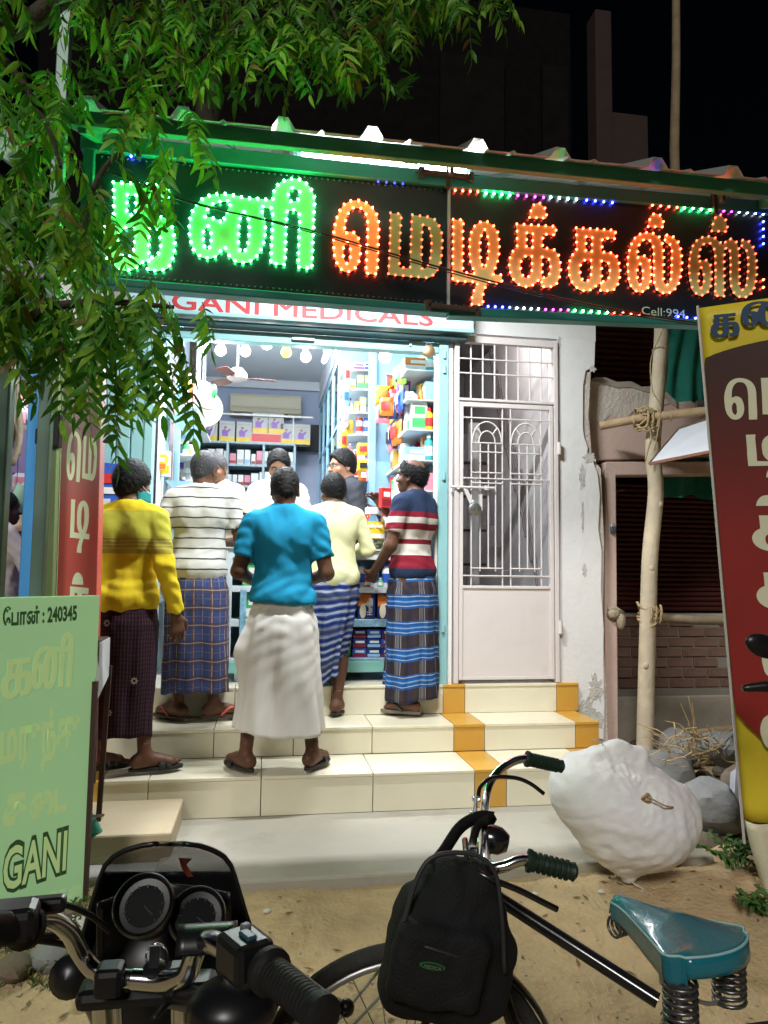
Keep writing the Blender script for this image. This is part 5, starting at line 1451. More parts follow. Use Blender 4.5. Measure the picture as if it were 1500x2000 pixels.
for r, z in enumerate((2.522, 2.292, 2.062, 1.832, 1.602)):
    x = -.70; k = 0
    while x < .26:
        w = RNG.uniform(.05, .085); h = RNG.uniform(.11, .16)
        t = thing('medicine_box', f'small {"white" if (k+r) % 4 else "pink"} medicine box in the {ro[r]} row of the back rack', 'box', (x+w/2, 8.06, z), 'small medicine boxes on the back rack')
        mb = MB(); mb.box(-w/2+.003, w/2-.003, -.04, .05, 0, h); mb.build('box', pm('white') if (k+r) % 4 else pm('pink'), t, local=True, bevel=.002, bseg=1)
        mb = MB(); mb.box(-w/2+.006, w/2-.006, -.042, -.0402, h*.05, h*.33); mb.build('label', pm(('maroon', 'grey', 'light blue', 'maroon')[(k+r) % 4]), t, local=True)
        x += w+.004; k += 1
# cartons on top of the rack
def topbox(x, z, k, nm):
    t = thing('carton', nm, 'box', (x, 8.12, z), 'pictured cartons on top of the back rack')
    mb = MB(); mb.box(-.082, .082, -.07, .07, 0, .225); mb.build('box', M('pale_carton', (.52, .51, .50), .5, var=.04), t, local=True, bevel=.003)
    mb = MB(); mb.box(-.080, .080, -.0715, -.0702, .004, .055); mb.build('band', pm('yellow'), t, local=True)
    mb = MB(); mb.prism([(-.05, .06), (.012, .06), (.012, .10), (.04, .135), (.03, .145), (-.005, .12), (-.03, .14), (-.055, .115)], (0, -.0702, 0), (1, 0, 0), (0, 0, 1), (0, -.0012, 0)); mb.build('figure_print', pm('purple'), t, local=True)
    mb = MB(); mb.lathe((-.018, -.0702, .155), [(.016, 0), (.016, .0012)], 10, (0, -1, 0)); mb.build('figure_print', pm('brown'), t, local=True)
    mb = MB(); mb.box(-.07, .07, -.0715, -.0702, .185, .20); mb.build('title_print', pm('grey'), t, local=True)
for i, x in enumerate((-.60, -.415, -.235)): topbox(x, 2.764, i, f'pale carton with purple figure, {["leftmost", "second", "third"][i]} on the rack top left of the red box')
topbox(-.065, 2.872, 3, 'pale carton with purple figure standing on the red box, left one'); topbox(.105, 2.872, 4, 'pale carton with purple figure standing on the red box, right one')
topbox(.215+.02, 2.764, 5, 'pale carton with purple figure right of the red box'); 
carton(.0, 8.10, 2.764, .33, .14, .105, 'white', 'white', 'long white carton with red front under two pictured cartons', 'long carton'); mb = MB(); mb.box(-.155, .160, 8.028, 8.0295, 2.775, 2.86); tag(mb.build('red_card', pm('red')), 'red card front on the long white carton', 'card')
topbox(.395, 2.764, 6, 'pale carton with purple figure at the right end of the rack top')

# ---- air conditioner, fan, clock, tubes, bulbs
ac = thing('air_conditioner', 'cream wall air conditioner above the back rack', 'air conditioner', (0, 8.4, 3.13))
m_ac = M('aged_cream_plastic', (.58, .54, .40), .4, var=.03)
prof = [(0, 0), (.13, 0), (.19, .04), (.205, .10), (.205, .20), (.19, .235), (0, .24)]
mb = MB(); mb.prism([(-a, c) for a, c in prof][::-1], (-.405, 8.50, 3.125), (0, 1, 0), (0, 0, 1), (.79, 0, 0)); mb.build('casing', m_ac, ac, bevel=.006)
mb = MB(); mb.bar((-.36, 8.335, 3.142), (.24, 8.335, 3.142), .012, .022); mb.build('vent', M('vent_brown', (.12, .08, .05), .6), ac)
mb = MB(); mb.bar((-.37, 8.312, 3.163), (.36, 8.312, 3.163), .006, .01); mb.build('louvre', m_ac, ac)
mb = MB(); mb.box(-.395, .375, 8.290, 8.2945, 3.20, 3.205); mb.build('seam', M('seam_tan', (.35, .31, .22), .5), ac)
fn = thing('ceiling_fan', 'brown bladed ceiling fan hanging in the shop', 'fan', (-.255, 6.3, 3.02))
m_fan = M('fan_brown', (.20, .075, .06), .4, var=.1)
mb = MB(); mb.lathe((-.255, 6.3, 2.985), [(.05, 0), (.085, .02), (.085, .065), (.045, .11), (.015, .12)], 20); mb.build('motor', M('fan_cream', (.6, .5, .45), .4), fn, smooth=40)
mb = MB(); mb.lathe((-.255, 6.3, 3.10), [(.011, 0), (.011, .42), (.05, .43), (.05, .46)], 10); mb.build('rod', m_white, fn, smooth=40)
for k in range(3):
    a = math.radians(8+120*k); R = np.array(Matrix.Rotation(a, 3, 'Z') @ Matrix.Rotation(math.radians(9), 3, 'X'))
    mb = MB(); o_ = np.array((-.255, 6.3, 3.01))
    mb.prism([(.16, -.035), (.24, -.055), (.50, -.058), (.53, -.03), (.53, .03), (.50, .058), (.24, .045), (.16, .03)], o_, R[:, 0]*.62, R[:, 1], R[:, 2]*.006); mb.build('blade', m_fan, fn, bevel=.002)
    mb = MB(); mb.bar(o_+R[:, 0]*.07, o_+R[:, 0]*.12, .03, .008); mb.build('blade_arm', m_fan, fn)
ck = thing('wall_clock', 'round pale yellow clock with green centre behind the striped shirt', 'clock', (-.575, 7.0, 2.88))
cc = np.array((-.575, 7.0, 2.88))
mb = MB(); mb.lathe(cc, [(.16, 0), (.172, .01), (.172, .03), (.155, .036)], 32, (0, -1, 0)); mb.build('rim', M('clock_cream', (.62, .58, .42), .4), ck, smooth=40)
mb = MB(); mb.lathe(cc-(0, .031, 0), [(.155, 0), (.154, .002)], 32, (0, -1, 0)); mb.build('dial', M('clock_yellow', (.66, .62, .36), .5), ck)
mb = MB(); mb.lathe(cc-(0, .034, 0), [(.078, 0), (.077, .002)], 28, (0, -1, 0)); mb.build('green_centre', M('clock_green', (.22, .50, .28), .5), ck)
mb = MB(); mb.bar(cc-(0, .039, 0), cc+(.10, -.039, -.012), .006, .002); mb.build('hand', m_black, ck); mb = MB(); mb.bar(cc-(0, .041, 0), cc+(-.05, -.041, .03), .008, .002); mb.build('hand', m_black, ck)
for k in range(1, 13):
    a = pi/2-2*pi*k/12
    text_mesh(str(k), .036, M('clock_ink', (.25, .22, .14), .6), cc+np.array((.122*math.cos(a), -.0335, .122*math.sin(a)-.012)), (1, 0, 0), (0, 0, 1), ck, name='numeral', align='CENTER')
mb = MB(); mb.tube([cc+(0, 0, .17), cc+(0, .0, .68)], .006, 5); mb.build('hanger', m_white, ck)
for (x, y, L_, lb) in ((-.1, 5.35, 1.2, 'lit fluorescent tube on the shop ceiling over the counter'), (0.0, 6.55, 1.1, 'lit fluorescent tube deeper in the shop near the fan')):
    t = thing('tube_light', lb, 'tube light', (x, y, 3.45))
    mb = MB(); mb.tube([(x-L_/2, y, 3.44), (x+L_/2, y, 3.44)], .013, 10); mb.build('tube', EM('tube_glow_shop', (.93, .97, 1.0), 34), t, smooth=60)
    mb = MB(); mb.box(x-L_/2-.03, x+L_/2+.03, y-.02, y+.02, 3.47, 3.56); mb.build('batten', m_white, t)
t = thing('tube_light', 'short lit tube on the slanting cornice above the glass cabinet', 'tube light', (.70, 5.6, 3.1))
a, c = P(633, 705, Y=5.6), P(647, 672, Y=5.0)
mb = MB(); mb.tube([a, c], .022, 10); mb.build('tube', EM('tube_glow2', (1, .96, .97), 3.2), t, smooth=60)
mb = MB(); mb.tube([a+np.array((0, 0, .02)), np.array((a[0], a[1], 3.56))], .006, 5); mb.tube([c+np.array((0, 0, .02)), np.array((c[0], c[1], 3.56))], .006, 5); mb.build('hanger', m_white, t, kind='stuff')
e_bulb = EM('bulb_glow', (1.0, .97, .93), 16); e_bulby = EM('yellow_bulb_glow', (1.0, .78, .12), 1.7)
m_sock = M('bulb_socket', (.6, .6, .6), .4)
BL = [(398, 678, 4.98, 'leftmost glowing bulb over the shop door, behind the leaves'), (431, 684, 5.0, 'second glowing bulb over the shop door'), (479, 686, 5.15, 'third glowing bulb over the shop door, right of the fan rod'), (521, 672, 4.95, 'fourth glowing bulb over the shop door, left of the yellow one'), (559, 688, 4.98, 'yellow bulb over the shop door'), (597, 697, 5.1, 'glowing bulb right of the yellow bulb'), (752, 697, 5.1, 'biggest glowing bulb near the right shelves')]
for i, (u, v, y, lb) in enumerate(BL):
    q = P(u, v, Y=y); s = .037 if i != 6 else .045
    t = thing('light_bulb', lb, 'bulb', (q[0], y, q[2]), 'bulbs hanging over the shop door')
    mb = MB(); mb.lathe((0, 0, 0), [(.006, -s), (s*.6, -s*.82), (s*.95, -s*.35), (s, 0), (s*.9, s*.42), (s*.62, s*.85), (s*.42, s*1.2)], 14); mb.build('glass', e_bulby if i == 4 else e_bulb, t, smooth=60, local=True)
    mb = MB(); mb.lathe((0, 0, 0), [(s*.48, s*1.15), (s*.48, s*1.7), (.008, s*1.8)], 10); mb.build('socket', m_sock, t, smooth=40, local=True)
    mb = MB(); mb.tube([(0, 0, s*1.8), (0, 0, 3.56-q[2])], .0035, 5); mb.build('cord', m_white, t, local=True)
    if i in (1, 5): lamp('bulb_light', 'POINT', (q[0], y, q[2]-.09), 5, (1.0, .96, .9), radius=.04)

# ---- right side: front rack with oblique shelves, corner rack, glass cabinet
rr = thing('side_rack', 'pale blue side rack of glass shelves inside the right of the doorway', 'rack', (1.0, 5.35, 1.6))
SZ = (2.785, 2.575, 2.365, 2.155, 1.945, 1.735)
for z in SZ:
    bx('shelf_board', m_shelf, .95, 1.165, 4.93, 5.72, z-.008, z, rr, bevel=.002); bx('shelf_lip', m_white, .942, .95, 4.93, 5.72, z-.011, z+.008, rr)
bx('upright', m_shelf, 1.135, 1.165, 4.90, 4.928, 1.54, 3.0, rr); bx('back_panel', m_blue, .85, 1.168, 5.725, 5.75, 1.45, 3.4, rr)
bx('side_partition', m_blue, .80, .85, 5.70, 5.80, .72, 3.4, rr)
G1 = 'goods on the right side rack'
def row(z, items, sname):
    y = 4.97
    for kind, colr, c2, w, h, lb in items:
        x = .995+RNG.uniform(-.01, .02); h *= 1.12
        if kind == 'c': carton(x, y+w/2, z, w, .11, h, colr, c2, lb, G1, rz=-pi/2+RNG.uniform(-.1, .1) if w > .07 else -.5)
        if kind == 'b': bottle(x, y+w/2, z, w/2, h, colr, c2, lb, G1)
        if kind == 't': canister(x, y+w/2, z, w/2, h, colr, c2, lb, G1)
        if kind == 'p': pouch(x-.05, y+w/2, z-.05, w*1.4, h*1.15, colr, c2, lb, G1, rz=-pi/2+RNG.uniform(-.3, .3), th=.035)
        if kind == 'C': carton(x+.04, y+w/2, z, w*1.3, w, h, colr, c2, lb, G1, rz=0)
        y += w+.012
row(SZ[0], [('C', 'orange', 'white', .16, .085, 'orange and white carton on the top shelf of the side rack'), ('p', 'lime', 'green', .15, .13, 'lime green snack packet on the top shelf'), ('p', 'green', 'lime', .13, .12, 'deeper green packet behind the lime one on the top shelf'), ('c', 'white', 'red', .12, .10, 'white carton with red band at the far end of the top shelf')], 'top')
row(SZ[1], [('c', 'white', 'light blue', .06, .05, 'flat white carton at the near end of the second shelf'), ('p', 'blue', 'white', .14, .13, 'blue and white crinkled packet on the second shelf'), ('p', 'pink', 'yellow', .12, .11, 'pink packet with yellow print on the second shelf'), ('p', 'gold', 'orange', .13, .12, 'golden packet on the second shelf'), ('p', 'yellow', 'gold', .14, .15, 'yellow packet at the far end of the second shelf')], '2')
row(SZ[2], [('C', 'white', 'green', .085, .19, 'tall white and green carton, nearer of two on the third shelf'), ('C', 'white', 'green', .085, .185, 'tall white and green carton, farther of two on the third shelf'), ('b', 'white', 'purple', .05, .14, 'white bottle with purple cap on the third shelf'), ('p', 'orange', 'red', .13, .14, 'orange packet with red print on the third shelf'), ('p', 'dark blue', 'white', .12, .15, 'dark blue packet with white print on the third shelf'), ('p', 'pink', 'black', .12, .16, 'pink packet with black print at the far end of the third shelf')], '3')
row(SZ[3], [('C', 'light blue', 'white', .15, .085, 'light blue carton in the open end of the fourth shelf'), ('t', 'grey', 'white', .07, .13, 'grey tin with white lid on the fourth shelf'), ('t', 'cream', 'orange', .075, .13, 'cream tin with orange lid on the fourth shelf'), ('t', 'orange', 'red', .07, .12, 'orange tin with red lid on the fourth shelf'), ('c', 'gold', 'brown', .08, .12, 'brown banded golden carton on the fourth shelf'), ('b', 'light blue', 'teal', .06, .12, 'light blue bottle at the far end of the fourth shelf')], '4')
row(SZ[4], [('b', 'teal', 'light blue', .085, .19, 'big teal bottle at the near end of the fifth shelf'), ('c', 'white', 'pink', .10, .15, 'white carton with pink print on the fifth shelf'), ('c', 'orange', 'purple', .07, .13, 'orange carton with purple band on the fifth shelf'), ('c', 'white', 'cream', .10, .14, 'plain white carton on the fifth shelf'), ('c', 'white', 'light blue', .10, .13, 'white carton with light blue band on the fifth shelf'), ('c', 'green', 'white', .06, .12, 'green carton on the fifth shelf'), ('c', 'red', 'white', .06, .15, 'red carton at the far end of the fifth shelf')], '5')
row(SZ[5], [('C', 'light blue', 'white', .16, .09, 'long light blue carton at the near end of the lowest shelf'), ('b', 'teal', 'white', .07, .15, 'teal bottle with white cap on the lowest shelf'), ('b', 'white', 'red', .06, .15, 'white bottle with red cap on the lowest shelf'), ('b', 'blue', 'white', .055, .16, 'blue bottle with white cap on the lowest shelf'), ('b', 'white', 'blue', .055, .15, 'white bottle with blue cap on the lowest shelf'), ('b', 'maroon', 'gold', .05, .15, 'maroon bottle with golden cap on the lowest shelf'), ('b', 'dark blue', 'black', .05, .15, 'dark blue bottle at the far end of the lowest shelf')], '6')
for si, z in enumerate(SZ):
    for yi in range(9):
        c, s_ = (('white', 'green'), ('light blue', 'white'), ('orange', 'yellow'), ('white', 'red'), ('yellow', 'red'), ('pink', 'white'), ('teal', 'white'), ('purple', 'pink'), ('red', 'white'), ('cream', 'brown'))[RNG.integers(10)]
        y = 4.98+.082*yi; lb = f'{c} {{}} standing at the back of the {ro[si]} shelf of the side rack'; h = RNG.uniform(.11, .19)
        if RNG.random() < .45: bottle(1.115, y, z, .032, h, c, s_, lb.format('bottle'), G1, s_)
        else: carton(1.115, y, z, .074, .07, h, c, s_, lb.format('carton'), G1, rz=-pi/2)
G2 = 'garland packets hanging from the side rack'
for i, (u, v, c, s) in enumerate(((768, 750, 'red', 'orange'), (782, 735, 'yellow', 'gold'), (770, 780, 'red', 'pink'), (745, 775, 'yellow', 'gold'), (760, 805, 'blue', 'white'), (750, 800, 'orange', 'red'), (742, 815, 'pink', 'black'), (795, 725, 'lime', 'green'), (780, 772, 'purple', 'white'))):
    q = P(u, v, Y=5.45-.03*(i % 3)); pouch(q[0], q[1]-.02*i, q[2]-.07, .11, .14, c, s, f'{c} packet with {s} print hanging in the strip before the side rack, {["first", "second", "third", "fourth", "fifth", "sixth", "seventh", "eighth", "ninth"][i]} counted', G2, rz=RNG.uniform(-.6, .3), th=.03)
for i, (u, v, c, s) in enumerate(((705, 893, 'red', 'white'), (708, 910, 'yellow', 'black'), (712, 928, 'orange', 'white'), (708, 878, 'yellow', 'red'), (722, 905, 'pink', 'white'), (726, 930, 'pink', 'maroon'))):
    q = P(u, v, Y=5.78); pouch(q[0], 5.78-.02*(i % 2), q[2]-.05, .10, .10, c, s, f'{c} snack sachet with {s} print in the strip by the young man, {["uppermost but one", "middle", "lowest", "uppermost", "upper right", "lower right"][i]}', 'snack sachets hanging by the young man', rz=RNG.uniform(-.2, .2), th=.02)
# corner rack facing the door
cr_ = thing('corner_rack', 'narrow corner rack of glass shelves facing the door', 'rack', (.73, 6.0, 1.6))
CZ = (3.02, 2.86, 2.67, 2.49, 2.31, 2.15)
for z in CZ:
    mb = MB(); mb.prism([(.60, 0), (.66, -.10), (.72, -.14), (.84, -.14), (.84, .16), (.60, .16)], (0, 5.98, z-.012), (1, 0, 0), (0, 1, 0), (0, 0, .012)); mb.build('shelf_board', m_shelf, cr_, bevel=.002)
bx('upright', m_shelf, .822, .84, 5.832, 5.845, .72, 3.3, cr_); bx('back_panel', m_pale, .60, .845, 6.145, 6.16, .72, 3.4, cr_)
G3 = 'goods on the corner rack'
def crow(z, items):
    for kind, c, s, x, w, h, lb in items:
        y = 5.90
        if kind == 'c': carton(x, y, z, w, .07, h, c, s, lb, G3)
        if kind == 'b': bottle(x, y, z, w/2, h, c, s, lb, G3)
        if kind == 't': canister(x, y, z, w/2, h, c, s, lb, G3)
        if kind == 'p': pouch(x, y, z, w, h, c, s, lb, G3)
crow(CZ[0], [('c', 'white', 'purple', .73, .10, .06, 'white carton with purple band on top of the corner rack'), ('c', 'white', 'blue', .80, .05, .07, 'white carton with blue band at the right of the corner rack top')])
crow(CZ[1], [('c', 'olive', 'green', .745, .055, .12, 'olive green carton, left of the pair high in the corner rack'), ('c', 'olive', 'green', .805, .055, .12, 'olive green carton, right of the pair high in the corner rack'), ('c', 'cream', 'orange', .68, .05, .08, 'cream carton beside the olive pair')])
crow(CZ[2], [('c', 'olive', 'cream', .77, .05, .13, 'single olive carton on the third corner shelf'), ('c', 'yellow', 'white', .72, .035, .09, 'narrow yellow carton on the third corner shelf'), ('b', 'grey', 'black', .665, .045, .12, 'grey bottle on the third corner shelf'), ('b', 'green', 'white', .82, .03, .10, 'thin green bottle on the third corner shelf')])
crow(CZ[3], [('t', 'white', 'red', .745, .055, .14, 'white talc tin with red lid on the fourth corner shelf'), ('t', 'white', 'blue', .805, .055, .14, 'white talc tin with blue lid on the fourth corner shelf'), ('p', 'yellow', 'gold', .66, .07, .12, 'yellow pouch on the fourth corner shelf')])
crow(CZ[4], [('c', 'white', 'pink', .74, .08, .06, 'low white carton with pink band on the fifth corner shelf'), ('c', 'brown', 'cream', .80, .04, .06, 'small brown carton on the fifth corner shelf'), ('b', 'pink', 'white', .67, .045, .11, 'pink bottle on the fifth corner shelf')])
crow(CZ[5], [('c', 'gold', 'red', .70, .07, .08, 'golden carton on the lowest corner shelf'), ('c', 'cream', 'red', .78, .07, .07, 'cream carton on the lowest corner shelf')])
for i in range(5):
    z = 2.9-.18*i
    pouch(.635-.006*i, 5.86, z, .06, .15, ('white', 'light blue', 'white', 'yellow', 'pink')[i], ('red', 'blue', 'pink', 'red', 'white')[i], f'{("white", "light blue", "white", "yellow", "pink")[i]} sachet hanging left of the corner rack at height {["one", "two", "three", "four", "five"][i]} from the top', 'sachets hanging left of the corner rack', th=.015)
# glass fronted cabinet running back along the right wall
gc = thing('glass_cabinet', 'long blue cabinet with sliding glass doors along the right wall', 'cabinet', (.85, 7.3, .664))
xg = .60
bx('top', m_shelfblue, xg, 1.16, 6.2, 8.40, 3.20, 3.26, gc); bx('base', m_shelfblue, xg, 1.16, 6.2, 8.40, .664, .80, gc)
for z in (2.62, 2.10, 1.60, 1.15): bx('shelf_board', m_shelfblue, xg, 1.16, 6.2, 8.40, z, z+.03, gc)
for y in (6.2, 6.75, 7.3, 7.85, 8.36): bx('upright', m_shelfblue, xg-.004, xg+.03, y, y+.04, .80, 3.20, gc)
bx('back_panel', m_pale, 1.10, 1.16, 6.24, 8.40, .80, 3.20, gc)
for y0, y1 in ((6.24, 6.75), (6.79, 7.3), (7.34, 7.85), (7.89, 8.36)):
    for z0, z1 in ((1.63, 2.10), (2.13, 2.62), (2.65, 3.20)):
        bx('pane', m_glass, xg+.008, xg+.013, y0, y1, z0, z1, gc)
bx('bulkhead', m_ceil, xg-.01, 1.17, 6.2, 8.5, 3.28, 3.56, gc)
for z, zn in ((2.65, 'upper'), (2.13, 'middle'), (1.63, 'lower')):
    for y in np.arange(6.30, 8.3, .125):
        c = ('white', 'light blue', 'pink', 'green', 'white', 'teal')[RNG.integers(6)]
        carton(.72, y, z, .105, .12, RNG.uniform(.12, .30), c, ('maroon', 'blue', 'grey', 'green')[RNG.integers(4)], f'{c} medicine carton behind the cabinet glass on the {zn} shelf', 'cartons behind the cabinet glass', rz=-pi/2)

# ---- left side of the shop: posts, poster strips, rack with hanging sachets
lr = thing('left_rack', 'pale rack with blue posts and poster strips inside the left of the doorway', 'rack', (-.6, 5.5, .664))
bx('glass_door', m_shelf, -.70, -.695, 4.98, 5.30, .9, 2.9, lr); 
for (u0, u1, y, mt) in ((276, 288, 4.92, m_wht), (289, 302, 5.0, M('poster_white', (.64, .60, .64), .4, var=.15, scale=18)), (304, 306, 5.02, m_steel), (307, 318, 5.2, m_shelfblue), (329, 338, 5.35, M('post_mauve', (.30, .24, .26), .5)), (339, 350, 5.4, M('post_sky', (.30, .52, .60), .45)), (377, 386, 6.2, m_shelf)):
    a, c = P(u0, 900, Y=y), P(u1, 900, Y=y); bx('post', mt, a[0], c[0], y, y+.03, .67, 3.3, lr, bevel=.003)
for z in (1.15, 1.55, 1.9, 2.2, 2.55):
    bx('shelf_board', m_shelf, -.735, -.50, 5.42, 6.9, z, z+.015, lr)
for z, y in ((2.42, 5.1), (1.98, 5.1)):
    mb = MB(); mb.prism([(0, 0), (.22, -.22), (.22, 0)], (-.66, y, z), (1, 0, 0), (0, 0, 1), (0, .02, 0)); mb.build('bracket', m_shelfblue, lr)
bx('back_panel', M('teal_back', (.28, .42, .46), .6), -.738, -.733, 5.42, 8.0, .67, 3.2, lr)
pa, pb = P(291, 745, Y=4.97), P(299, 1010, Y=4.97)
for i, (v, c) in enumerate(((748, 'purple'), (770, 'red'), (795, 'pink'), (820, 'maroon'), (850, 'lime'), (880, 'orange'), (905, 'orange'), (935, 'light blue'))):
    q = P(292+RNG.uniform(-3, 4), v, Y=4.965); mb = MB(); mb.box(q[0]-.012, q[0]+.012, 4.992, 4.997, q[2]-.035, q[2]+.035); mb.build('poster_print', pm(c), lr)
G4 = 'goods on the left rack'
q = P(320, 905, Y=5.15); carton(q[0], 5.15, q[2]-.09, .085, .05, .17, 'white', 'yellow', 'white framed yellow card in the left rack', G4); carton(q[0]-.004, 5.08, q[2]-.06, .06, .02, .11, 'yellow', 'orange', 'yellow card standing on the left rack front', G4)
for i, (u, v, c, s) in enumerate(((357, 770, 'cream', 'orange'), (357, 795, 'orange', 'cream'), (356, 825, 'yellow', 'red'), (358, 850, 'white', 'light blue'), (368, 815, 'purple', 'white'), (366, 885, 'white', 'gold'), (358, 900, 'purple', 'blue'), (370, 910, 'white', 'grey'), (355, 925, 'pink', 'white'), (366, 935, 'grey', 'white'), (372, 780, 'white', 'pink'), (362, 745, 'cream', 'yellow'))):
    q = P(u, v, Y=5.75); pouch(q[0], 5.75+RNG.uniform(-.06, .06), q[2]-.06, .085, .135, c, s, f'{c} sachet with {s} print in the hanging strips of the left rack, {["a", "second", "third", "fourth", "fifth", "sixth", "seventh", "eighth", "ninth", "tenth", "eleventh", "twelfth"][i] if i else "first"} one', 'sachets hanging from the left rack', rz=RNG.uniform(-.3, .3), th=.02)
for i in range(9):
    bottle(-.60, 5.5+.15*i, (1.565, 1.915, 2.215)[i % 3], .03, .16, ('white', 'blue', 'green')[i % 3], ('red', 'white', 'white')[i % 3], f'{("white", "blue", "green")[i % 3]} bottle on the left rack, place {i//3+1} on its shelf', 'bottles on the left rack')
q = P(396, 762, Y=5.6); t = thing('party_lantern', 'white orange and green hanging paper lantern above the clock', 'lantern', (q[0], 5.6, q[2]))
mb = MB(); mb.ball((0, 0, 0), (.075, .075, .07), 14, 8); mb.build('shade', EM('lantern_glow', (1, .98, .95), 1.6), t, smooth=60, local=True)
for c, x in (('orange', -.08), ('green', .08)):
    mb = MB(); mb.ball((x, .02, .0), (.025, .05, .055), 10, 6); mb.build('side_panel', pm(c), t, smooth=60, local=True)
mb = MB(); mb.tube([(0, 0, .07), (0, 0, 3.56-q[2])], .004, 5); mb.build('cord', m_white, t, local=True)
# blue hanging sachet banner beside the yellow shirt
q = P(205, 950, Y=4.7); t = thing('sachet_banner', 'blue tapered hanging sachet banner behind the yellow shirted man', 'banner', (q[0], 4.7, q[2]-.15))
mb = MB(); mb.prism([(-.055, .15), (-.075, -.02), (-.04, -.10), (.02, -.12), (.08, -.08), (.08, .14)][::-1], q, (1, 0, 0), (0, 0, 1), (0, .012, 0)); mb.build('sheet', pm('blue'), t, bevel=.003)
mb = MB(); mb.box(q[0]-.055, q[0]+.08, 4.694, 4.698, q[2]-.045, q[2]-.005); mb.build('white_band', pm('white'), t); mb = MB(); mb.box(q[0]-.01, q[0]+.06, 4.694, 4.698, q[2]+.02, q[2]+.08); mb.build('red_print', pm('red'), t)
for i in range(6):
    qq = P(200+i*4, 990+i*12, Y=4.65); pouch(qq[0], 4.65, qq[2]-.05, .09, .10, ('grey', 'white', 'purple', 'red', 'dark blue', 'white')[i], 'white' if i % 2 == 0 else 'red', f'{("grey", "white", "purple", "red", "dark blue", "white")[i]} sachet in the strip under the blue banner, number {i+1} from the top', 'sachets hanging under the blue banner', th=.015)
# ---- neighbour room goods
G5 = 'goods in the lilac stall room'
q = P(38, 905, Y=6.05); t = thing('storage_jar', 'cream ribbed plastic jar on the lilac stall shelf', 'jar', (q[0], 6.05, 1.69)); 
mb = MB(); mb.lathe((0, 0, 0), [(.075, 0), (.08, .01)]+[(.08-(.003 if i % 2 else 0), .03+.012*i) for i in range(14)]+[(.07, .21)], 18); mb.build('body', pm('cream'), t, smooth=30, local=True); mb = MB(); mb.lathe((0, 0, 0), [(.072, .21), (.072, .24)], 18); mb.build('lid', m_white, t, smooth=30, local=True)
canister(q[0]-.17, 6.1, 1.69, .07, .17, 'yellow', 'gold', 'yellow tin at the left on the lilac stall shelf', G5); canister(q[0]-.12, 6.0, 1.69, .04, .09, 'white', 'grey', 'small white tin before the yellow tin', G5)
for i, (u, v, c, s) in enumerate(((48, 800, 'pink', 'white'), (56, 815, 'orange', 'white'), (46, 822, 'grey', 'pink'), (54, 790, 'red', 'pink'))):
    q = P(u, v, Y=5.6); pouch(q[0], 5.6, q[2]-.08, .14, .19, c, s, f'{c} toy packet hanging in the lilac stall, {["upper left", "right", "lower", "topmost"][i]} of the cluster', 'toy packets hanging in the lilac stall', rz=RNG.uniform(-.4, .4), th=.04)
mb = MB(); q = P(40, 810, Y=5.6); mb.tube([(q[0], 5.6, q[2]+.1), (q[0], 5.6, q[2]-.55)], .003, 5); tag(mb.build('string', m_black), 'thin dark string hanging from the toy packets', 'string')
q = P(42, 975, Y=5.5); t = thing('plastic_mug', 'pale green translucent plastic mug held up in the lilac stall', 'mug', (q[0], 5.5, q[2]-.1))
mb = MB(); R = np.array(Matrix.Rotation(.45, 3, 'Y')); mb.lathe(q-R[:, 2]*.09, [(.055, 0), (.06, .01), (.075, .17), (.08, .18)], 20, R[:, 2]); mb.build('cup', M('mint_plastic', (.36, .62, .45), .25, var=.04), t, smooth=40)
mb = MB(); mb.tube(smoothpath([q+R@np.array((.075, 0, .06)), q+R@np.array((.12, 0, .04)), q+R@np.array((.12, 0, -.04)), q+R@np.array((.065, 0, -.06))], 4), .008, 6); mb.build('handle', M('mint_plastic'), t, smooth=60)
for i, (u, v, c, s) in enumerate(((48, 940, 'white', 'pink'), (56, 945, 'pink', 'white'), (40, 1062, 'dark blue', 'white'), (52, 1062, 'blue', 'white'), (50, 1105, 'red', 'orange'), (38, 1125, 'white', 'light blue'))):
    q = P(u, v, Y=6.0); pouch(q[0], 5.98, q[2]-.07, .17, .13, c, s, f'{c} bundle in the lilac stall, {["above the mug", "right of the mug", "on the lower left shelf", "on the lower right shelf", "lowest at right", "lowest at left"][i]}', 'bundles in the lilac stall', th=.05)
q = P(48, 1150, Y=5.3); canister(q[0], 5.3, .3, .14, .62, 'yellow', 'yellow', 'yellow plastic bucket at the foot of the blue doorpost', G5, cat='bucket')
q = P(18, 790, Y=4.6); mb = MB()
for i in range(9): mb.tube(smoothpath([(q[0]+RNG.uniform(-.03, .05), 4.6, q[2]+.25-.03*i), (q[0]+RNG.uniform(-.03, .08), 4.58, q[2]+.05-.03*i), (q[0]+RNG.uniform(-.02, .06), 4.6, q[2]-.2-.02*i)], 4), RNG.uniform(.008, .02), 6)
tag(mb.build('dry_rags', M('rag_beige', (.36, .31, .23), .9, var=.3, bump=.5), smooth=180, kind='stuff'), 'dry beige rags hanging at the left edge stall', 'rag')
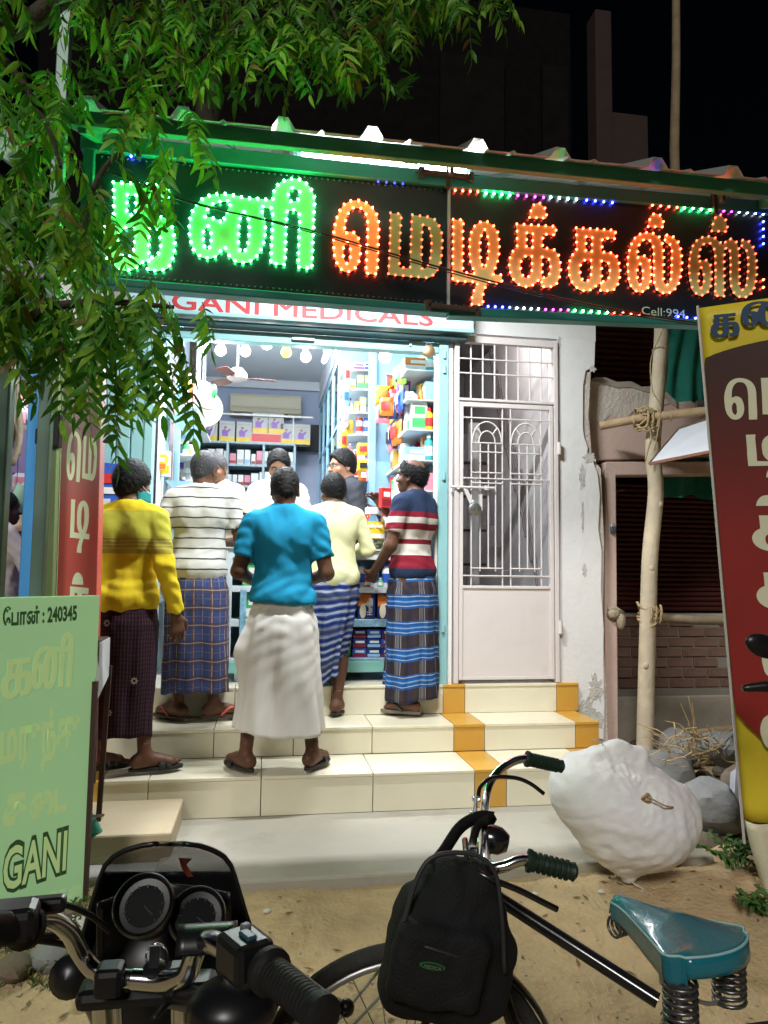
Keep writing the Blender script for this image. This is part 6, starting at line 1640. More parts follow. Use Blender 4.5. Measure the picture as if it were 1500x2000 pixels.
# ================================================================== PEOPLE
def rx(a): return np.array(Matrix.Rotation(a, 3, 'X'))
def ry(a): return np.array(Matrix.Rotation(a, 3, 'Y'))
def rzm(a): return np.array(Matrix.Rotation(a, 3, 'Z'))
def skin_mat(name, c):
    m = M(name, c, .50, var=.13, scale=16, bump=.15, bscale=130, spec=.35)
    b = m.node_tree.nodes['Principled BSDF']
    b.inputs['Subsurface Weight'].default_value = .06
    b.inputs['Subsurface Radius'].default_value = (.012, .005, .003)
    return m
def hair_mat(name, c, scale=160):
    m = M(name, c, .55, var=.55, scale=90, bump=.55, bscale=scale, spec=.25)
    return m
SK = {'d': skin_mat('dark_brown_skin', (.115, .052, .029)), 'm': skin_mat('brown_skin', (.20, .095, .053)), 'f': skin_mat('light_brown_skin', (.40, .205, .125)), 'k': skin_mat('very_dark_skin', (.055, .030, .022))}
H_BLK = hair_mat('black_hair', (.007, .0065, .007)); H_GREY = hair_mat('greying_hair', (.055, .054, .058), 190); H_SALT = hair_mat('salt_hair', (.013, .0115, .011), 170)
m_eyew = M('eye_white', (.65, .62, .58), .3); m_eyeb = M('eye_dark', (.015, .01, .008), .15)
m_sandal = M('black_sandal_leather', (.022, .020, .019), .5, var=.2, bump=.2); m_sandal_b = M('brown_sandal_sole', (.07, .045, .032), .65, var=.2, bump=.2)

def hand(f, w, d, pn, side, curl=.5, spread=.10):
    """palm, four unequal bent fingers and a thumb leaving the side of the palm; side = +1/-1 puts the thumb on +/- of cross(d, pn)"""
    d = np.array(d, float); d /= np.linalg.norm(d); pn = np.array(pn, float); pn -= d*(pn @ d); pn /= np.linalg.norm(pn)
    a = np.cross(d, pn)*side
    w = np.array(w, float)
    f.cap(w-d*.025, w+d*.02, .025, .024, .012)
    L = (.044, .049, .046, .036)
    for i in range(4):
        off = a*(.029-.0195*i)
        k0 = w+d*(.086-.004*abs(i-1))+off
        f.cap(w+d*.018+off*.6, k0, .0145, .0115, .012)
        ang = curl*(.55+.12*i); p = k0; dd = d*math.cos(spread*(1.2-i)*.4)+a*math.sin(spread*(1.2-i)*.5)
        for j, sc in enumerate((1.0, .66, .52)):
            c, s_ = math.cos(ang), math.sin(ang)
            v = dd*c+pn*s_; q = p+v*L[i]*sc
            f.cap(p, q, .0092-.0009*j, .0085-.0010*j, .004)
            p = q; ang += curl*.75
    t0 = w+d*.022+a*.024; t1 = t0+(d*.55+a*.75+pn*.25)*.040; t2 = t1+(d*.85+a*.35+pn*.45*(1+curl))*.032; t3 = t2+(d*.9+a*.05+pn*.5)*.024
    f.cap(t0, t1, .0155, .012, .012); f.cap(t1, t2, .0115, .010, .004); f.cap(t2, t3, .0100, .0078, .004)

DEF = dict(head=(0, .025, 1.525), neck=(0, -.012, 1.37), sL=(-.168, -.01, 1.335), sR=(.168, -.01, 1.335), eL=(-.235, -.04, 1.075), eR=(.235, -.04, 1.075), wL=(-.25, .04, .845), wR=(.25, .04, .845),
           hL=(-.085, 0, .86), hR=(.085, 0, .86), kL=(-.095, .03, .46), kR=(.095, .03, .46), aL=(-.10, 0, .085), aR=(.10, 0, .085))
def person(label, pos, rz=0.0, H=1.64, J=None, lean=0.0, side=0.0, build_=1.0, skin='d', head_yaw=0.0, head_pitch=0.0, head_roll=0.0, hair=H_BLK, bald=0.0, hairtop=.0, curly=.0035,
           shirt=None, lungi=None, toes=(0.25, -.25), hands=None, sandal=None, face=False, extra=None, fine=True):
    s = H/1.64
    t = thing('person', label, 'person', tuple(pos), rz=rz)
    j = {k: np.array(v, float) for k, v in DEF.items()}
    for k, v in (J or {}).items(): j[k] = np.array(v, float)
    Rl = ry(side) @ rx(-lean); piv = np.array((0, 0, .90))
    for k in ('head', 'neck', 'sL', 'sR', 'eL', 'eR', 'wL', 'wR'):
        if not (J and k in J and len(J[k]) == 3 and k[0] in 'ew'): j[k] = piv+Rl @ (j[k]-piv)
    for k in j: j[k] = j[k]*s
    B = build_
    def T(p): return (piv+Rl @ (np.array(p, float)-piv))*s
    def torso(f, g=0.0, k=.05):
        f.ell(T((0, .005, 1.215)), np.array((.150*B+g, .100*B+g, .185+g))*s, k, Rl); f.ell(T((0, .015, 1.01)), np.array((.146*B+g, .105*B+g, .17+g))*s, k, Rl)
        f.ell(T((0, 0, .89)), np.array((.138*B+g, .106*B+g, .13+g))*s, k, Rl)
        f.cap(j['sL']+Rl @ np.array((.03, 0, 0)), j['sR']-Rl @ np.array((.03, 0, 0)), (.053+g*.7)*s, k=k*.8)
        f.cap(j['sL']+Rl @ np.array((.05, 0, .015)), j['neck']+np.array((0, 0, .025)), (.042+g)*s, (.045+g*.6)*s, k); f.cap(j['sR']+Rl @ np.array((-.05, 0, .015)), j['neck']+np.array((0, 0, .025)), (.042+g)*s, (.045+g*.6)*s, k)
        f.ell(T((-.075, -.055, 1.25)), np.array((.07, .055+g, .10))*s, k, Rl); f.ell(T((.075, -.055, 1.25)), np.array((.07, .055+g, .10))*s, k, Rl)
    allp = np.array(list(j.values()))
    lo, hi = allp.min(0)-.15, allp.max(0)+.16
    lo[2] = -.02
    # ---------------- body, one continuous mesh (coarse trunk and limbs, finer head, hands and feet rooted inside it)
    f = Field(lo, hi, .0115)
    torso(f)
    f.cap(j['neck']-np.array((0, 0, .03)), j['head']-np.array((0, .015, .03)), .056*s, .053*s, .03)
    f.ell(j['head'], np.array((.070, .085, .095))*s, .02)
    for q in 'LR':
        f.cap(j['s'+q], j['e'+q], .048*s*B, .040*s, .03); f.cap(j['e'+q], j['w'+q], .040*s, .027*s, .02)
        f.cap(j['h'+q], j['k'+q], .080*s, .055*s, .03); f.cap(j['k'+q], j['a'+q], .052*s, .034*s, .02)
        m_ = j['k'+q]*.62+j['a'+q]*.38; f.ell(m_+np.array((0, -.018, 0)), np.array((.043, .045, .10))*s, .03)
    Vs, Fs = [], []; n = 0
    def put(f):
        nonlocal n
        V, F = f.mesh(); Vs.append(V); Fs.append(F+n); n += len(V)
    put(f)
    Rh = rzm(head_yaw) @ rx(-head_pitch) @ ry(head_roll)
    hc = j['head']
    def HT(p): return hc+Rh @ (np.array(p, float)*s)
    f = Field(hc-.155, hc+.155, .0056)
    f.ell(HT((0, -.008, .015)), np.array((.073, .093, .098))*s, .02, Rh)
    f.ell(HT((0, .030, -.050)), np.array((.056, .062, .068))*s, .03, Rh)
    f.ell(HT((0, .062, -.085)), np.array((.030, .026, .022))*s, .02, Rh)
    f.cap(HT((0, -.03, -.06)), j['neck']+np.array((0, -.004, .03))*s, .052*s, .053*s, .03)
    f.cap(HT((-.04, .072, .022)), HT((.04, .072, .022)), .014*s, k=.02); f.cap(HT((0, .083, .012)), HT((0, .107, -.026)), .010*s, .0135*s, .012)
    for q in (-1, 1):
        f.ell(HT((q*.012, .098, -.030)), np.array((.010, .010, .008))*s, .008, Rh); f.ell(HT((q*.030, .085, .004)), np.array((.016, .012, .010))*s, .01, Rh, neg=True)
        f.ell(HT((q*.045, .055, -.03)), np.array((.022, .022, .018))*s, .02, Rh)
        f.ell(HT((q*.076, -.012, -.012)), np.array((.011, .021, .033))*s, .008, Rh @ rzm(-q*.35)); f.ell(HT((q*.084, -.006, -.012)), np.array((.006, .012, .020))*s, .006, Rh @ rzm(-q*.35), neg=True)
    f.cap(HT((-.018, .091, -.054)), HT((.018, .091, -.054)), .0075*s, k=.008); f.cap(HT((-.015, .089, -.066)), HT((.015, .089, -.066)), .0085*s, k=.007)
    put(f)
    for q, sg in (('L', -1), ('R', 1)):
        hd = (hands or {}).get(q)
        d = j['w'+q]-j['e'+q]; d /= np.linalg.norm(d)
        pn = np.array((-sg, .1, 0)); curl = .55; dirv = d; thumb = None
        if hd: dirv = np.array(hd[0], float); pn = np.array(hd[1], float); curl = hd[2]
        f = Field(j['w'+q]-.20, j['w'+q]+.20, .0048)
        dd = dirv/np.linalg.norm(dirv); a = np.cross(dd, pn)
        sgn = 1 if (a @ np.array((0, 1, .35))) > 0 else -1
        if hd and len(hd) > 3: sgn = hd[3]
        hand(f, j['w'+q], dirv, pn, sgn, curl)
        f.cap(j['w'+q]-d*.05, j['w'+q], .027*s, .025*s, .012)
        put(f)
        ang = toes[0 if q == 'L' else 1]
        fd = np.array((math.sin(-ang), math.cos(ang), 0)); sd = np.array((fd[1], -fd[0], 0))
        A = j['a'+q]; z0 = A[2]-.066
        f = Field(A-np.array((.24, .24, .085)), A+np.array((.24, .24, .06)), .0062)
        f.cap(A+np.array((0, 0, .05)), A-np.array((0, 0, .01)), .034*s, .034*s, .02); hl = A-fd*.035; hl[2] = z0+.030
        f.ell(hl, (.031, .034, .030), .02); md = A+fd*.085; md[2] = z0+.032
        f.cap(A+fd*.01-np.array((0, 0, .02)), md, .036, .028, .03); bl_ = A+fd*.135; bl_[2] = z0+.022
        f.cap(hl, bl_+sd*.015, .028, .022, .025); f.cap(hl, bl_-sd*.015, .028, .022, .025)
        tsg = -sg
        for i in range(5):
            o = sd*tsg*(.030-.0155*i); p0 = bl_+o*.95-fd*.01*i*.4; p1 = p0+fd*(.052-.006*i); p1[2] = z0+.012
            f.cap(p0, p1, .0135-.0012*i, .0112-.0011*i, .006)
        put(f)
    V = np.concatenate(Vs); F = np.concatenate(Fs)
    raw('body', V, F, SK[skin], t)
    # ---------------- hair
    if hair is not None:
        g = .012+hairtop
        f = Field(hc-.17, hc+.17, .0058)
        f.ell(HT((0, -.010, .020+hairtop*.3)), np.array((.073+g*.8, .093+g*.8, .098+g))*s, .01, Rh)
        f.cap(HT((0, -.055, -.04)), HT((0, -.05, -.07)), (.048+g*.3)*s, .040*s, .03)
        X, Y, Z = f.grids()
        xh, yh, zh = [(Rh[0, i]*(X-hc[0])+Rh[1, i]*(Y-hc[1])+Rh[2, i]*(Z-hc[2]))/s for i in range(3)]
        def st(a, b, x): u = np.clip((x-a)/(b-a), 0, 1); return u*u*(3-2*u)
        line = -.098+.078*st(-.055, -.015, yh)+.040*st(.0, .05, yh)+.060*st(.045, .085, yh)
        line = line+.006*np.sin(xh*60+1)
        f.D += (curly*(np.sin(xh*210+3*np.sin(zh*90))*np.sin(yh*190+2*np.sin(xh*120))+.7*np.sin(zh*260+4*np.sin(yh*110)))*.55).astype(np.float32)
        f.D = np.maximum(f.D, (line-zh).astype(np.float32)*.9)
        if bald:
            c0 = np.array((0, -.028, .105))
            d = bald-np.sqrt((xh/.95)**2+((yh+.035)/1.1)**2+((zh-.105)/.8)**2)
            f.D = np.maximum(f.D, d.astype(np.float32))
        f.D += (.0095*(1-st(-.085, .035, zh))+.004*(1-st(-.03, .03, zh))*st(.0, .05, yh)).astype(np.float32)
        V, F = f.mesh(); ho = raw('hair', V, F, hair, t)
        # short strands lying over it
        ctr = V[F].mean(1); nn = np.cross(V[F[:, 1]]-V[F[:, 0]], V[F[:, 2]]-V[F[:, 0]]); nn /= np.linalg.norm(nn, axis=1)[:, None]+1e-9
        nn *= np.sign((nn*(ctr-hc)).sum(1))[:, None]
        pk = RNG.choice(len(ctr), min(len(ctr), 3600), replace=False); c_ = ctr[pk]; n_ = nn[pk]
        dn = np.array((0, 0, -.8))+np.array((0, -.5, 0))+RNG.normal(size=(len(pk), 3))*.55; dn -= n_*(dn*n_).sum(1)[:, None]; dn /= np.linalg.norm(dn, axis=1)[:, None]+1e-9
        ln_ = RNG.uniform(.007, .014, len(pk))[:, None]*(1+40*hairtop); sd_ = np.cross(n_, dn)*.0008
        VV = np.stack([c_-sd_-n_*.001, c_+sd_-n_*.001, c_+dn*ln_+n_*ln_*.28], 1).reshape(-1, 3)
        so = raw('strands', VV, np.arange(len(VV)).reshape(-1, 3), hair, ho, smooth=False); so['kind'] = 'stuff'
    # ---------------- eyes, moustache
    if face:
        for q in (-1, 1):
            e = raw_ball(HT((q*.030, .0735, .004)), .0108*s, m_eyew, t, 'eye'); p = raw_ball(HT((q*.030, .0805, .003)), .0050*s, m_eyeb, t, 'pupil')
            mb = MB(); mb.tube(smoothpath([HT((q*.014, .088, .020)), HT((q*.032, .089, .026)), HT((q*.050, .074, .021))], 4), .0042*s, 6); mb.build('eyebrow', hair or H_BLK, t, local=True, smooth=180)
        if face == 'moustache':
            mb = MB(); mb.tube(smoothpath([HT((-.034, .082, -.050)), HT((-.012, .100, -.041)), HT((.012, .100, -.041)), HT((.034, .082, -.050))], 4), .0085*s, 7); mb.build('moustache', hair or H_GREY, t, local=True, smooth=180)
    # ---------------- shirt
    if shirt:
        g = shirt.get('fit', .014); hem = shirt.get('hem', .88)*s
        lo2, hi2 = lo.copy(), hi.copy(); lo2[2] = hem-.03; hi2[2] = j['neck'][2]+.10
        f = Field(lo2, hi2, .0092)
        torso(f, g, .055)
        if shirt.get('flare'): f.ell(T((0, .0, .90)), np.array((.150*B+g*1.9, .118*B+g*1.9, .10))*s, .05, Rl)
        for q in 'LR':
            S_, E_, W_ = j['s'+q], j['e'+q], j['w'+q]
            ad = (E_-S_)/np.linalg.norm(E_-S_)
            if shirt['sleeve'] == 'short':
                fr = shirt.get('sl', .72); c = S_+(E_-S_)*fr
                f.cap(S_, S_+(E_-S_)*1.05, (.049*B+g*.9)*s, (.044+g*1.35)*s, .022, cut=(c, ad))
            else:
                wd = (W_-E_)/np.linalg.norm(W_-E_); fr = shirt.get('sl', .95); c = E_+(W_-E_)*fr
                f.cap(S_, E_, (.047*B+g*.8)*s, (.042+g*.8)*s, .022); f.cap(E_, E_+(W_-E_)*1.03, (.042+g*.8)*s, (.033+g*.7)*s, .02, cut=(c, wd))
        X, Y, Z = f.grids(); fold = shirt.get('folds', 1.0)
        x, y, z = X/s, Y/s, Z/s
        ph = shirt.get('seed', 0)
        Xa = np.abs(x)
        w1 = np.exp(-((z-.985)/.075)**2)*(np.sin(z*95+6*np.sin(x*9+ph)+3*np.sin(y*9))*.0022)
        w2 = np.exp(-((z-1.16)/.16)**2)*np.sin((x*.9+z*.75)*58+2.5*np.sin(z*13+ph))*.0016*(.4+Xa*3.2)
        w3 = np.exp(-((z-1.16)/.16)**2)*np.sin((-x*.9+z*.75)*52+2.2*np.sin(z*11+ph*2))*.0014*(.4+Xa*3.0)
        w4 = (np.abs(np.sin(x*24+2.2*np.sin(z*6+ph)+.6*np.sin(z*17)))-.6)*.0058*np.clip((1.24-z)/.25, 0, 1)+(np.abs(np.sin((x+z*.55)*17+ph))-.6)*.0034*np.exp(-((z-1.12)/.16)**2)
        w5 = np.where(Xa > .19, np.sin(z*95+4*np.sin(y*20)+x*30+ph)*.0020, 0)
        f.D -= ((w1+w2+w3+w4+w5)*fold).astype(np.float32)
        hemline = hem+.008*np.sin(x*14+ph)+.004*np.sin(y*21)
        f.D = np.maximum(f.D, (hemline-Z*np.ones_like(f.D)).astype(np.float32)) if not shirt.get('nohem') else f.D
        nk = j['neck']
        if shirt.get('collar'): f.ell(nk+np.array((0, .018, .078)), np.array((.062, .070, .060))*s, .012, neg=True)
        else: f.ell(nk+np.array((0, .045, .085)), np.array((.060, .075, .055))*s, .012, neg=True)
        V, F = f.mesh(); V = crumple(V, F, .0030*fold, (8, 8, 5.5), ph); raw('shirt', V, F, shirt['mat'], t)
        if shirt.get('crew'):
            mb = MB(); mb.grid(lambda a, c: nk+Rl @ (np.array(((.062+.006*c)*math.sin(2*pi*a), .010-(.064+.006*c)*math.cos(2*pi*a), .046-.034*c-.012*(1-math.cos(2*pi*a))*.6))*s), 30, 4, True); mb.build('neckband', shirt['mat'], t, local=True, smooth=180, thick=.004)
        if shirt.get('collar'):
            mb = MB(); cm = shirt['collar']
            def cf(a, c):
                th = 2*pi*a; o = .0
                p = np.array(((.060+.013*c)*math.sin(th), .012-(.062+.012*c)*math.cos(th)*.98, .052-.040*c-.012*(1-math.cos(th))*.6+(.016 if c < .3 else 0)))*s
                return nk+Rl @ p
            mb.grid(cf, 30, 6, True); mb.build('collar', cm, t, local=True, smooth=180, thick=.004)
        for lo_, hi_, cm in shirt.get('cuffs', ()): pass
    # ---------------- lungi / dhoti / trousers wrap
    if lungi:
        zw, zh_ = lungi.get('waist', .955)*s, lungi['hem']*s
        rxs = lungi.get('rx', (.158, .182, .178, .19)); rys = lungi.get('ry', (.125, .150, .140, .15))
        cxh, cyh = lungi.get('hemc', ((j['aL'][0]+j['aR'][0])/2, (j['aL'][1]+j['aR'][1])/2+.01)); cxh *= 1; nth, nz = 88, 46
        ph = lungi.get('seed', 1.0); A0 = lungi.get('amp', 1.0); V = []; UVc = []
        tops = T((0, .005, lungi.get('waist', .955)))
        for i in range(nz):
            tt = i/(nz-1); zz = zw+(zh_-zw)*tt
            rxx = np.interp(tt, (0, .22, .6, 1), rxs)*s*B; ryy = np.interp(tt, (0, .22, .6, 1), rys)*s*B
            cx_ = tops[0]*(1-tt)+cxh*tt; cy_ = tops[1]*(1-min(1, tt*1.6))+cyh*tt
            for k in range(nth):
                th = 2*pi*k/nth
                A = A0*(.0018+.010*tt)
                r = 1+A/rxx*(math.sin(5*th+ph+1.3*math.sin(3*tt))*.8+.6*math.sin(9*th+2*ph-2*tt)+.45*math.sin(14*th+3*ph+2.2*tt)+.3*math.sin(23*th+tt*6))
                r += A0*.0035/rxx*math.sin(zz*85+4*math.sin(th*2+ph)+2*math.sin(th*5))*math.exp(-((tt-.12)/.16)**2)
                r += A0*.0022/rxx*math.sin(zz*16+5*th+2.5*math.sin(2*th+ph))*(.3+.7*math.sin(pi*tt))+A0*.0011/rxx*math.sin(zz*70-9*th+3*math.sin(zz*9+th))*math.sin(pi*tt)
                fl = lungi.get('flap')
                if fl:
                    df = math.atan2(math.sin(th-fl[0]), math.cos(th-fl[0]))
                    r += fl[2]/rxx*(1/(1+math.exp(-df*40)))*math.exp(-max(0, df)*1.3)*(.5+.5*tt)
                    if len(fl) > 3: r += fl[3]/rxx*math.exp(-((df-.1)/.22)**2)*math.exp(-((tt-.42)/.15)**2)
                q = lungi.get('square', .84)
                cx2, sx2 = math.sin(th), -math.cos(th)
                e = (abs(cx2)**(2/q)+abs(sx2)**(2/q))**(-q/2)*.5+.5
                dz = (lungi.get('hemwave', .012)*math.sin(2*th+ph)+.005*math.sin(7*th))*tt + lungi.get('tilt', 0)*cx2*tt
                V.append((cx_+rxx*r*e*cx2, cy_+ryy*r*e*sx2, zz+dz))
        V = np.array(V); F = []; uv = []
        for i in range(nz-1):
            for k in range(nth):
                k2 = (k+1) % nth
                F.append((i*nth+k, i*nth+k2, (i+1)*nth+k2, (i+1)*nth+k))
                uu = [k/nth*1.15, (k+1)/nth*1.15]; v0 = V[i*nth+k][2]; 
                va, vb = zw+(zh_-zw)*i/(nz-1), zw+(zh_-zw)*(i+1)/(nz-1)
                uv += [(uu[0], va), (uu[1], va), (uu[1], vb), (uu[0], vb)]
        V = crumple(V, F, .0024*A0, (8, 8, 1.5), ph)
        lu = raw('lungi' if not lungi.get('name') else lungi['name'], V, F, lungi['mat'], t, uv=uv)
        md = lu.modifiers.new('cloth', 'SOLIDIFY'); md.thickness = .004; md.offset = 0
    # ---------------- sandals
    if sandal:
        for q, sg, ang in (('L', -1, toes[0]), ('R', 1, toes[1])):
            fd = np.array((math.sin(-ang), math.cos(ang), 0)); sd = np.array((fd[1], -fd[0], 0)); A = j['a'+q]; z0 = A[2]-.068
            o = A.copy(); o[2] = z0-.018
            out = [(.036*math.sin(a)*(1.25 if math.cos(a) > 0 else .95), .062+.140*math.cos(a)) for a in np.linspace(0, 2*pi, 25)[:-1]]
            sn = thing('sandal', '', ''); bpy.data.objects.remove(sn)
            mb = MB(); mb.prism([(x, y) for x, y in out][::-1], o, sd, fd, (0, 0, .020)); so = mb.build('sandal', sandal[1], t, local=True, bevel=.005)
            mb = MB()
            if sandal[0] == 'strap':
                for y0, rr in ((.105, .044), (.07, .047)):
                    mb.grid(lambda a, c: o+fd*(y0+.034*c)+sd*(rr*math.cos(pi*a))+np.array((0, 0, .012+(.055-.010*c if y0 < .1 else .044-.01*c)*math.sin(pi*a))), 13, 3)
                mb.build('strap', sandal[2], so, local=True, smooth=180, thick=.005)
            elif sandal[0] == 'thong':
                p0 = o+fd*.155+np.array((0, 0, .03))+sd*(-sg*.008)
                for e in (-1, 1): mb.tube(smoothpath([p0, o+fd*.10+sd*e*.030+np.array((0, 0, .062)), o+fd*.035+sd*e*.044+np.array((0, 0, .022))], 4), .0072, 6)
                mb.build('strap', sandal[2], so, local=True, smooth=180)
    if extra: extra(t, j, HT, T, s)
    return t
def raw_ball(c, r, mat, parent, name):
    mb = MB(); mb.ball(c, r, 10, 7); return mb.build(name, mat, parent, local=True, smooth=180)

def feet(uL, vL, uR, vR, z):
    a, c = P(uL, vL, Z=z), P(uR, vR, Z=z)
    return a, c

# cloth
m_yel = M('yellow_shirt_cloth', (.72, .54, .025), .8, var=.07, scale=10, bump=.2, bscale=300, spec=.15)
m_yel2 = striped('yellow_shirt_printed', (.72, .54, .025), sv=[(3, 1.255, .19, (.42, .42, .055), .92), (3, 1.165, .085, (.30, .27, .05), .85), (3, 1.150, .004, (.6, .5, .12), .9), (3, 1.170, .004, (.6, .5, .12), .9), (3, 1.190, .004, (.6, .5, .12), .9), (3, 1.205, .003, (.6, .5, .12), .9)], coord='OBJ', warp=.006, var=.10)
m_polo = striped('striped_polo_cloth', (.60, .59, .55), sv=[(.062, .02, .0085, (.02, .02, .022), .95)], coord='OBJ', warp=.008, var=.04)
m_teal_t = M('teal_tshirt_cloth', (.015, .235, .40), .85, var=.10, scale=9, bump=.2, bscale=350, spec=.12)
m_pyel = M('pale_yellow_shirt_cloth', (.66, .66, .38), .8, var=.05, scale=9, bump=.2, bscale=300, spec=.15)
m_navy = striped('navy_red_striped_polo', (.022, .035, .075), sv=[(9, .96, .10, (.20, .012, .024), .97), (9, 1.040, .050, (.66, .62, .55), .97), (9, 1.080, .030, (.22, .014, .028), .97), (9, 1.125, .060, (.66, .62, .55), .97), (9, 1.175, .040, (.22, .014, .028), .97), (9, 1.215, .038, (.60, .58, .52), .97), (9, 1.252, .036, (.22, .014, .028), .97), (9, 1.005, .022, (.66, .62, .55), .97)], coord='OBJ', warp=.004, var=.08)
m_wsh = M('white_shirt_cloth', (.68, .67, .62), .8, var=.04, bump=.2, bscale=300, spec=.15)
m_gsh = M('charcoal_tshirt_cloth', (.045, .047, .058), .85, var=.1, bump=.2, bscale=300, spec=.12)
m_lung1 = striped('maroon_motif_cloth', (.022, .010, .014), su=[(.018, .0, .006, (.075, .035, .05), .8)], sv=[(.022, .0, .009, (.018, .008, .012), .65)], warp=.002, var=.3)
m_lung2 = striped('blue_brown_plaid', (.045, .075, .20), su=[(.105, .0, .035, (.10, .055, .05), .75), (.105, .0, .005, (.50, .40, .30), .8), (.105, .052, .004, (.42, .26, .16), .7), (.035, .01, .006, (.03, .05, .17), .6)], sv=[(.105, .03, .035, (.085, .05, .05), .65), (.105, .03, .005, (.46, .36, .28), .7), (.105, .082, .004, (.40, .24, .15), .6), (.035, .01, .006, (.03, .05, .16), .5)], warp=.004)
m_dhoti = M('white_dhoti_cloth', (.80, .78, .73), .85, var=.03, scale=6, bump=.05, bscale=160, spec=.1, dirt=.06, dcol=(.6, .56, .48))
m_lung4 = striped('blue_white_stripe', (.03, .07, .26), su=[(.9, .4, .3, (.012, .12, .42), .6)], sv=[(.045, .0, .016, (.50, .52, .56), .7), (.045, .022, .010, (.012, .02, .09), .9), (.21, .1, .06, (.05, .06, .10), .6)], warp=.012)
m_lung5 = striped('blue_brown_check', (.045, .032, .034), sv=[(.165, .045, .085, (.015, .09, .30), .95), (.165, .075, .005, (.42, .50, .58), .85), (.165, .045, .007, (.50, .56, .62), .9), (.165, .018, .005, (.42, .50, .58), .8), (.165, .045, .020, (.02, .16, .44), .5)], su=[(.17, .03, .02, (.25, .28, .34), .35), (.17, .05, .004, (.50, .52, .55), .55), (.17, .012, .004, (.50, .52, .55), .55), (.17, .11, .05, (.02, .025, .055), .45)], warp=.004)

# 1 yellow shirt
zA, zB_ = .324, .483
fl_, fr_ = P(190, 1500, Z=zA+.02), P(272, 1506, Z=zA+.02)
c = (fl_+fr_)/2; d = fr_-fl_
def motif(t, j, HT, T, s):
    mb = MB()
    mb.grid(lambda a, c_: HT((.085*math.sin(.5+1.5*a)*.92, .012+.100*math.cos(.5+1.5*a)*.98, -.035-.060*c_)), 8, 5)
    mb.build('face_mask', M('teal_mask', (.02, .24, .26), .8), t, local=True, smooth=180, thick=.003)
    mb = MB(); mb.tube([HT((.083, .05, -.045)), HT((.088, .0, -.02)), HT((.083, -.02, .0))], .0018, 5); mb.build('mask_string', m_white, t, local=True)
    lu = [ch for ch in t.children if ch.name.startswith('lungi')][0]
    vs = np.array([v.co for v in lu.data.vertices]); nth = 88
    for (th, tt) in ((.02, .07), (.98, .22), (.35, .40), (.93, .56), (.0, .84), (.12, .62), (.85, .80), (.9, .05)):
        i = int(tt*45); k = int(th*nth) % nth; q = vs[i*nth+k]; e = vs[i*nth+(k+1) % nth]-vs[i*nth+(k-1) % nth]; e /= np.linalg.norm(e); dn = np.array((0, 0, -1.)); nn = np.cross(dn, e)
        if nn @ (q-np.array((0, 0, q[2]))) < 0: nn = -nn
        mb = MB(); star = []
        for m_ in range(16):
            r = (.021, .012)[m_ % 2]; star.append((r*math.cos(m_*pi/8), r*math.sin(m_*pi/8)))
        inn = [(.5*x, .5*y) for x, y in star]
        Vv = [q+nn*.006+e*x+np.array((0, 0, 1.))*y for x, y in star+inn]
        mb.add(Vv, [(m_, (m_+1) % 16, 16+(m_+1) % 16, 16+m_) for m_ in range(16)]); mb.build('motif', M('cream_motif', (.45, .42, .34), .8), lu, local=True)
person('young man in bright yellow shirt and maroon patterned lungi, wearing a teal mask', (c[0], c[1], zA+.018), rz=-.25, H=1.61, J=dict(aL=(-.135, -.02, .085), aR=(.135, .01, .085), eR=(.232, -.045, 1.085), wR=(.268, .05, .815), eL=(-.24, -.01, 1.09), wL=(-.17, .18, .96), kL=(-.11, .03, .46), kR=(.11, .03, .46)),
       lean=.03, skin='d', head_yaw=-.42, head_pitch=.02, hair=H_BLK, hairtop=.014, toes=(-.95, -1.05), curly=.0035,
       shirt=dict(sleeve='long', mat=m_yel2, hem=.80, fit=.014, folds=1.3, seed=1.2, collar=m_yel, sl=.93, flare=1), lungi=dict(mat=m_lung1, hem=.185, waist=.93, seed=.6, amp=.7, rx=(.150, .180, .172, .160), ry=(.115, .15, .14, .135), hemwave=.006),
       hands={'R': ((.12, .1, -1), (-.6, .6, 0), .75, 1)}, sandal=('strap', m_sandal, m_sandal), extra=motif)
# 2 striped polo
fl_, fr_ = P(340, 1395, Z=zB_+.02), P(412, 1392, Z=zB_+.02); c = (fl_+fr_)/2
person('grey haired man in white polo with thin black stripes and blue brown plaid lungi', (c[0]+.01, c[1]-.13, zB_+.018), rz=-.05, H=1.615, J=dict(eL=(-.262, .0, 1.09), wL=(-.12, .22, 1.03), eR=(.262, .03, 1.08), wR=(.13, .25, 1.08), aL=(-.09, 0, .085), aR=(.125, 0, .085)), lean=.04, side=.03, build_=1.04, skin='d', head_yaw=-.35, head_pitch=.10, hair=H_GREY, curly=.0025,
       shirt=dict(sleeve='short', mat=m_polo, hem=.83, fit=.013, folds=1.0, seed=2.4, collar=m_polo, flare=1, sl=.66), lungi=dict(mat=m_lung2, hem=.16, waist=.93, seed=2.2, amp=.9, rx=(.150, .182, .180, .185), ry=(.115, .15, .14, .14), tilt=.01), toes=(.95, -1.15), sandal=('thong', m_sandal_b, M('coral_strap', (.55, .10, .07), .5)))
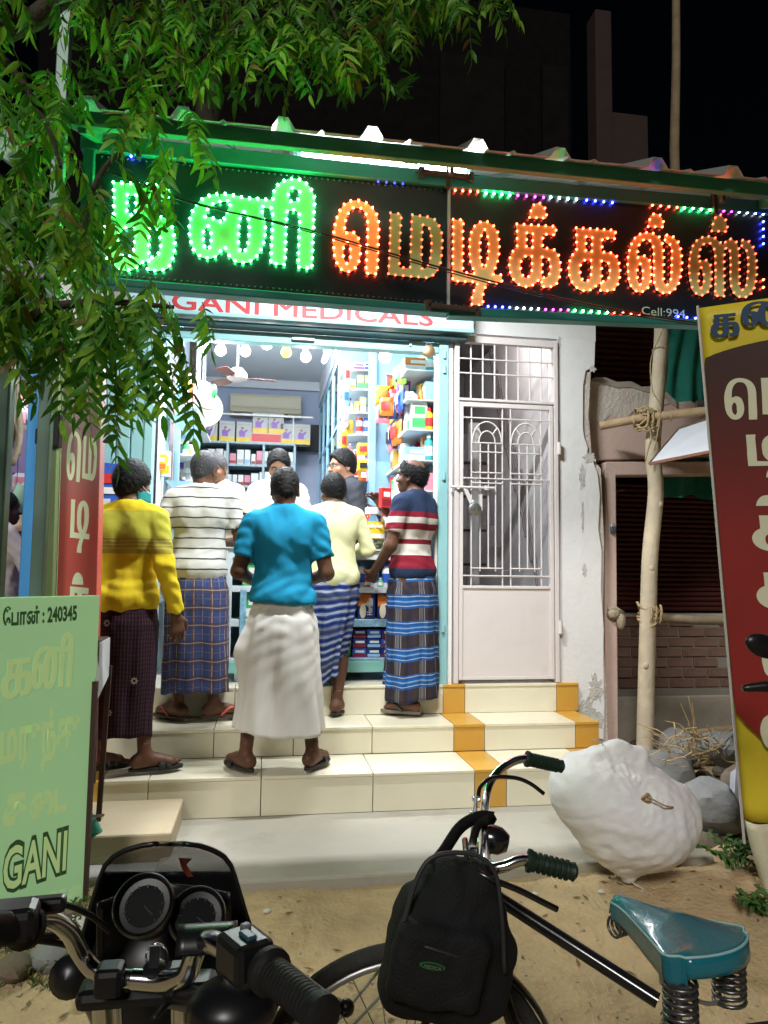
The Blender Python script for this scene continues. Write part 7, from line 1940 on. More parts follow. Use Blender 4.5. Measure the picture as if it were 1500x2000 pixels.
# 3 teal T-shirt with dhoti
fl_, fr_ = P(482, 1500, Z=zA+.02), P(607, 1500, Z=zA+.02); c = (fl_+fr_)/2
person('broad man in teal T shirt and long white dhoti standing with feet apart', (c[0], c[1], zA+.018), rz=.03, H=1.605, J=dict(aL=(-.178, 0, .085), aR=(.178, 0, .085), kL=(-.15, .03, .46), kR=(.15, .03, .46), sL=(-.175, -.01, 1.325), sR=(.175, -.01, 1.325), eL=(-.245, -.01, 1.06), wL=(-.13, .20, .99), eR=(.240, -.01, 1.055), wR=(.13, .21, 1.0)), lean=.05, build_=1.05, skin='d', head_yaw=.05, head_pitch=.22, hair=H_SALT, curly=.003, bald=0,
       shirt=dict(sleeve='short', mat=m_teal_t, hem=.89, fit=.013, folds=1.2, seed=3.6, flare=1, crew=1, collar=None, sl=.70), lungi=dict(name='dhoti', mat=m_dhoti, hem=.20, waist=.925, seed=4.2, amp=1.1, rx=(.142, .180, .205, .225), ry=(.115, .155, .16, .16), flap=(-1.35, 0, .012, .055), hemwave=.012, tilt=-.008), toes=(.55, -.55), sandal=('strap', m_sandal, m_sandal))
# 4 pale yellow shirt leaning on the counter
c = P(655, 1392, Z=zB_)
person('man in pale yellow shirt and blue striped lungi leaning to the counter', (c[0]-.03, c[1]-.08, zB_+.018), rz=.04, H=1.53, J=dict(aR=(.03, -.03, .085), aL=(-.12, .1, .15), kL=(-.10, .16, .50), kR=(.07, .05, .46), eL=(-.22, .12, 1.12), wL=(-.10, .34, 1.10), eR=(.245, .06, 1.10), wR=(.17, .30, 1.12)), lean=.18, skin='d', head_yaw=.30, head_pitch=.10, hair=H_BLK, hairtop=.008, curly=.005,
       shirt=dict(sleeve='long', mat=m_pyel, hem=.86, fit=.012, folds=1.0, seed=5.1, collar=m_pyel, sl=.6, flare=1), lungi=dict(mat=m_lung4, hem=.22, waist=.95, seed=6.0, amp=1.7, rx=(.150, .180, .150, .100), ry=(.13, .16, .16, .12), hemwave=.02, tilt=.03), toes=(-.1, -.45), sandal=('strap', m_sandal, m_sandal))
# 5 navy striped polo, turned left
c = P(808, 1396, Z=zB_)
def wisps(t, j, HT, T, s):
    pass
fwd = lambda a: (math.sin(a), math.cos(a))
nav = person('balding man in navy, red and white striped polo holding up a red box', (c[0]-.01, c[1]+.02, zB_+.018), rz=.78, H=1.625, J=dict(aL=(-.07, -.03, .085), aR=(.10, .03, .085), eL=(-.225, .02, 1.06), wL=(-.12, .225, .895), eR=(.21, .17, 1.14), wR=(.06, .28, 1.33)), lean=-.02, skin='d', head_yaw=.12, head_pitch=-.06, hair=H_BLK, bald=.086, hairtop=.008, curly=.005, face='plain',
       shirt=dict(sleeve='short', mat=m_navy, hem=.865, fit=.012, folds=1.0, seed=7.0, collar=m_navy, sl=.68, flare=1), lungi=dict(mat=m_lung5, hem=.085, waist=.96, seed=8.0, amp=1.1, rx=(.140, .172, .175, .18), ry=(.118, .155, .16, .165), hemwave=.012), toes=(.25, -.2), sandal=('thong', M('grey_sandal', (.16, .14, .12), .6), M('grey_strap', (.10, .09, .08), .6)), hands={'R': ((-.15, .5, .75), (-1, .2, .2), .8), 'L': ((.3, .6, -.6), (.8, .3, .3), 1.1)})
# 6 shopkeeper facing out
c = P(545, 885, Y=5.72)
person('shopkeeper in white shirt behind the counter bending his head over his hands', (.10, 5.74, .664), rz=pi, H=1.63, J=dict(eL=(-.24, .02, 1.08), wL=(-.10, .25, 1.00), eR=(.27, .03, 1.09), wR=(.16, .27, .98)), lean=.10, skin='m', head_pitch=.42, head_yaw=-.05, hair=H_BLK, hairtop=.010, curly=.005, face='moustache', shirt=dict(sleeve='long', mat=m_wsh, hem=.80, fit=.018, folds=1.0, seed=9.0, collar=m_wsh, sl=.55), lungi=dict(name='trousers_wrap', mat=m_gsh, hem=.1, waist=.93, seed=1), toes=(0, 0), hands={'L': ((.6, .6, -.3), (0, -.3, -1), .5), 'R': ((-.6, .6, -.3), (0, -.3, -1), .5)})
# 7 older man at the left of the counter
person('older man with grey moustache facing the striped polo man across the counter', (-.33, 5.76, .664), rz=pi-.55, H=1.60, J=dict(eL=(-.20, .05, 1.10), wL=(-.12, .30, 1.08), eR=(.22, .05, 1.10), wR=(.10, .30, 1.06)), lean=.08, skin='m', head_pitch=.18, head_yaw=.15, hair=H_GREY, hairtop=.0, face='moustache', shirt=dict(sleeve='short', mat=M('beige_shirt_cloth', (.55, .44, .33), .8, var=.08), hem=.80, fit=.016, seed=3.0, collar=None), lungi=dict(mat=m_gsh, hem=.1, waist=.93, seed=1), toes=(0, 0))
# 8 young man with glasses
def specs(t, j, HT, T, s):
    mb = MB()
    for q in (-1, 1):
        mb.tube([HT((q*.032+.022*math.cos(a), .099, .004+.017*math.sin(a))) for a in np.linspace(0, 2*pi, 17)[:-1]], .0024, 6, closed=True)
        mb.tube([HT((q*.054, .097, .008)), HT((q*.076, .04, .008)), HT((q*.080, -.01, .004))], .0024, 6)
    mb.tube([HT((-.010, .101, .008)), HT((.010, .101, .008))], .0024, 6)
    mb.build('spectacles', m_black, t, local=True, smooth=180)
person('slim young man with glasses in charcoal T shirt behind the counter', (.665, 5.62, .664), rz=1.75, H=1.645, J=dict(eL=(-.215, .0, 1.06), wL=(-.16, .16, .90)), lean=.10, build_=.95, skin='f', head_pitch=.10, head_yaw=.15, hair=H_BLK, hairtop=.012, curly=.003, face='plain', shirt=dict(sleeve='short', mat=m_gsh, hem=.80, fit=.015, folds=.8, seed=4.4, crew=1, collar=None, sl=.75), lungi=dict(mat=m_gsh, hem=.1, waist=.93, seed=1), toes=(0, 0), extra=specs)
# 9 stall man at the left edge
c = P(12, 1000, Y=5.35)
person('dark armed man in pale grey shirt reaching up in the lilac stall', (c[0]-.05, 5.40, .30), rz=-.9, H=1.60, J=dict(eL=(-.14, .30, 1.24), wL=(-.02, .30, 1.44), eR=(.25, .18, 1.02), wR=(.27, .33, 1.12)), skin='k', head_pitch=0, shirt=dict(sleeve='short', mat=M('pale_grey_shirt_cloth', (.50, .46, .46), .8, var=.08), hem=.74, fit=.018, folds=1.2, seed=6.6, collar=None), lungi=dict(mat=M('grey_cloth', (.32, .28, .32), .85, var=.1), hem=.1, waist=.93, seed=1.4), toes=(0, 0), hands={'L': ((.1, .1, 1), (.4, -1, 0), .35)})
# red box in the raised hand
q = P(752, 972, Y=4.93)
hb = carton(0, 0, 0, .075, .045, .135, 'red', 'maroon', 'red medicine box held up by the balding man', None, .35); hb.location = (q[0], q[1], q[2]-.07); hb['category'] = 'box'
if 'group' in hb: del hb['group']
# ================================================================== WHITE SACK
m_sack = M('white_woven_sack', (.76, .76, .78), .6, var=.03, scale=5, bump=.16, bscale=70, spec=.3, dirt=.14, dcol=(.42, .38, .30), dscale=3.2)
ys_ = 3.08
def SK_(u, v, dy=0.0): return P(u, v, Y=ys_+dy)
f = Field(SK_(1040, 1760)-np.array((.06, .42, .02)), SK_(1395, 1425)+np.array((.06, .42, .06)), .0095)
f.ell(SK_(1205, 1575, .02), (.262, .235, .215), .05, ry(.45))
f.ell(SK_(1262, 1600, .0), (.20, .215, .205), .08, ry(-.3))
f.ell(SK_(1130, 1535, .02), (.115, .15, .12), .10)
f.cap(SK_(1212, 1650), SK_(1226, 1716, -.02), .15, .022, .07)
f.cap(SK_(1165, 1480, .0), SK_(1205, 1462, .0), .042, .036, .05); f.cap(SK_(1205, 1470, .0), SK_(1248, 1478, .0), .036, .045, .05)
f.ell(SK_(1332, 1592, -.03), (.06, .09, .11), .07)
X, Y, Z = f.grids()
kn = SK_(1265, 1556, -.21)
dx_, dz_ = X-kn[0], Z-kn[2]
dist = np.sqrt(dx_**2+dz_**2+((Y-kn[1])*.5)**2); ang = np.arctan2(dz_, dx_)
f.D -= (.0042*np.sin(15*ang+5*dist*20+2*np.sin(3*ang))*np.exp(-dist/.12)*np.clip(dist/.05, 0, 1)).astype(np.float32)
f.D += (.020*np.exp(-(dist/.045)**2)).astype(np.float32)
tp = SK_(1195, 1490, -.05); dx2, dz2 = X-tp[0], Z-tp[2]; d2 = np.sqrt(dx2**2+dz2**2); a2 = np.arctan2(dz2, dx2)
f.D -= (.0042*np.sin(17*a2+2*np.sin(4*a2))*np.exp(-d2/.06)).astype(np.float32)
bt = SK_(1226, 1716, -.02); a3 = np.arctan2(X-bt[0], Z-bt[2]); d3 = np.sqrt((X-bt[0])**2+(Z-bt[2])**2)
f.D -= (.0034*np.sin(19*a3+2.5*np.sin(5*a3))*np.exp(-d3/.09)).astype(np.float32)
f.D -= (.0018*np.sin(X*38+5*np.sin(Z*17)+Y*15)*np.sin(Z*26+3*np.sin(X*21))+.0009*np.sin(X*70-Z*52+6*np.sin(Z*24))).astype(np.float32)
# puckered seam from the top knot to the twine
sa, sb2 = SK_(1195, 1490), SK_(1262, 1552); ab = sb2-sa; L2 = ab[0]**2+ab[2]**2
tt = np.clip(((X-sa[0])*ab[0]+(Z-sa[2])*ab[2])/L2, 0, 1); dd_ = np.sqrt((X-sa[0]-tt*ab[0])**2+(Z-sa[2]-tt*ab[2])**2)
f.D += (.007*np.exp(-(dd_/.011)**2)*(.4+.6*np.sin(tt*55))).astype(np.float32)*(Y < ys_)
V, F = f.mesh(); V = crumple(V, F, .0036, (8, 8, 8))
sk = thing('sack', 'bulging white woven sack leaning on the right end of the concrete apron', 'sack', tuple(SK_(1226, 1722)))
o = raw('bag', V-ORG[sk.name], F, m_sack, sk)
mb = MB(); mb.tube([kn+np.array((.016*math.cos(a), .010*math.sin(2*a)+.008, .012*math.sin(a)-.004)) for a in np.linspace(0, 2*pi, 13)[:-1]], .006, 6, closed=True); mb.tube(smoothpath([kn+np.array((0, -.005, 0)), kn+np.array((.06, -.02, -.03)), kn+np.array((.11, .0, -.045))], 4), .0035, 5); mb.build('tie_string', m_rope, sk, smooth=180)
mb = MB(); mb.tube(smoothpath([bt, bt+np.array((.02, -.03, -.015)), bt+np.array((.05, -.04, -.03)), bt+np.array((.03, -.06, -.03))], 4), .0028, 5); mb.build('loose_thread', M('white_thread', (.6, .58, .52), .8), sk, smooth=180)
mb = MB(); c = SK_(1180, 1460); mb.tube(smoothpath([c, c+np.array((-.03, -.03, .03)), c+np.array((-.07, -.05, .045))], 4), .003, 5); mb.build('loose_thread', M('white_thread'), sk, smooth=180)
for (u, v, w) in ((1112, 1572, 30), (1190, 1580, 40), (1262, 1660, 26)):
    mb = MB()
    for k in range(5):
        p0 = P(u+RNG.uniform(-w, w), v+RNG.uniform(-12, 12), Y=ys_-.235+.0*k)
    pass

# ================================================================== BICYCLE
m_bk = M('black_enamel', (.010, .010, .011), .22, var=.1, spec=.6, coat=.5)
m_tyre = M('dusty_tyre', (.035, .033, .030), .85, var=.25, scale=20, bump=.6, bscale=90, dirt=.4, dcol=(.16, .13, .09), dscale=6)
m_grip = M('dark_green_rubber', (.010, .026, .016), .5, var=.15, bump=.2)
m_sad = M('teal_vinyl', (.010, .145, .195), .20, var=.15, scale=6, bump=.12, bscale=110, spec=.6, coat=.3)
bike = thing('bicycle', 'black roadster bicycle with teal sprung saddle and chrome handlebar', 'bicycle', (.55, 1.55, -.16))
def Q(u, v, y): return P(u, v, Y=y)
grip_f0, grip_f1 = Q(1028, 1482, 1.93), Q(1097, 1497, 1.93)
grip_n0, grip_n1 = Q(1030, 1680, 1.41), Q(1121, 1703, 1.39)
barp = smoothpath([grip_f1, grip_f0, Q(985, 1497, 1.925), Q(958, 1527, 1.90), Q(948, 1567, 1.84), Q(946, 1625, 1.645), Q(947, 1672, 1.48), Q(957, 1694, 1.43), Q(985, 1692, 1.415), grip_n0, grip_n1], 8)
mb = MB(); mb.tube(barp, .0112, 12); mb.build('handlebar', m_chrome, bike, smooth=60)
def grip(p0, p1, parent, r=.0185, mat=m_grip):
    d = p1-p0; L = np.linalg.norm(d); d /= L
    prof = [(.012, -.002), (r*1.15, 0), (r*1.15, .006)]
    z = .010
    while z < L-.008: prof += [(r, z), (r, z+.005), (r*.84, z+.0065), (r*.84, z+.009)]; z += .0105
    prof += [(r*.95, L), (r*.5, L+.006)]
    mb = MB(); mb.lathe(p0, prof, 14, d); return mb.build('grip', mat, parent, smooth=50)
grip(grip_f0, grip_f1, bike); grip(grip_n0, grip_n1, bike, .019)
mb = MB(); mb.tube(smoothpath([Q(934, 1562, 1.84), Q(938, 1537, 1.86), Q(962, 1519, 1.88), Q(1005, 1519, 1.89), Q(1035, 1530, 1.89), Q(1062, 1550, 1.89)], 6), .0055, 8); mb.build('brake_lever', m_bk, bike, smooth=60)
mb = MB(); mb.tube(smoothpath([Q(908, 1640, 1.50), Q(912, 1672, 1.45), Q(925, 1697, 1.42), Q(955, 1715, 1.40), Q(1010, 1737, 1.39), Q(1060, 1762, 1.385), Q(1088, 1776, 1.385)], 6), .0060, 8); mb.build('brake_lever', m_bk, bike, smooth=60)
mb = MB(); mb.tube([Q(930, 1558, 1.84), Q(920, 1660, 1.48)], .0055, 8); mb.build('brake_rod', m_chrome, bike, smooth=60)
mb = MB(); mb.tube([Q(935, 1600, 1.70), Q(930, 1700, 1.62), Q(905, 1800, 1.62)], .0045, 8); mb.build('brake_rod', m_chrome, bike, smooth=60)
for (u, v, y) in ((930, 1560, 1.84), (922, 1660, 1.48), (926, 1590, 1.75)):
    mb = MB(); c = Q(u, v, y); mb.obox(c, (.020, .014, .014)); mb.build('rod_clamp', m_chrome, bike, bevel=.003)
hd_t, hd_b = Q(944, 1650, 1.66), Q(930, 1790, 1.68)
mb = MB(); mb.tube([Q(946, 1622, 1.645), hd_t], .0125, 10); mb.lathe(hd_t, [(.018, -.004), (.020, 0), (.020, .012), (.013, .016)], 12, (0, 0, 1)); mb.build('stem', m_chrome, bike, smooth=50)
mb = MB(); mb.tube([hd_t, hd_b], .0185, 12); mb.build('head_tube', m_bk, bike, smooth=60)
mb = MB(); c = Q(966, 1640, 1.62); mb.lathe(c, [(.0, -.032), (.018, -.030), (.029, -.012), (.031, .008), (.028, .02), (.0, .022)], 16, (-.9, .3, .2)); mb.build('bell', m_bk, bike, smooth=60)
wc = np.array((Q(790, 1840, 1.70)[0], 1.70, Q(790, 1840, 1.70)[2]-.352)); RW = .335
def wheel(c, ax, parent):
    ax = np.array(ax, float); ax /= np.linalg.norm(ax); a = np.array((0, 0, 1.)); b = np.cross(ax, a); b /= np.linalg.norm(b)
    circ = lambda r, n: [c+r*(a*math.sin(t)+b*math.cos(t)) for t in np.linspace(0, 2*pi, n+1)[:-1]]
    mb = MB(); mb.tube(circ(RW, 64), .0185, 10, closed=True); mb.build('tyre', m_tyre, parent, smooth=180)
    mb = MB(); mb.tube(circ(RW-.026, 64), .0095, 8, closed=True); mb.build('rim', m_steel, parent, smooth=180)
    mb = MB(); mb.lathe(c-ax*.045, [(.008, 0), (.026, .012), (.012, .02), (.012, .07), (.026, .078), (.008, .09)], 12, ax); mb.build('hub', m_steel, parent, smooth=40)
    mb = MB()
    for k in range(32):
        t = 2*pi*k/32; t2 = t+(.55 if k % 2 else -.55); s_ = (.035 if (k//2) % 2 else -.035)
        mb.tube([c+ax*s_+.024*(a*math.sin(t2)+b*math.cos(t2)), c+(RW-.03)*(a*math.sin(t)+b*math.cos(t))], .0014, 4)
    mb.build('spokes', m_steel, parent, kind='stuff')
wheel(wc, (0.05, 1, .0), bike)
def guard(c, t0, t1, ax, nm='mudguard'):
    ax = np.array(ax, float); ax /= np.linalg.norm(ax); a = np.array((0, 0, 1.)); b = np.cross(ax, a)
    mb = MB(); mb.grid(lambda u, w: c+(RW+.034-.012*(2*u-1)**2)*(a*math.sin(t0+(t1-t0)*w)+b*math.cos(t0+(t1-t0)*w))+ax*(u-.5)*.058, 7, 40); mb.build(nm, m_bk, bike, smooth=180, thick=.0015)
guard(wc, -.35, 1.45, (.05, 1, 0)) if np.cross((.05, 1, 0), (0, 0, 1))[0] > 0 else guard(wc, 1.7, 3.5, (.05, 1, 0))
crown = wc+np.array((.085, -.0, RW+.075)); 
for s_ in (-1, 1):
    mb = MB(); o_ = np.array((0, s_*.05, 0)); mb.tube(smoothpath([hd_b+np.array((0, 0, -.01))+o_*.4, crown*.5+hd_b*.5+o_*.9, (crown+wc)/2+np.array((.04, 0, 0))+o_*1.05, wc+o_], 5), .0105, 8); mb.build('fork_blade', m_bk, bike, smooth=60)
    mb = MB(); mb.tube([crown+o_*1.2, wc+np.array((-.30, 0, .02))+o_*.2], .0032, 6); mb.build('mudguard_stay', m_steel, bike, smooth=60)
seat_c = Q(1318, 1945, 1.42); seat_c[2] = .545
tt0 = Q(955, 1742, 1.66)
mb = MB(); mb.tube([tt0, Q(1285, 1955, 1.43)], .0150, 12); mb.build('top_tube', m_bk, bike, smooth=60)
mb = MB(); aa, bb = Q(1000, 1768, 1.655), Q(1035, 1792, 1.635)
mb.bar(aa+np.array((0, -.0165, .004)), bb+np.array((0, -.0165, .004)), .002, .013, (0, 1, 0)); mb.build('decal', M('gold_decal', (.45, .42, .12), .4, var=.5, scale=120), bike)
BBk = np.array((seat_c[0]-.17, seat_c[1]+.10, .12))
mb = MB(); mb.tube([hd_b, BBk], .0155, 10); mb.build('down_tube', m_bk, bike, smooth=60)
mb = MB(); mb.tube([seat_c+np.array((.0, 0, -.02)), BBk], .0150, 10); mb.build('seat_tube', m_bk, bike, smooth=60)
mb = MB(); mb.tube([seat_c+np.array((.012, -.006, .055)), seat_c+np.array((-.02, .01, -.06))], .0125, 10); mb.build('seat_post', m_chrome, bike, smooth=60)
axd = np.array((.86, -.51, 0)); rwc = np.array((BBk[0], BBk[1], 0))+axd*.46; rwc[2] = wc[2]-.0
wheel(rwc, (.51, .86, 0), bike)
for s_ in (-1, 1):
    o_ = np.array((.51, .86, 0))*.055*s_
    mb = MB(); mb.tube([BBk+o_*.5, rwc+o_], .009, 8); mb.build('chain_stay', m_bk, bike, smooth=60)
    mb = MB(); mb.tube([seat_c+np.array((-.02, .01, -.03))+o_*.3, rwc+o_], .008, 8); mb.build('seat_stay', m_bk, bike, smooth=60)
mb = MB(); mb.lathe(BBk-np.array((.51, .86, 0))*.05, [(.085, 0), (.09, .003), (.085, .006)], 32, (.51, .86, 0)); mb.build('chainring', m_chrome, bike, smooth=40)
for s_ in (-1, 1):
    n_ = np.array((.51, .86, 0)); e_ = axd*s_*.15+np.array((0, 0, -.06*s_))
    mb = MB(); mb.bar(BBk+n_*.065*s_, BBk+n_*.075*s_+e_, .016, .012); mb.build('crank', m_chrome, bike, bevel=.003)
    mb = MB(); mb.obox(BBk+n_*.12*s_+e_, (.08, .09, .022), rzm(-.53)); mb.build('pedal', m_black, bike, bevel=.004)
# saddle: vinyl cover, piping, nose coil and two rear springs
nose, rear = Q(1206, 1766, 1.62), Q(1402, 1858, 1.385)
rear[2] = nose[2] = (nose[2]+rear[2])/2+.004
sad = bike
ax_s = rear-nose; LS = np.linalg.norm(ax_s); ax_s /= LS; bs = np.cross((0, 0, 1.), ax_s); bs /= np.linalg.norm(bs)
def swid(t): return .022+.096*min(1, max(0, t-.06)/.80)**1.25
def sadf(a, c):
    t = c; x = (a-.5)*2
    w = swid(t)*(1 if t < .88 else math.sqrt(max(.66, 1-((t-.88)/.14)**2)))
    side = max(0, abs(x)-.72)/.28
    xx = min(abs(x), .72)/.72*math.copysign(1, x)
    lat = xx*w*(1-.06*side)
    z = .036*(1-xx*xx)*(.4+.6*t)*(1-.85*max(0, t-.6)/.4)+.006*max(0, t-.5)-side*(.026+.018*t)-.010*side*side+.010*max(0, t-.5)
    return nose+ax_s*(t*LS+.034*(1-xx*xx)*t**5)+bs*lat+np.array((0, 0, z))
mb = MB(); mb.grid(sadf, 41, 40)
# rear and nose skirts
for t_, sgn in ((1.0, 1), (0.0, -1)):
    def endf(a, c): 
        p = sadf(.14+.72*a, t_); e = sadf(.5, t_)
        return p+ax_s*(.004*c*sgn)+np.array((0, 0, -(.036 if sgn > 0 else .024)*c))
    mb.grid(endf, 21, 4)
mb.build('saddle', m_sad, bike, smooth=60, thick=.002)
pip = [sadf(.86, t) for t in np.linspace(0, 1, 24)]+[sadf(a, 1) for a in np.linspace(.86, .14, 16)]+[sadf(.14, t) for t in np.linspace(1, 0, 24)]
mb = MB(); mb.tube([p+np.array((0, 0, .0015)) for p in pip], .0026, 6); mb.build('piping', M('pale_piping', (.30, .50, .52), .4), bike, smooth=180)
def coil(c, r, h, n, wr, ax=(0, 0, 1)):
    ax = np.array(ax, float); ax /= np.linalg.norm(ax); u = np.array((1., 0, 0)) if abs(ax[0]) < .8 else np.array((0, 1., 0)); a = np.cross(ax, u); a /= np.linalg.norm(a); b = np.cross(ax, a)
    mb = MB(); mb.tube([c+ax*(h*i/(n*14))+r*(a*math.cos(2*pi*i/14)+b*math.sin(2*pi*i/14)) for i in range(n*14+1)], wr, 6); return mb.build('spring', M('dark_steel', (.16, .16, .165), .35, .85, var=.2), bike, smooth=180)
for e in (-1, 1):
    c = rear+bs*e*.074-ax_s*.03+np.array((0, 0, -.130)); coil(c, .030, .082, 6, .0042)
    mb = MB(); mb.tube(smoothpath([c+np.array((0, 0, .004)), c*.5+seat_c*.5+np.array((0, 0, .0)), seat_c+np.array((0, 0, .04)), nose+ax_s*.05+np.array((0, 0, -.055))], 5), .0042, 6); mb.build('saddle_rail', m_steel, bike, smooth=180)
coil(nose+ax_s*.002-bs*.02+np.array((0, 0, -.052)), .021, .05, 4, .0034, bs)
mb = MB(); mb.obox(seat_c+np.array((0, 0, .045)), (.05, .04, .035)); mb.build('seat_clamp', m_steel, bike, bevel=.006)
# ---------------- backpack hanging from the handlebar
m_bag = M('black_nylon', (.011, .011, .012), .75, var=.25, scale=20, bump=.5, bscale=260, spec=.25)
yb_ = 1.42
def K(u, v, dy=0): return P(u, v, Y=yb_+dy)
bpk = thing('backpack', 'small black backpack with green rimmed patch hanging from the bicycle handlebar', 'backpack', tuple(K(870, 2000)))
Rb = ry(math.radians(13))
f = Field(K(700, 2040)-np.array((.03, .20, .02)), K(1030, 1620)+np.array((.03, .20, .03)), .0066)
f.rbox(K(862, 1868, .02), (.108, .060, .108), .045, .02, Rb); f.rbox(K(893, 1765, .02), (.070, .048, .085), .045, .07, Rb)
f.rbox(K(855, 1885, -.050), (.088, .028, .070), .022, .014, Rb); f.rbox(K(965, 1900, .02), (.030, .045, .075), .03, .03, Rb)
X, Y, Z = f.grids(); f.D -= (.0022*np.sin(Z*62+5*np.sin(X*25))*np.sin(X*40+3*np.sin(Z*30))+.0016*np.sin(X*80+Z*45)).astype(np.float32)
V, F = f.mesh(); raw('pack', V-ORG[bpk.name], F, m_bag, bpk)
def onbag(u, v, d=-.085): return K(u, v, d)
mb = MB(); mb.tube(smoothpath([onbag(765, 1905, -.04), onbag(790, 1800, -.045), onbag(815, 1715, -.04), onbag(850, 1672, -.035), onbag(920, 1668, -.035), onbag(965, 1700, -.04), onbag(980, 1790, -.045), onbag(985, 1900, -.04)], 5), .0045, 6); mb.build('piping', M('charcoal_piping', (.03, .03, .032), .5), bpk, smooth=180)
mb = MB(); mb.tube(smoothpath([onbag(800, 1838, -.062), onbag(850, 1855, -.08), onbag(905, 1872, -.07)], 5), .003, 6); mb.build('zip', M('charcoal_piping'), bpk, smooth=180)
cP = onbag(845, 1888, -.0815)
mb = MB(); mb.prism([(.024*math.cos(t), .0065*math.sin(t)) for t in np.linspace(0, 2*pi, 21)[:-1]][::-1], cP, (.97, 0, -.22), (.2, 0, .97), (0, .003, 0)); mb.build('patch', M('patch_green', (.02, .13, .03), .5), bpk)
mb = MB(); mb.prism([(.0205*math.cos(t), .0048*math.sin(t)) for t in np.linspace(0, 2*pi, 21)[:-1]][::-1], cP+np.array((0, -.0012, 0)), (.97, 0, -.22), (.2, 0, .97), (0, .0012, 0)); mb.build('patch_centre', m_black, bpk)
text_mesh('MEDICA', .0085, M('patch_print', (.14, .22, .12), .5), cP+np.array((-.0165, -.0014, .0005)), (.97, 0, -.22), (.2, 0, .97), bpk, fit=.032)
def band(pts, w, mat, name, parent, nrm=(0, -1, 0)):
    q = smoothpath(pts, 6); mb = MB()
    T = np.gradient(q, axis=0); T /= np.linalg.norm(T, axis=1)[:, None]; N = np.cross(T, np.array(nrm, float)); N /= np.linalg.norm(N, axis=1)[:, None]
    V = np.stack([q-N*w/2, q+N*w/2], 1).reshape(-1, 3); mb.add(V, [(2*i, 2*i+1, 2*i+3, 2*i+2) for i in range(len(q)-1)])
    return mb.build(name, mat, parent, thick=.004, smooth=180)
band([Q(842, 1690, 1.44), Q(868, 1660, 1.50), Q(900, 1615, 1.56), Q(935, 1596, 1.60), Q(962, 1597, 1.62)], .026, m_bag, 'strap', bpk)
band([Q(915, 1690, 1.46), Q(922, 1650, 1.52), Q(935, 1610, 1.585), Q(955, 1600, 1.60)], .020, m_bag, 'strap', bpk)
mb = MB(); mb.tube([Q(948, 1600+8*math.sin(t), 1.655)+np.array((.020*math.cos(t), 0, .0)) for t in np.linspace(0, 2*pi, 13)[:-1]], .007, 6, closed=True); mb.build('loop', m_bag, bpk, smooth=180)

# ================================================================== MOTORCYCLE in the left foreground
moto = thing('motorcycle', 'black motorcycle front with smoked windscreen, twin gauges and chrome handlebar', 'motorcycle', (-.35, 1.2, -.2))
m_vis = M('smoked_screen', (.07, .08, .075), .12, var=.1, trans=.0, alpha=.55, spec=.6)
m_mb = M('satin_black_plastic', (.008, .008, .009), .34, var=.15, spec=.5)
m_cable = M('black_cable', (.012, .012, .012), .45)
Yw = 1.30
rowsW = [(1885, 150, 512), (1835, 160, 498), (1790, 172, 482), (1750, 184, 470), (1712, 196, 459), (1690, 205, 451), (1672, 222, 437), (1660, 245, 415), (1651, 278, 388), (1648, 305, 362)]
def visf(a, c, off=0.0, infl=0):
    i = c*(len(rowsW)-1); i0 = min(len(rowsW)-2, int(i)); fr = i-i0
    v = rowsW[i0][0]*(1-fr)+rowsW[i0+1][0]*fr; u0 = rowsW[i0][1]*(1-fr)+rowsW[i0+1][1]*fr; u1 = rowsW[i0][2]*(1-fr)+rowsW[i0+1][2]*fr
    q = P(u0+(u1-u0)*a, v, Y=Yw-.04*c)
    k = (1-(2*a-1)**2)
    q = q+np.array((0, .13*k*(.75+.25*(1-c))+off, 0))*1.0
    # keep the outline where it is seen: move along the view ray
    r = (P(u0+(u1-u0)*a, v, Y=q[1]))
    return r
lowc = 4.4/9
mb = MB(); mb.grid(lambda a, c: visf(a, lowc+(1-lowc)*c), 29, 16); mb.build('windscreen', m_vis, moto, smooth=180, thick=.003)
mb = MB(); mb.grid(lambda a, c: visf(a, lowc*c), 29, 12); mb.build('fairing', m_mb, moto, smooth=180, thick=.004)
mb = MB(); mb.tube([visf(0, c) for c in np.linspace(0, 1, 30)]+[visf(a, 1) for a in np.linspace(0.05, .95, 14)]+[visf(1, c) for c in np.linspace(1, 0, 30)], .0042, 6); mb.build('screen_edge', m_mb, moto, smooth=180)
q = P(362, 1693, Y=Yw+.075)
mb = MB(); mb.prism([(-.012, .016), (.012, .014), (.002, .004), (.014, -.018), (.004, -.018), (-.006, -.002)][::-1], q, (1, 0, 0), (0, -.1, 1), (0, .001, 0)); mb.build('screen_decal', M('maroon_decal', (.20, .04, .02), .5), moto)
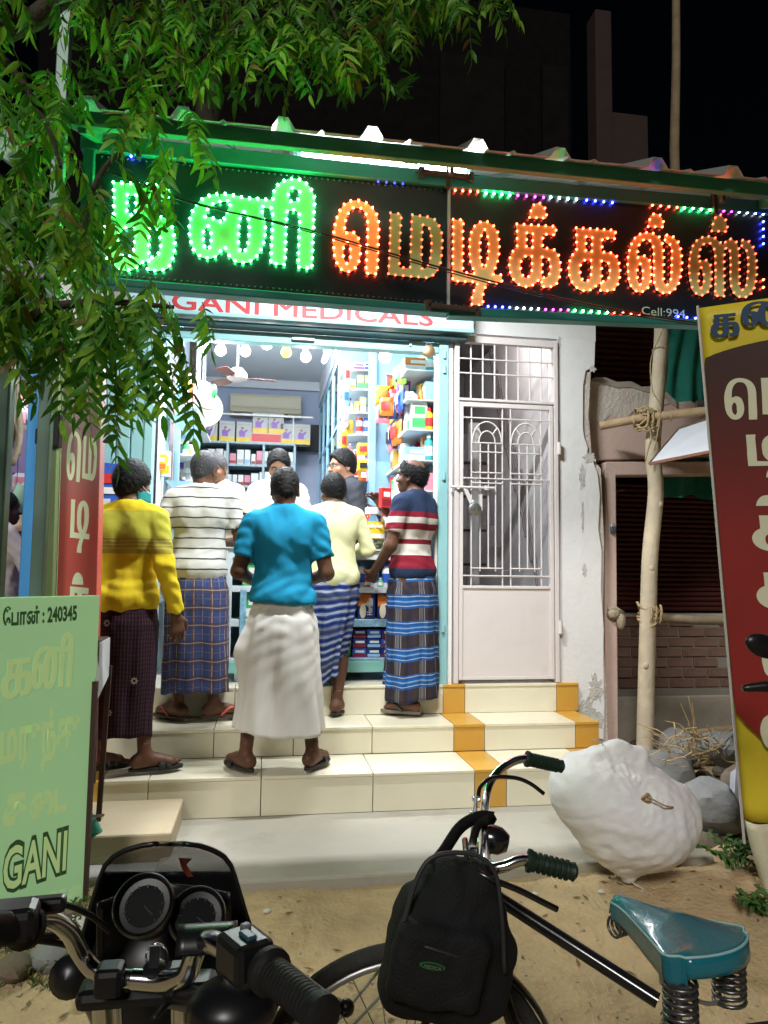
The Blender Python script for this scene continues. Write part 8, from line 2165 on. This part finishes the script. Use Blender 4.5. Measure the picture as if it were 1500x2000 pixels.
# inner black cowl
mb = MB(); mb.grid(lambda a, c: (lambda u, v: P(u, v, Y=1.22+.10*(1-(2*a-1)**2)-.06*c))(*( (190+260*a+(-14 if c < .3 else 0), 1920-(175+18*math.sin(pi*a)-42*max(0, .45-a))*c) )), 21, 10); mb.build('inner_cowl', m_mb, moto, smooth=180, thick=.004)
gax = np.array((-.02, -.80, .60)); gax /= np.linalg.norm(gax)
for (u, v, r, tt) in ((281, 1768, .0395, -.08), (385, 1790, .037, .06)):
    c = P(u, v, Y=1.13); ga = gax+np.array((tt, 0, 0)); ga /= np.linalg.norm(ga)
    mb = MB(); mb.lathe(c, [(r*.6, -.055), (r*.98, -.035), (r*1.08, -.006), (r*1.08, .004), (r*.98, .009), (r*.92, .004), (r*.92, -.004)], 32, ga, cap=False); mb.build('gauge_case', m_mb, moto, smooth=40)
    mb = MB(); mb.lathe(c, [(r*.92, -.004), (r*.70, -.005)], 32, ga, cap=False); mb.build('gauge_ring', M('grey_ring', (.012, .013, .013), .4), moto)
    mb = MB(); mb.lathe(c, [(r*.70, -.0052), (.001, -.0052)], 32, ga, cap=False); mb.build('gauge_face', M('gauge_grey', (.008, .009, .009), .5, spec=.05, var=.3, scale=40), moto)
    mb = MB(); mb.lathe(c, [(r*1.085, .001), (r*1.085, .0045), (r*1.03, .008)], 32, ga, cap=False); mb.build('gauge_rim', M('gun_metal', (.12, .13, .13), .3, .8), moto, smooth=40)
    mb = MB(); uu = np.cross(ga, (0, 0, 1.)); uu /= np.linalg.norm(uu); vv = np.cross(uu, ga)
    for k in range(11):
        t = math.radians(225-27*k); d = uu*math.cos(t)-vv*-math.sin(t); mb.bar(c+ga*-.0035+d*r*.60, c+ga*-.0035+d*r*.72, .0016, .001)
    mb.bar(c-ga*.003, c-ga*.003+(uu*-.6-vv*.5)*r*.6, .002, .001); mb.build('gauge_marks', M('mark_grey', (.06, .065, .065), .5), moto, kind='stuff')
cl = P(290, 1925, Y=.98)
lh_ = smoothpath([P(-60, 1800, Y=.86), P(20, 1796, Y=.90), P(62, 1793, Y=.92), P(100, 1795, Y=.95), P(135, 1820, Y=.98), P(158, 1862, Y=1.0), P(182, 1893, Y=1.0), P(212, 1907, Y=1.0), P(260, 1912, Y=.99)], 6)
mb = MB(); mb.tube(lh_, .0110, 14); mb.build('handlebar', m_chrome, moto, smooth=60)
rh = smoothpath([P(260, 1912, Y=.99), P(320, 1915, Y=.98), P(362, 1905, Y=.96), P(378, 1868, Y=.95), P(390, 1845, Y=.93), P(415, 1840, Y=.90), P(445, 1856, Y=.87), P(520, 1900, Y=.80), P(625, 1975, Y=.72)], 6)
mb = MB(); mb.tube(rh, .0122, 14); mb.build('handlebar', m_chrome, moto, smooth=60)
g0, g1 = P(530, 1900, Y=.80), P(632, 1986, Y=.715)
dg_ = (g1-g0); Lg = np.linalg.norm(dg_); dg_ /= Lg
prof = [(.021, -.012), (.0235, -.008), (.0235, 0), (.0165, .004)]
z = .006
while z < Lg-.016: prof += [(.0172, z), (.0172, z+.003), (.0167, z+.0038), (.0167, z+.0052)]; z += .006
prof += [(.0175, Lg-.014), (.0190, Lg-.010), (.0190, Lg), (.012, Lg+.004)]
mb = MB(); mb.lathe(g0, prof, 18, dg_); mb.build('grip', M('black_grip_rubber', (.010, .010, .010), .6, bump=.2), moto, smooth=50)
g0l, g1l = P(45, 1812, Y=.90), P(-70, 1815, Y=.82)
mb = MB(); mb.lathe(g0l, [(.022, -.01), (.023, 0), (.0172, .005), (.0172, .12)], 16, (g1l-g0l)); mb.build('grip', M('black_grip_rubber'), moto, smooth=50)
mb = MB(); c = P(22, 1800, Y=.89); mb.obox(c, (.055, .045, .036), rzm(.15)); mb.build('switch_pod', m_mb, moto, bevel=.009)
# right switch pod, brake reservoir, lever
c = P(478, 1866, Y=.835); R = np.stack([dg_, np.cross((0, 0, 1.), dg_)/np.linalg.norm(np.cross((0, 0, 1.), dg_)), np.cross(dg_, np.cross((0, 0, 1.), dg_)/np.linalg.norm(np.cross((0, 0, 1.), dg_)))], 1)
mb = MB(); mb.obox(c, (.056, .046, .042), R); mb.build('switch_pod', m_mb, moto, bevel=.008)
mb = MB(); mb.obox(c+R[:, 2]*.0225+R[:, 0]*.006, (.022, .012, .005), R); mb.build('switch', M('dim_blue_switch', (.03, .07, .10), .35), moto, bevel=.002)
mb = MB(); mb.obox(c+R[:, 2]*.0225-R[:, 0]*.014+R[:, 1]*.008, (.010, .010, .006), R); mb.build('switch', M('grey_switch', (.16, .16, .16), .4), moto, bevel=.002)
mb = MB(); mb.lathe(P(455, 1832, Y=.86), [(.008, 0), (.0095, .002), (.0095, .008), (.006, .009), (.006, .004)], 14, (.1, -.5, .85), cap=False); mb.build('bolt_ring', m_chrome, moto, smooth=40)
c2 = P(405, 1838, Y=.93)
mb = MB(); mb.grid(lambda a, c_: c2+np.array((.034*(2*c_-1), .0, 0))+np.array((0, .024*math.cos(pi*a), .021*math.sin(pi*a)-.004)), 13, 8); mb.build('bar_cover', m_mb, moto, smooth=60, thick=.003)
lv = smoothpath([P(500, 1852, Y=.87), P(530, 1866, Y=.865), P(565, 1895, Y=.84), P(610, 1930, Y=.81), P(650, 1957, Y=.785), P(672, 1968, Y=.775)], 6)
mb = MB(); mb.tube(lv, list(np.interp(np.arange(len(lv)), [0, 8, len(lv)-1], [.009, .007, .0055])), 8); mb.ball(P(676, 1968, Y=.772), .0085, 10, 8); mb.build('brake_lever', m_mb, moto, smooth=60)
for k, pts in enumerate(([P(30, 1770, Y=.93), P(75, 1765, Y=.97), P(130, 1768, Y=1.03), P(180, 1790, Y=1.10), P(215, 1820, Y=1.15)], [P(-20, 1848, Y=.9), P(40, 1835, Y=.93), P(100, 1840, Y=1.0), P(150, 1850, Y=1.08)], [P(20, 1842, Y=.92), P(70, 1828, Y=.96), P(140, 1828, Y=1.05)], [P(370, 1842, Y=.95), P(400, 1815, Y=.99), P(440, 1815, Y=.97), P(500, 1845, Y=.90), P(540, 1880, Y=.86)], [P(300, 1990, Y=.95), P(350, 1940, Y=1.0), P(420, 1930, Y=1.0), P(470, 1960, Y=.95)])):
    mb = MB(); mb.tube(smoothpath(pts, 6), .0042, 6); mb.build('cable', m_cable, moto, smooth=180)
mb = MB(); c = P(28, 1772, Y=.93); mb.obox(c+np.array((.01, 0, 0)), (.09, .02, .018), rzm(.1)); mb.build('lever_perch', m_mb, moto, bevel=.005)
# top yoke, key ring, headlamp shell, forks, tank, indicator
mb = MB(); mb.obox(P(290, 1932, Y=1.02), (.17, .05, .024)); mb.build('top_yoke', m_mb, moto, bevel=.010)
for u in (215, 350):
    mb = MB(); c = P(u, 1912, Y=.99); mb.obox(c, (.034, .036, .034)); mb.build('bar_clamp', m_mb, moto, bevel=.007)
    mb = MB(); mb.tube([P(u+(-8 if u < 300 else 12), 1925, Y=1.03), P(u+(-8 if u < 300 else 12), 1925, Y=1.03)+np.array((0, .28, -.72))], .019, 12); mb.build('fork_leg', m_chrome, moto, smooth=60)
kr = P(306, 1868, Y=1.0)
mb = MB(); mb.tube([kr+np.array((.013*math.cos(t), -.006*math.sin(t), .018*math.sin(t))) for t in np.linspace(0, 2*pi, 21)[:-1]], .0014, 6, closed=True); mb.build('key_ring', m_chrome, moto, smooth=180)
mb = MB(); c = P(302, 1905, Y=.99); mb.lathe(c, [(.014, -.01), (.014, .012), (.010, .014)], 14, (0, -.35, .9)); mb.obox(c+np.array((0, -.008, .026)), (.012, .004, .026)); mb.build('ignition', m_mb, moto, smooth=40)
mb = MB(); mb.ball(P(310, 1890, Y=1.22)+np.array((0, .10, -.06)), (.13, .10, .12), 20, 12); mb.build('headlamp_shell', m_mb, moto, smooth=180)
mb = MB(); c = P(140, 1905, Y=1.16); mb.lathe(c, [(.0, -.03), (.022, -.026), (.030, -.006), (.028, .012), (.012, .022), (.0, .024)], 16, (-.15, -.9, .2)); mb.tube([c, P(240, 1935, Y=1.15)], .009, 8); mb.build('indicator', m_mb, moto, smooth=60)
f = Field((-.75, -.10, .15), (.10, .92, .80), .012)
tk = P(330, 2030, Y=.80)
f.ell(tk+np.array((.0, -.12, -.055)), (.125, .27, .10), .05); f.ell(tk+np.array((0, .10, -.10)), (.09, .12, .09), .06)
V, F = f.mesh(); raw('fuel_tank', V-ORG[moto.name], F, M('grey_tank_paint', (.17, .18, .185), .28, .5, var=.08, coat=.5), moto)
mb = MB(); mb.lathe(tk+np.array((.0, -.10, .04)), [(.03, 0), (.03, .010), (.02, .013)], 18); mb.build('fuel_cap', m_chrome, moto, smooth=40)
mb = MB(); c = P(455, 1968, Y=.86); mb.ball(c, (.05, .045, .03), 12, 8); mb.tube([c, P(340, 1945, Y=1.0)], .015, 8); mb.build('relay_cover', m_mb, moto, smooth=60)
fw = P(310, 2000, Y=1.45); fw = np.array((fw[0]-.02, 1.62, .09))
def mwheel(c, parent, R_=.27):
    mb = MB(); mb.tube([c+np.array((0, R_*math.cos(t), R_*math.sin(t))) for t in np.linspace(0, 2*pi, 41)[:-1]], .045, 12, closed=True); mb.build('tyre', m_tyre, parent, smooth=180)
    mb = MB(); mb.tube([c+np.array((0, (R_-.05)*math.cos(t), (R_-.05)*math.sin(t))) for t in np.linspace(0, 2*pi, 41)[:-1]], .015, 8, closed=True)
    for k in range(5):
        t = 2*pi*k/5; mb.bar(c, c+np.array((0, (R_-.05)*math.cos(t), (R_-.05)*math.sin(t))), .03, .02, (1, 0, 0))
    mb.build('rim', m_steel, parent, smooth=40)
mwheel(np.array((fw[0], 1.44, .03-.03)), moto)
# (rear half of the motorcycle lies under and behind the viewer)
mb = MB(); mb.obox((tk[0], tk[1]-.2, .18), (.22, .38, .30)); mb.build('engine', m_mb, moto, bevel=.04)
mb = MB(); mb.obox((tk[0], tk[1]-.72, .47), (.24, .62, .09)); mb.build('seat', m_mb, moto, bevel=.03)
mwheel(np.array((tk[0], tk[1]-.72, .0)), moto)

# ================================================================== second motorcycle, mostly beyond the right edge
mo2 = thing('motorcycle', 'second parked motorcycle whose black mirror and grip enter at the right edge', 'motorcycle', (2.0, 2.4, 0))
Ym = 2.42
c = P(1492, 1262, Y=Ym)
mb = MB(); mb.ball(c, (.076, .022, .042), 18, 10, ry(.28)); mb.build('mirror', m_mb, mo2, smooth=180)
g0, g1 = P(1456, 1344, Y=Ym), P(1530, 1338, Y=Ym-.02)
dd = g1-g0; L_ = np.linalg.norm(dd); dd /= L_
mb = MB(); prof = [(.009, -.012), (.012, -.010)]
for k in range(6): prof += [(.0135+.0012*k, .004+.012*k), (.0155+.0010*k, .008+.012*k)]
prof += [(.018, .09), (.018, L_)]
mb.lathe(g0, prof, 12, dd); mb.build('grip', m_mb, mo2, smooth=40)
hb0 = g1+dd*.30
mb = MB(); mb.tube(smoothpath([g1, g1+dd*.10+np.array((0, .02, -.02)), hb0+np.array((0, .08, -.04)), hb0+dd*.22+np.array((0, .02, -.02)), hb0+dd*.36], 5), .011, 10); mb.build('handlebar', m_chrome, mo2, smooth=60)
mb = MB(); mb.tube(smoothpath([c+np.array((.03, 0, -.02)), c+np.array((.10, .01, -.08)), g1+dd*.08+np.array((0, .01, 0))], 5), .006, 8); mb.build('mirror_stem', m_mb, mo2, smooth=60)
cx2 = hb0[0]+.06
for s_ in (-.09, .09):
    mb = MB(); mb.tube([(cx2+s_, Ym+.06, 1.0), (cx2+s_, Ym+.26, .36)], .02, 10); mb.build('fork_leg', m_chrome, mo2, smooth=60)
mwheel(np.array((cx2, Ym+.27, .36)), mo2, .25)
mb = MB(); mb.ball((cx2, Ym+.14, .86), (.11, .10, .11), 16, 10); mb.build('headlamp_shell', m_mb, mo2, smooth=180)
mb = MB(); mb.ball((cx2, Ym-.35, .80), (.13, .27, .11), 16, 10); mb.build('fuel_tank', M('maroon_tank', (.14, .015, .015), .25, .3, coat=.6), mo2, smooth=180)
mb = MB(); mb.obox((cx2, Ym-.85, .76), (.24, .6, .09)); mb.build('seat', m_mb, mo2, bevel=.03)
mb = MB(); mb.obox((cx2, Ym-.4, .42), (.26, .42, .34)); mb.build('engine', m_mb, mo2, bevel=.04)
mwheel(np.array((cx2, Ym-1.0, .30)), mo2, .25)
# ================================================================== NEEM TREE overhead
def leaf_mat(name, c):
    m = M(name, c, .45, var=.45, scale=3.0, spec=.4)
    nt = m.node_tree; b = nt.nodes['Principled BSDF']
    out = [n for n in nt.nodes if n.type == 'OUTPUT_MATERIAL'][0]
    tr = nt.nodes.new('ShaderNodeBsdfTranslucent'); mix = nt.nodes.new('ShaderNodeMixShader'); mix.inputs[0].default_value = .45
    nt.links.new(b.inputs['Base Color'].links[0].from_socket, tr.inputs[0])
    nt.links.new(b.outputs[0], mix.inputs[1]); nt.links.new(tr.outputs[0], mix.inputs[2]); nt.links.new(mix.outputs[0], out.inputs[0])
    return m
m_l1 = leaf_mat('neem_leaf', (.058, .215, .018)); m_l2 = leaf_mat('lit_neem_leaf', (.20, .40, .03)); m_l3 = leaf_mat('dry_neem_leaf', (.20, .15, .04))  # second leaf is a lit copy: light put into a brighter, yellower colour
tree = thing('neem_tree', 'neem tree with drooping feathery leaves overhanging the left of the sign', 'tree', (-2.3, 2.7, -.1))
m_bark = M('grey_bark', (.05, .042, .03), .95, var=.3, scale=14, bump=.9)
mb = MB(); tr_ = smoothpath([(-2.3, 2.7, -.2), (-2.25, 2.7, 1.2), (-2.3, 2.72, 2.6), (-2.1, 2.7, 3.8), (-1.7, 2.7, 5.0)], 5); mb.tube(tr_, list(np.linspace(.15, .07, len(tr_))), 12); mb.build('trunk', m_bark, tree, smooth=60)
def branch(pts, r0, r1):
    q = smoothpath(pts, 5); mb = MB(); mb.tube(q, list(np.linspace(r0, r1, len(q))), 7); mb.build('branch', m_bark, tree, smooth=60); return q
B_ = []
B_.append(branch([(-2.25, 2.7, 2.3), P(-60, 560, Y=2.65), P(130, 520, Y=2.6), P(190, 350, Y=2.6), P(270, 262, Y=2.65), P(360, 150, Y=2.7), P(480, 30, Y=2.75), P(560, -60, Y=2.8)], .013, .004))
B_.append(branch([(-2.1, 2.7, 3.7), P(-60, 60, Y=2.7), P(200, -50, Y=2.8), P(520, -90, Y=2.95), P(800, -70, Y=3.0), P(1010, -60, Y=3.0)], .05, .010))
B_.append(branch([(-2.27, 2.7, 2.0), P(-50, 640, Y=2.4), P(100, 600, Y=2.35), P(220, 590, Y=2.35), P(340, 600, Y=2.35)], .025, .006))
B_.append(branch([P(-60, 60, Y=2.7), P(20, 130, Y=2.55), P(90, 240, Y=2.5), P(120, 330, Y=2.5)], .018, .005))
B_.append(branch([P(620, -80, Y=2.95), P(650, 20, Y=2.9), P(690, 110, Y=2.85)], .012, .004))
def leafmesh(mat, L=1.0, W=.25, curve=.16, droop=.22):
    n = 6; V = []; F = []
    for i in range(n+1):
        t = i/n; w = W*(math.sin(pi*min(1, t*.94+.05)**.72))*.5*(1.0 if i % 2 == 0 else 1.10)
        if i == n: w = 0.004
        yc = curve*t*t; z = -droop*t*t
        V += [(t*L, yc-w*.95, z+w*.22), (t*L, yc, z), (t*L, yc+w*1.05, z+w*.30)]
    for i in range(n):
        a = i*3; F += [(a, a+1, a+4, a+3), (a+1, a+2, a+5, a+4)]
    me = bpy.data.meshes.new('leaf'); me.from_pydata(V, [], F); me.materials.append(mat); me.shade_smooth(); me.update()
    return me, np.array(V), F
LM = [leafmesh(m, 1, w, cv, dr_) for m in (m_l1, m_l2, m_l3) for (w, cv, dr_) in ((.26, .18, .22), (.23, -.18, .28), (.28, .10, .40), (.24, -.12, .10))]
leaves = []   # (depth, mesh index, origin, rotation matrix, length)
twigs = MB()
def compound(o, d, L, npair, seedling=0, dry=.04, young=.3):  # young: share of leaflets given the lit leaf colour
    """one feathery leaf: a drooping rachis with paired sickle leaflets"""
    o = np.array(o, float); d = np.array(d, float); d /= np.linalg.norm(d)
    pts = [o]; v = d.copy(); st_ = L/8
    for k in range(8):
        v = v+np.array((0, 0, -.16))+RNG.normal(size=3)*.03; v /= np.linalg.norm(v); pts.append(pts[-1]+v*st_)
    pts = np.array(pts); twigs.tube(pts, list(np.linspace(.0020, .0009, 9)), 4, cap=False)
    side0 = np.cross(v, (0, 0, 1.)); 
    if np.linalg.norm(side0) < .15: side0 = np.array((math.cos(seedling), math.sin(seedling), 0))
    side0 /= np.linalg.norm(side0)
    rot = RNG.uniform(-.7, .7)
    up0 = np.cross(side0, v); side = side0*math.cos(rot)+up0*math.sin(rot)
    for k in range(npair*2+1):
        t = .16+.84*(k//2)/npair; i = min(7, int(t*8)); fr = t*8-i; p = pts[i]*(1-fr)+pts[i+1]*fr
        tv = pts[i+1]-pts[i]; tv /= np.linalg.norm(tv)
        s = 1 if k % 2 else -1
        out = side*s*.90+tv*.50+np.array((0, 0, -.28))+RNG.normal(size=3)*.16
        if k == npair*2: out = tv+RNG.normal(size=3)*.1
        out /= np.linalg.norm(out)
        nrm = np.cross(out, tv)*s; nrm = nrm+np.array((0, -.3, .5))+RNG.normal(size=3)*.25; nrm -= out*(nrm @ out); nrm /= np.linalg.norm(nrm)
        b = np.cross(nrm, out)
        R = np.stack([out, b, nrm], 1)
        ln = RNG.uniform(.062, .088)*(1-.35*abs(t-.55))
        grp = 8 if RNG.random() < dry else (4 if RNG.random() < young else 0)
        leaves.append((p[1], grp+(int(RNG.integers(2))*1 if s > 0 else 1-int(RNG.integers(2)))+2*int(RNG.random() < .35), p, R, ln))
def spray(u0, u1, v0, v1, y0, y1, n, L=(.16, .26), spread=1.0, down=.7, young=.48, lean=(0, 0)):  # young sets how many leaflets take the lit colour
    for i in range(n):
        o = P(RNG.uniform(u0, u1), RNG.uniform(v0, v1), Y=RNG.uniform(y0, y1))
        a = RNG.uniform(0, 2*pi)
        compound(o, (spread*math.cos(a)+lean[0], spread*math.sin(a)*.7, -down+lean[1]), RNG.uniform(*L), int(RNG.integers(5, 8)), a, young=young)
spray(-40, 120, 90, 330, 2.35, 2.9, 30, young=.4)
spray(-40, 60, 330, 560, 2.2, 2.9, 26); spray(0, 200, 350, 560, 2.3, 2.9, 30); spray(-30, 150, 540, 640, 2.1, 2.7, 22)
spray(90, 300, 530, 610, 2.1, 2.6, 20); spray(150, 230, 400, 500, 2.4, 2.9, 5); spray(80, 200, 290, 400, 2.4, 2.8, 8)
spray(400, 850, -70, 60, 2.7, 3.2, 44, young=.3); spray(600, 740, 20, 120, 2.7, 3.0, 18); spray(800, 980, -90, 0, 2.8, 3.1, 16); spray(430, 620, -40, 100, 2.6, 3.0, 14)
spray(120, 430, -60, 60, 2.5, 2.9, 20, young=.5); spray(230, 400, 90, 220, 2.5, 2.8, 10, young=.6); spray(-30, 130, -60, 40, 2.4, 2.8, 12, young=.5)
spray(290, 400, 230, 300, 2.6, 2.9, 5, young=.6); spray(270, 340, 320, 360, 2.7, 2.9, 3, young=.6)
spray(760, 960, -60, 10, 2.9, 3.1, 8)
# long pendent sprays in front of the doorway
for (u, v, y, L, n, dx) in ((120, 620, 2.2, .30, 9, .05), (165, 640, 2.15, .30, 9, .10), (205, 620, 2.2, .34, 10, .06), (226, 700, 2.2, .32, 9, .05), (240, 640, 2.25, .26, 8, .2), (285, 590, 2.2, .26, 8, .25), (310, 620, 2.2, .24, 8, .35), (345, 640, 2.25, .26, 8, .2), (372, 690, 2.25, .26, 8, .12), (330, 590, 2.25, .22, 7, .5), (90, 640, 2.2, .22, 7, -.1), (40, 640, 2.2, .2, 7, .1), (265, 660, 2.2, .24, 8, .1), (395, 590, 2.4, .16, 6, .4), (180, 600, 2.3, .25, 8, -.1), (150, 680, 2.2, .20, 7, .0), (300, 680, 2.2, .2, 7, .3)):
    compound(P(u, v, Y=y), (dx, RNG.uniform(-.1, .1), -1), L, n, RNG.uniform(0, 6), dry=.01, young=.25)
for q in (B_[0], B_[2], B_[3], B_[4]):
    for i in range(2, len(q), 5):
        a = RNG.uniform(0, 6.3); compound(q[i], (math.cos(a), math.sin(a)*.6, -.5), RNG.uniform(.14, .24), 7, a)
twigs.build('twigs', m_stem, tree, kind='stuff')
leaves.sort(key=lambda e: e[0])
rest = {0: MB(), 4: MB(), 8: MB()}
TO = ORG[tree.name]
for i, (dep, mi, p, R, ln) in enumerate(leaves):
    mi = min(mi, 11)
    if i < 300:
        o = bpy.data.objects.new('leaf', LM[mi][0]); COL.objects.link(o); o.parent = tree
        m4 = Matrix.Identity(4)
        for r in range(3):
            for c in range(3): m4[r][c] = R[r, c]*ln
            m4[r][3] = p[r]-TO[r]
        o.matrix_basis = m4
    else:
        rest[mi//4*4].add(p+(LM[mi][1]*ln) @ R.T, LM[mi][2])
for k, m in ((0, m_l1), (4, m_l2), (8, m_l3)):
    rest[k].build('foliage', m, tree, smooth=180, kind='stuff')
# dark crown of the tree behind the awning
mb = MB()
for i in range(1500):
    u, v = RNG.uniform(130, 800), RNG.uniform(-120, 230)
    if v > 200-(u-130)*.02: continue
    o = P(u, v, Y=RNG.uniform(5.6, 8.0)); R = rotm(RNG.uniform(0, 6.3), RNG.uniform(-.8, 1.2), RNG.uniform(-1, 1)); Vv, Fv = LM[0][1]*RNG.uniform(.10, .20), LM[0][2]
    mb.add(o+Vv @ R.T, Fv)
t2 = thing('rear_tree', 'unlit tree crown standing in the dark behind the awning', 'tree', (-.6, 7.4, 0))
mb.build('crown', m_l1, t2, smooth=180, kind='stuff')
mb = MB(); mb.tube(smoothpath([(-.9, 7.4, 0), (-.8, 7.3, 3), (-.6, 7.0, 6.2)], 4), .13, 8); mb.build('trunk', m_bark, t2, smooth=60)
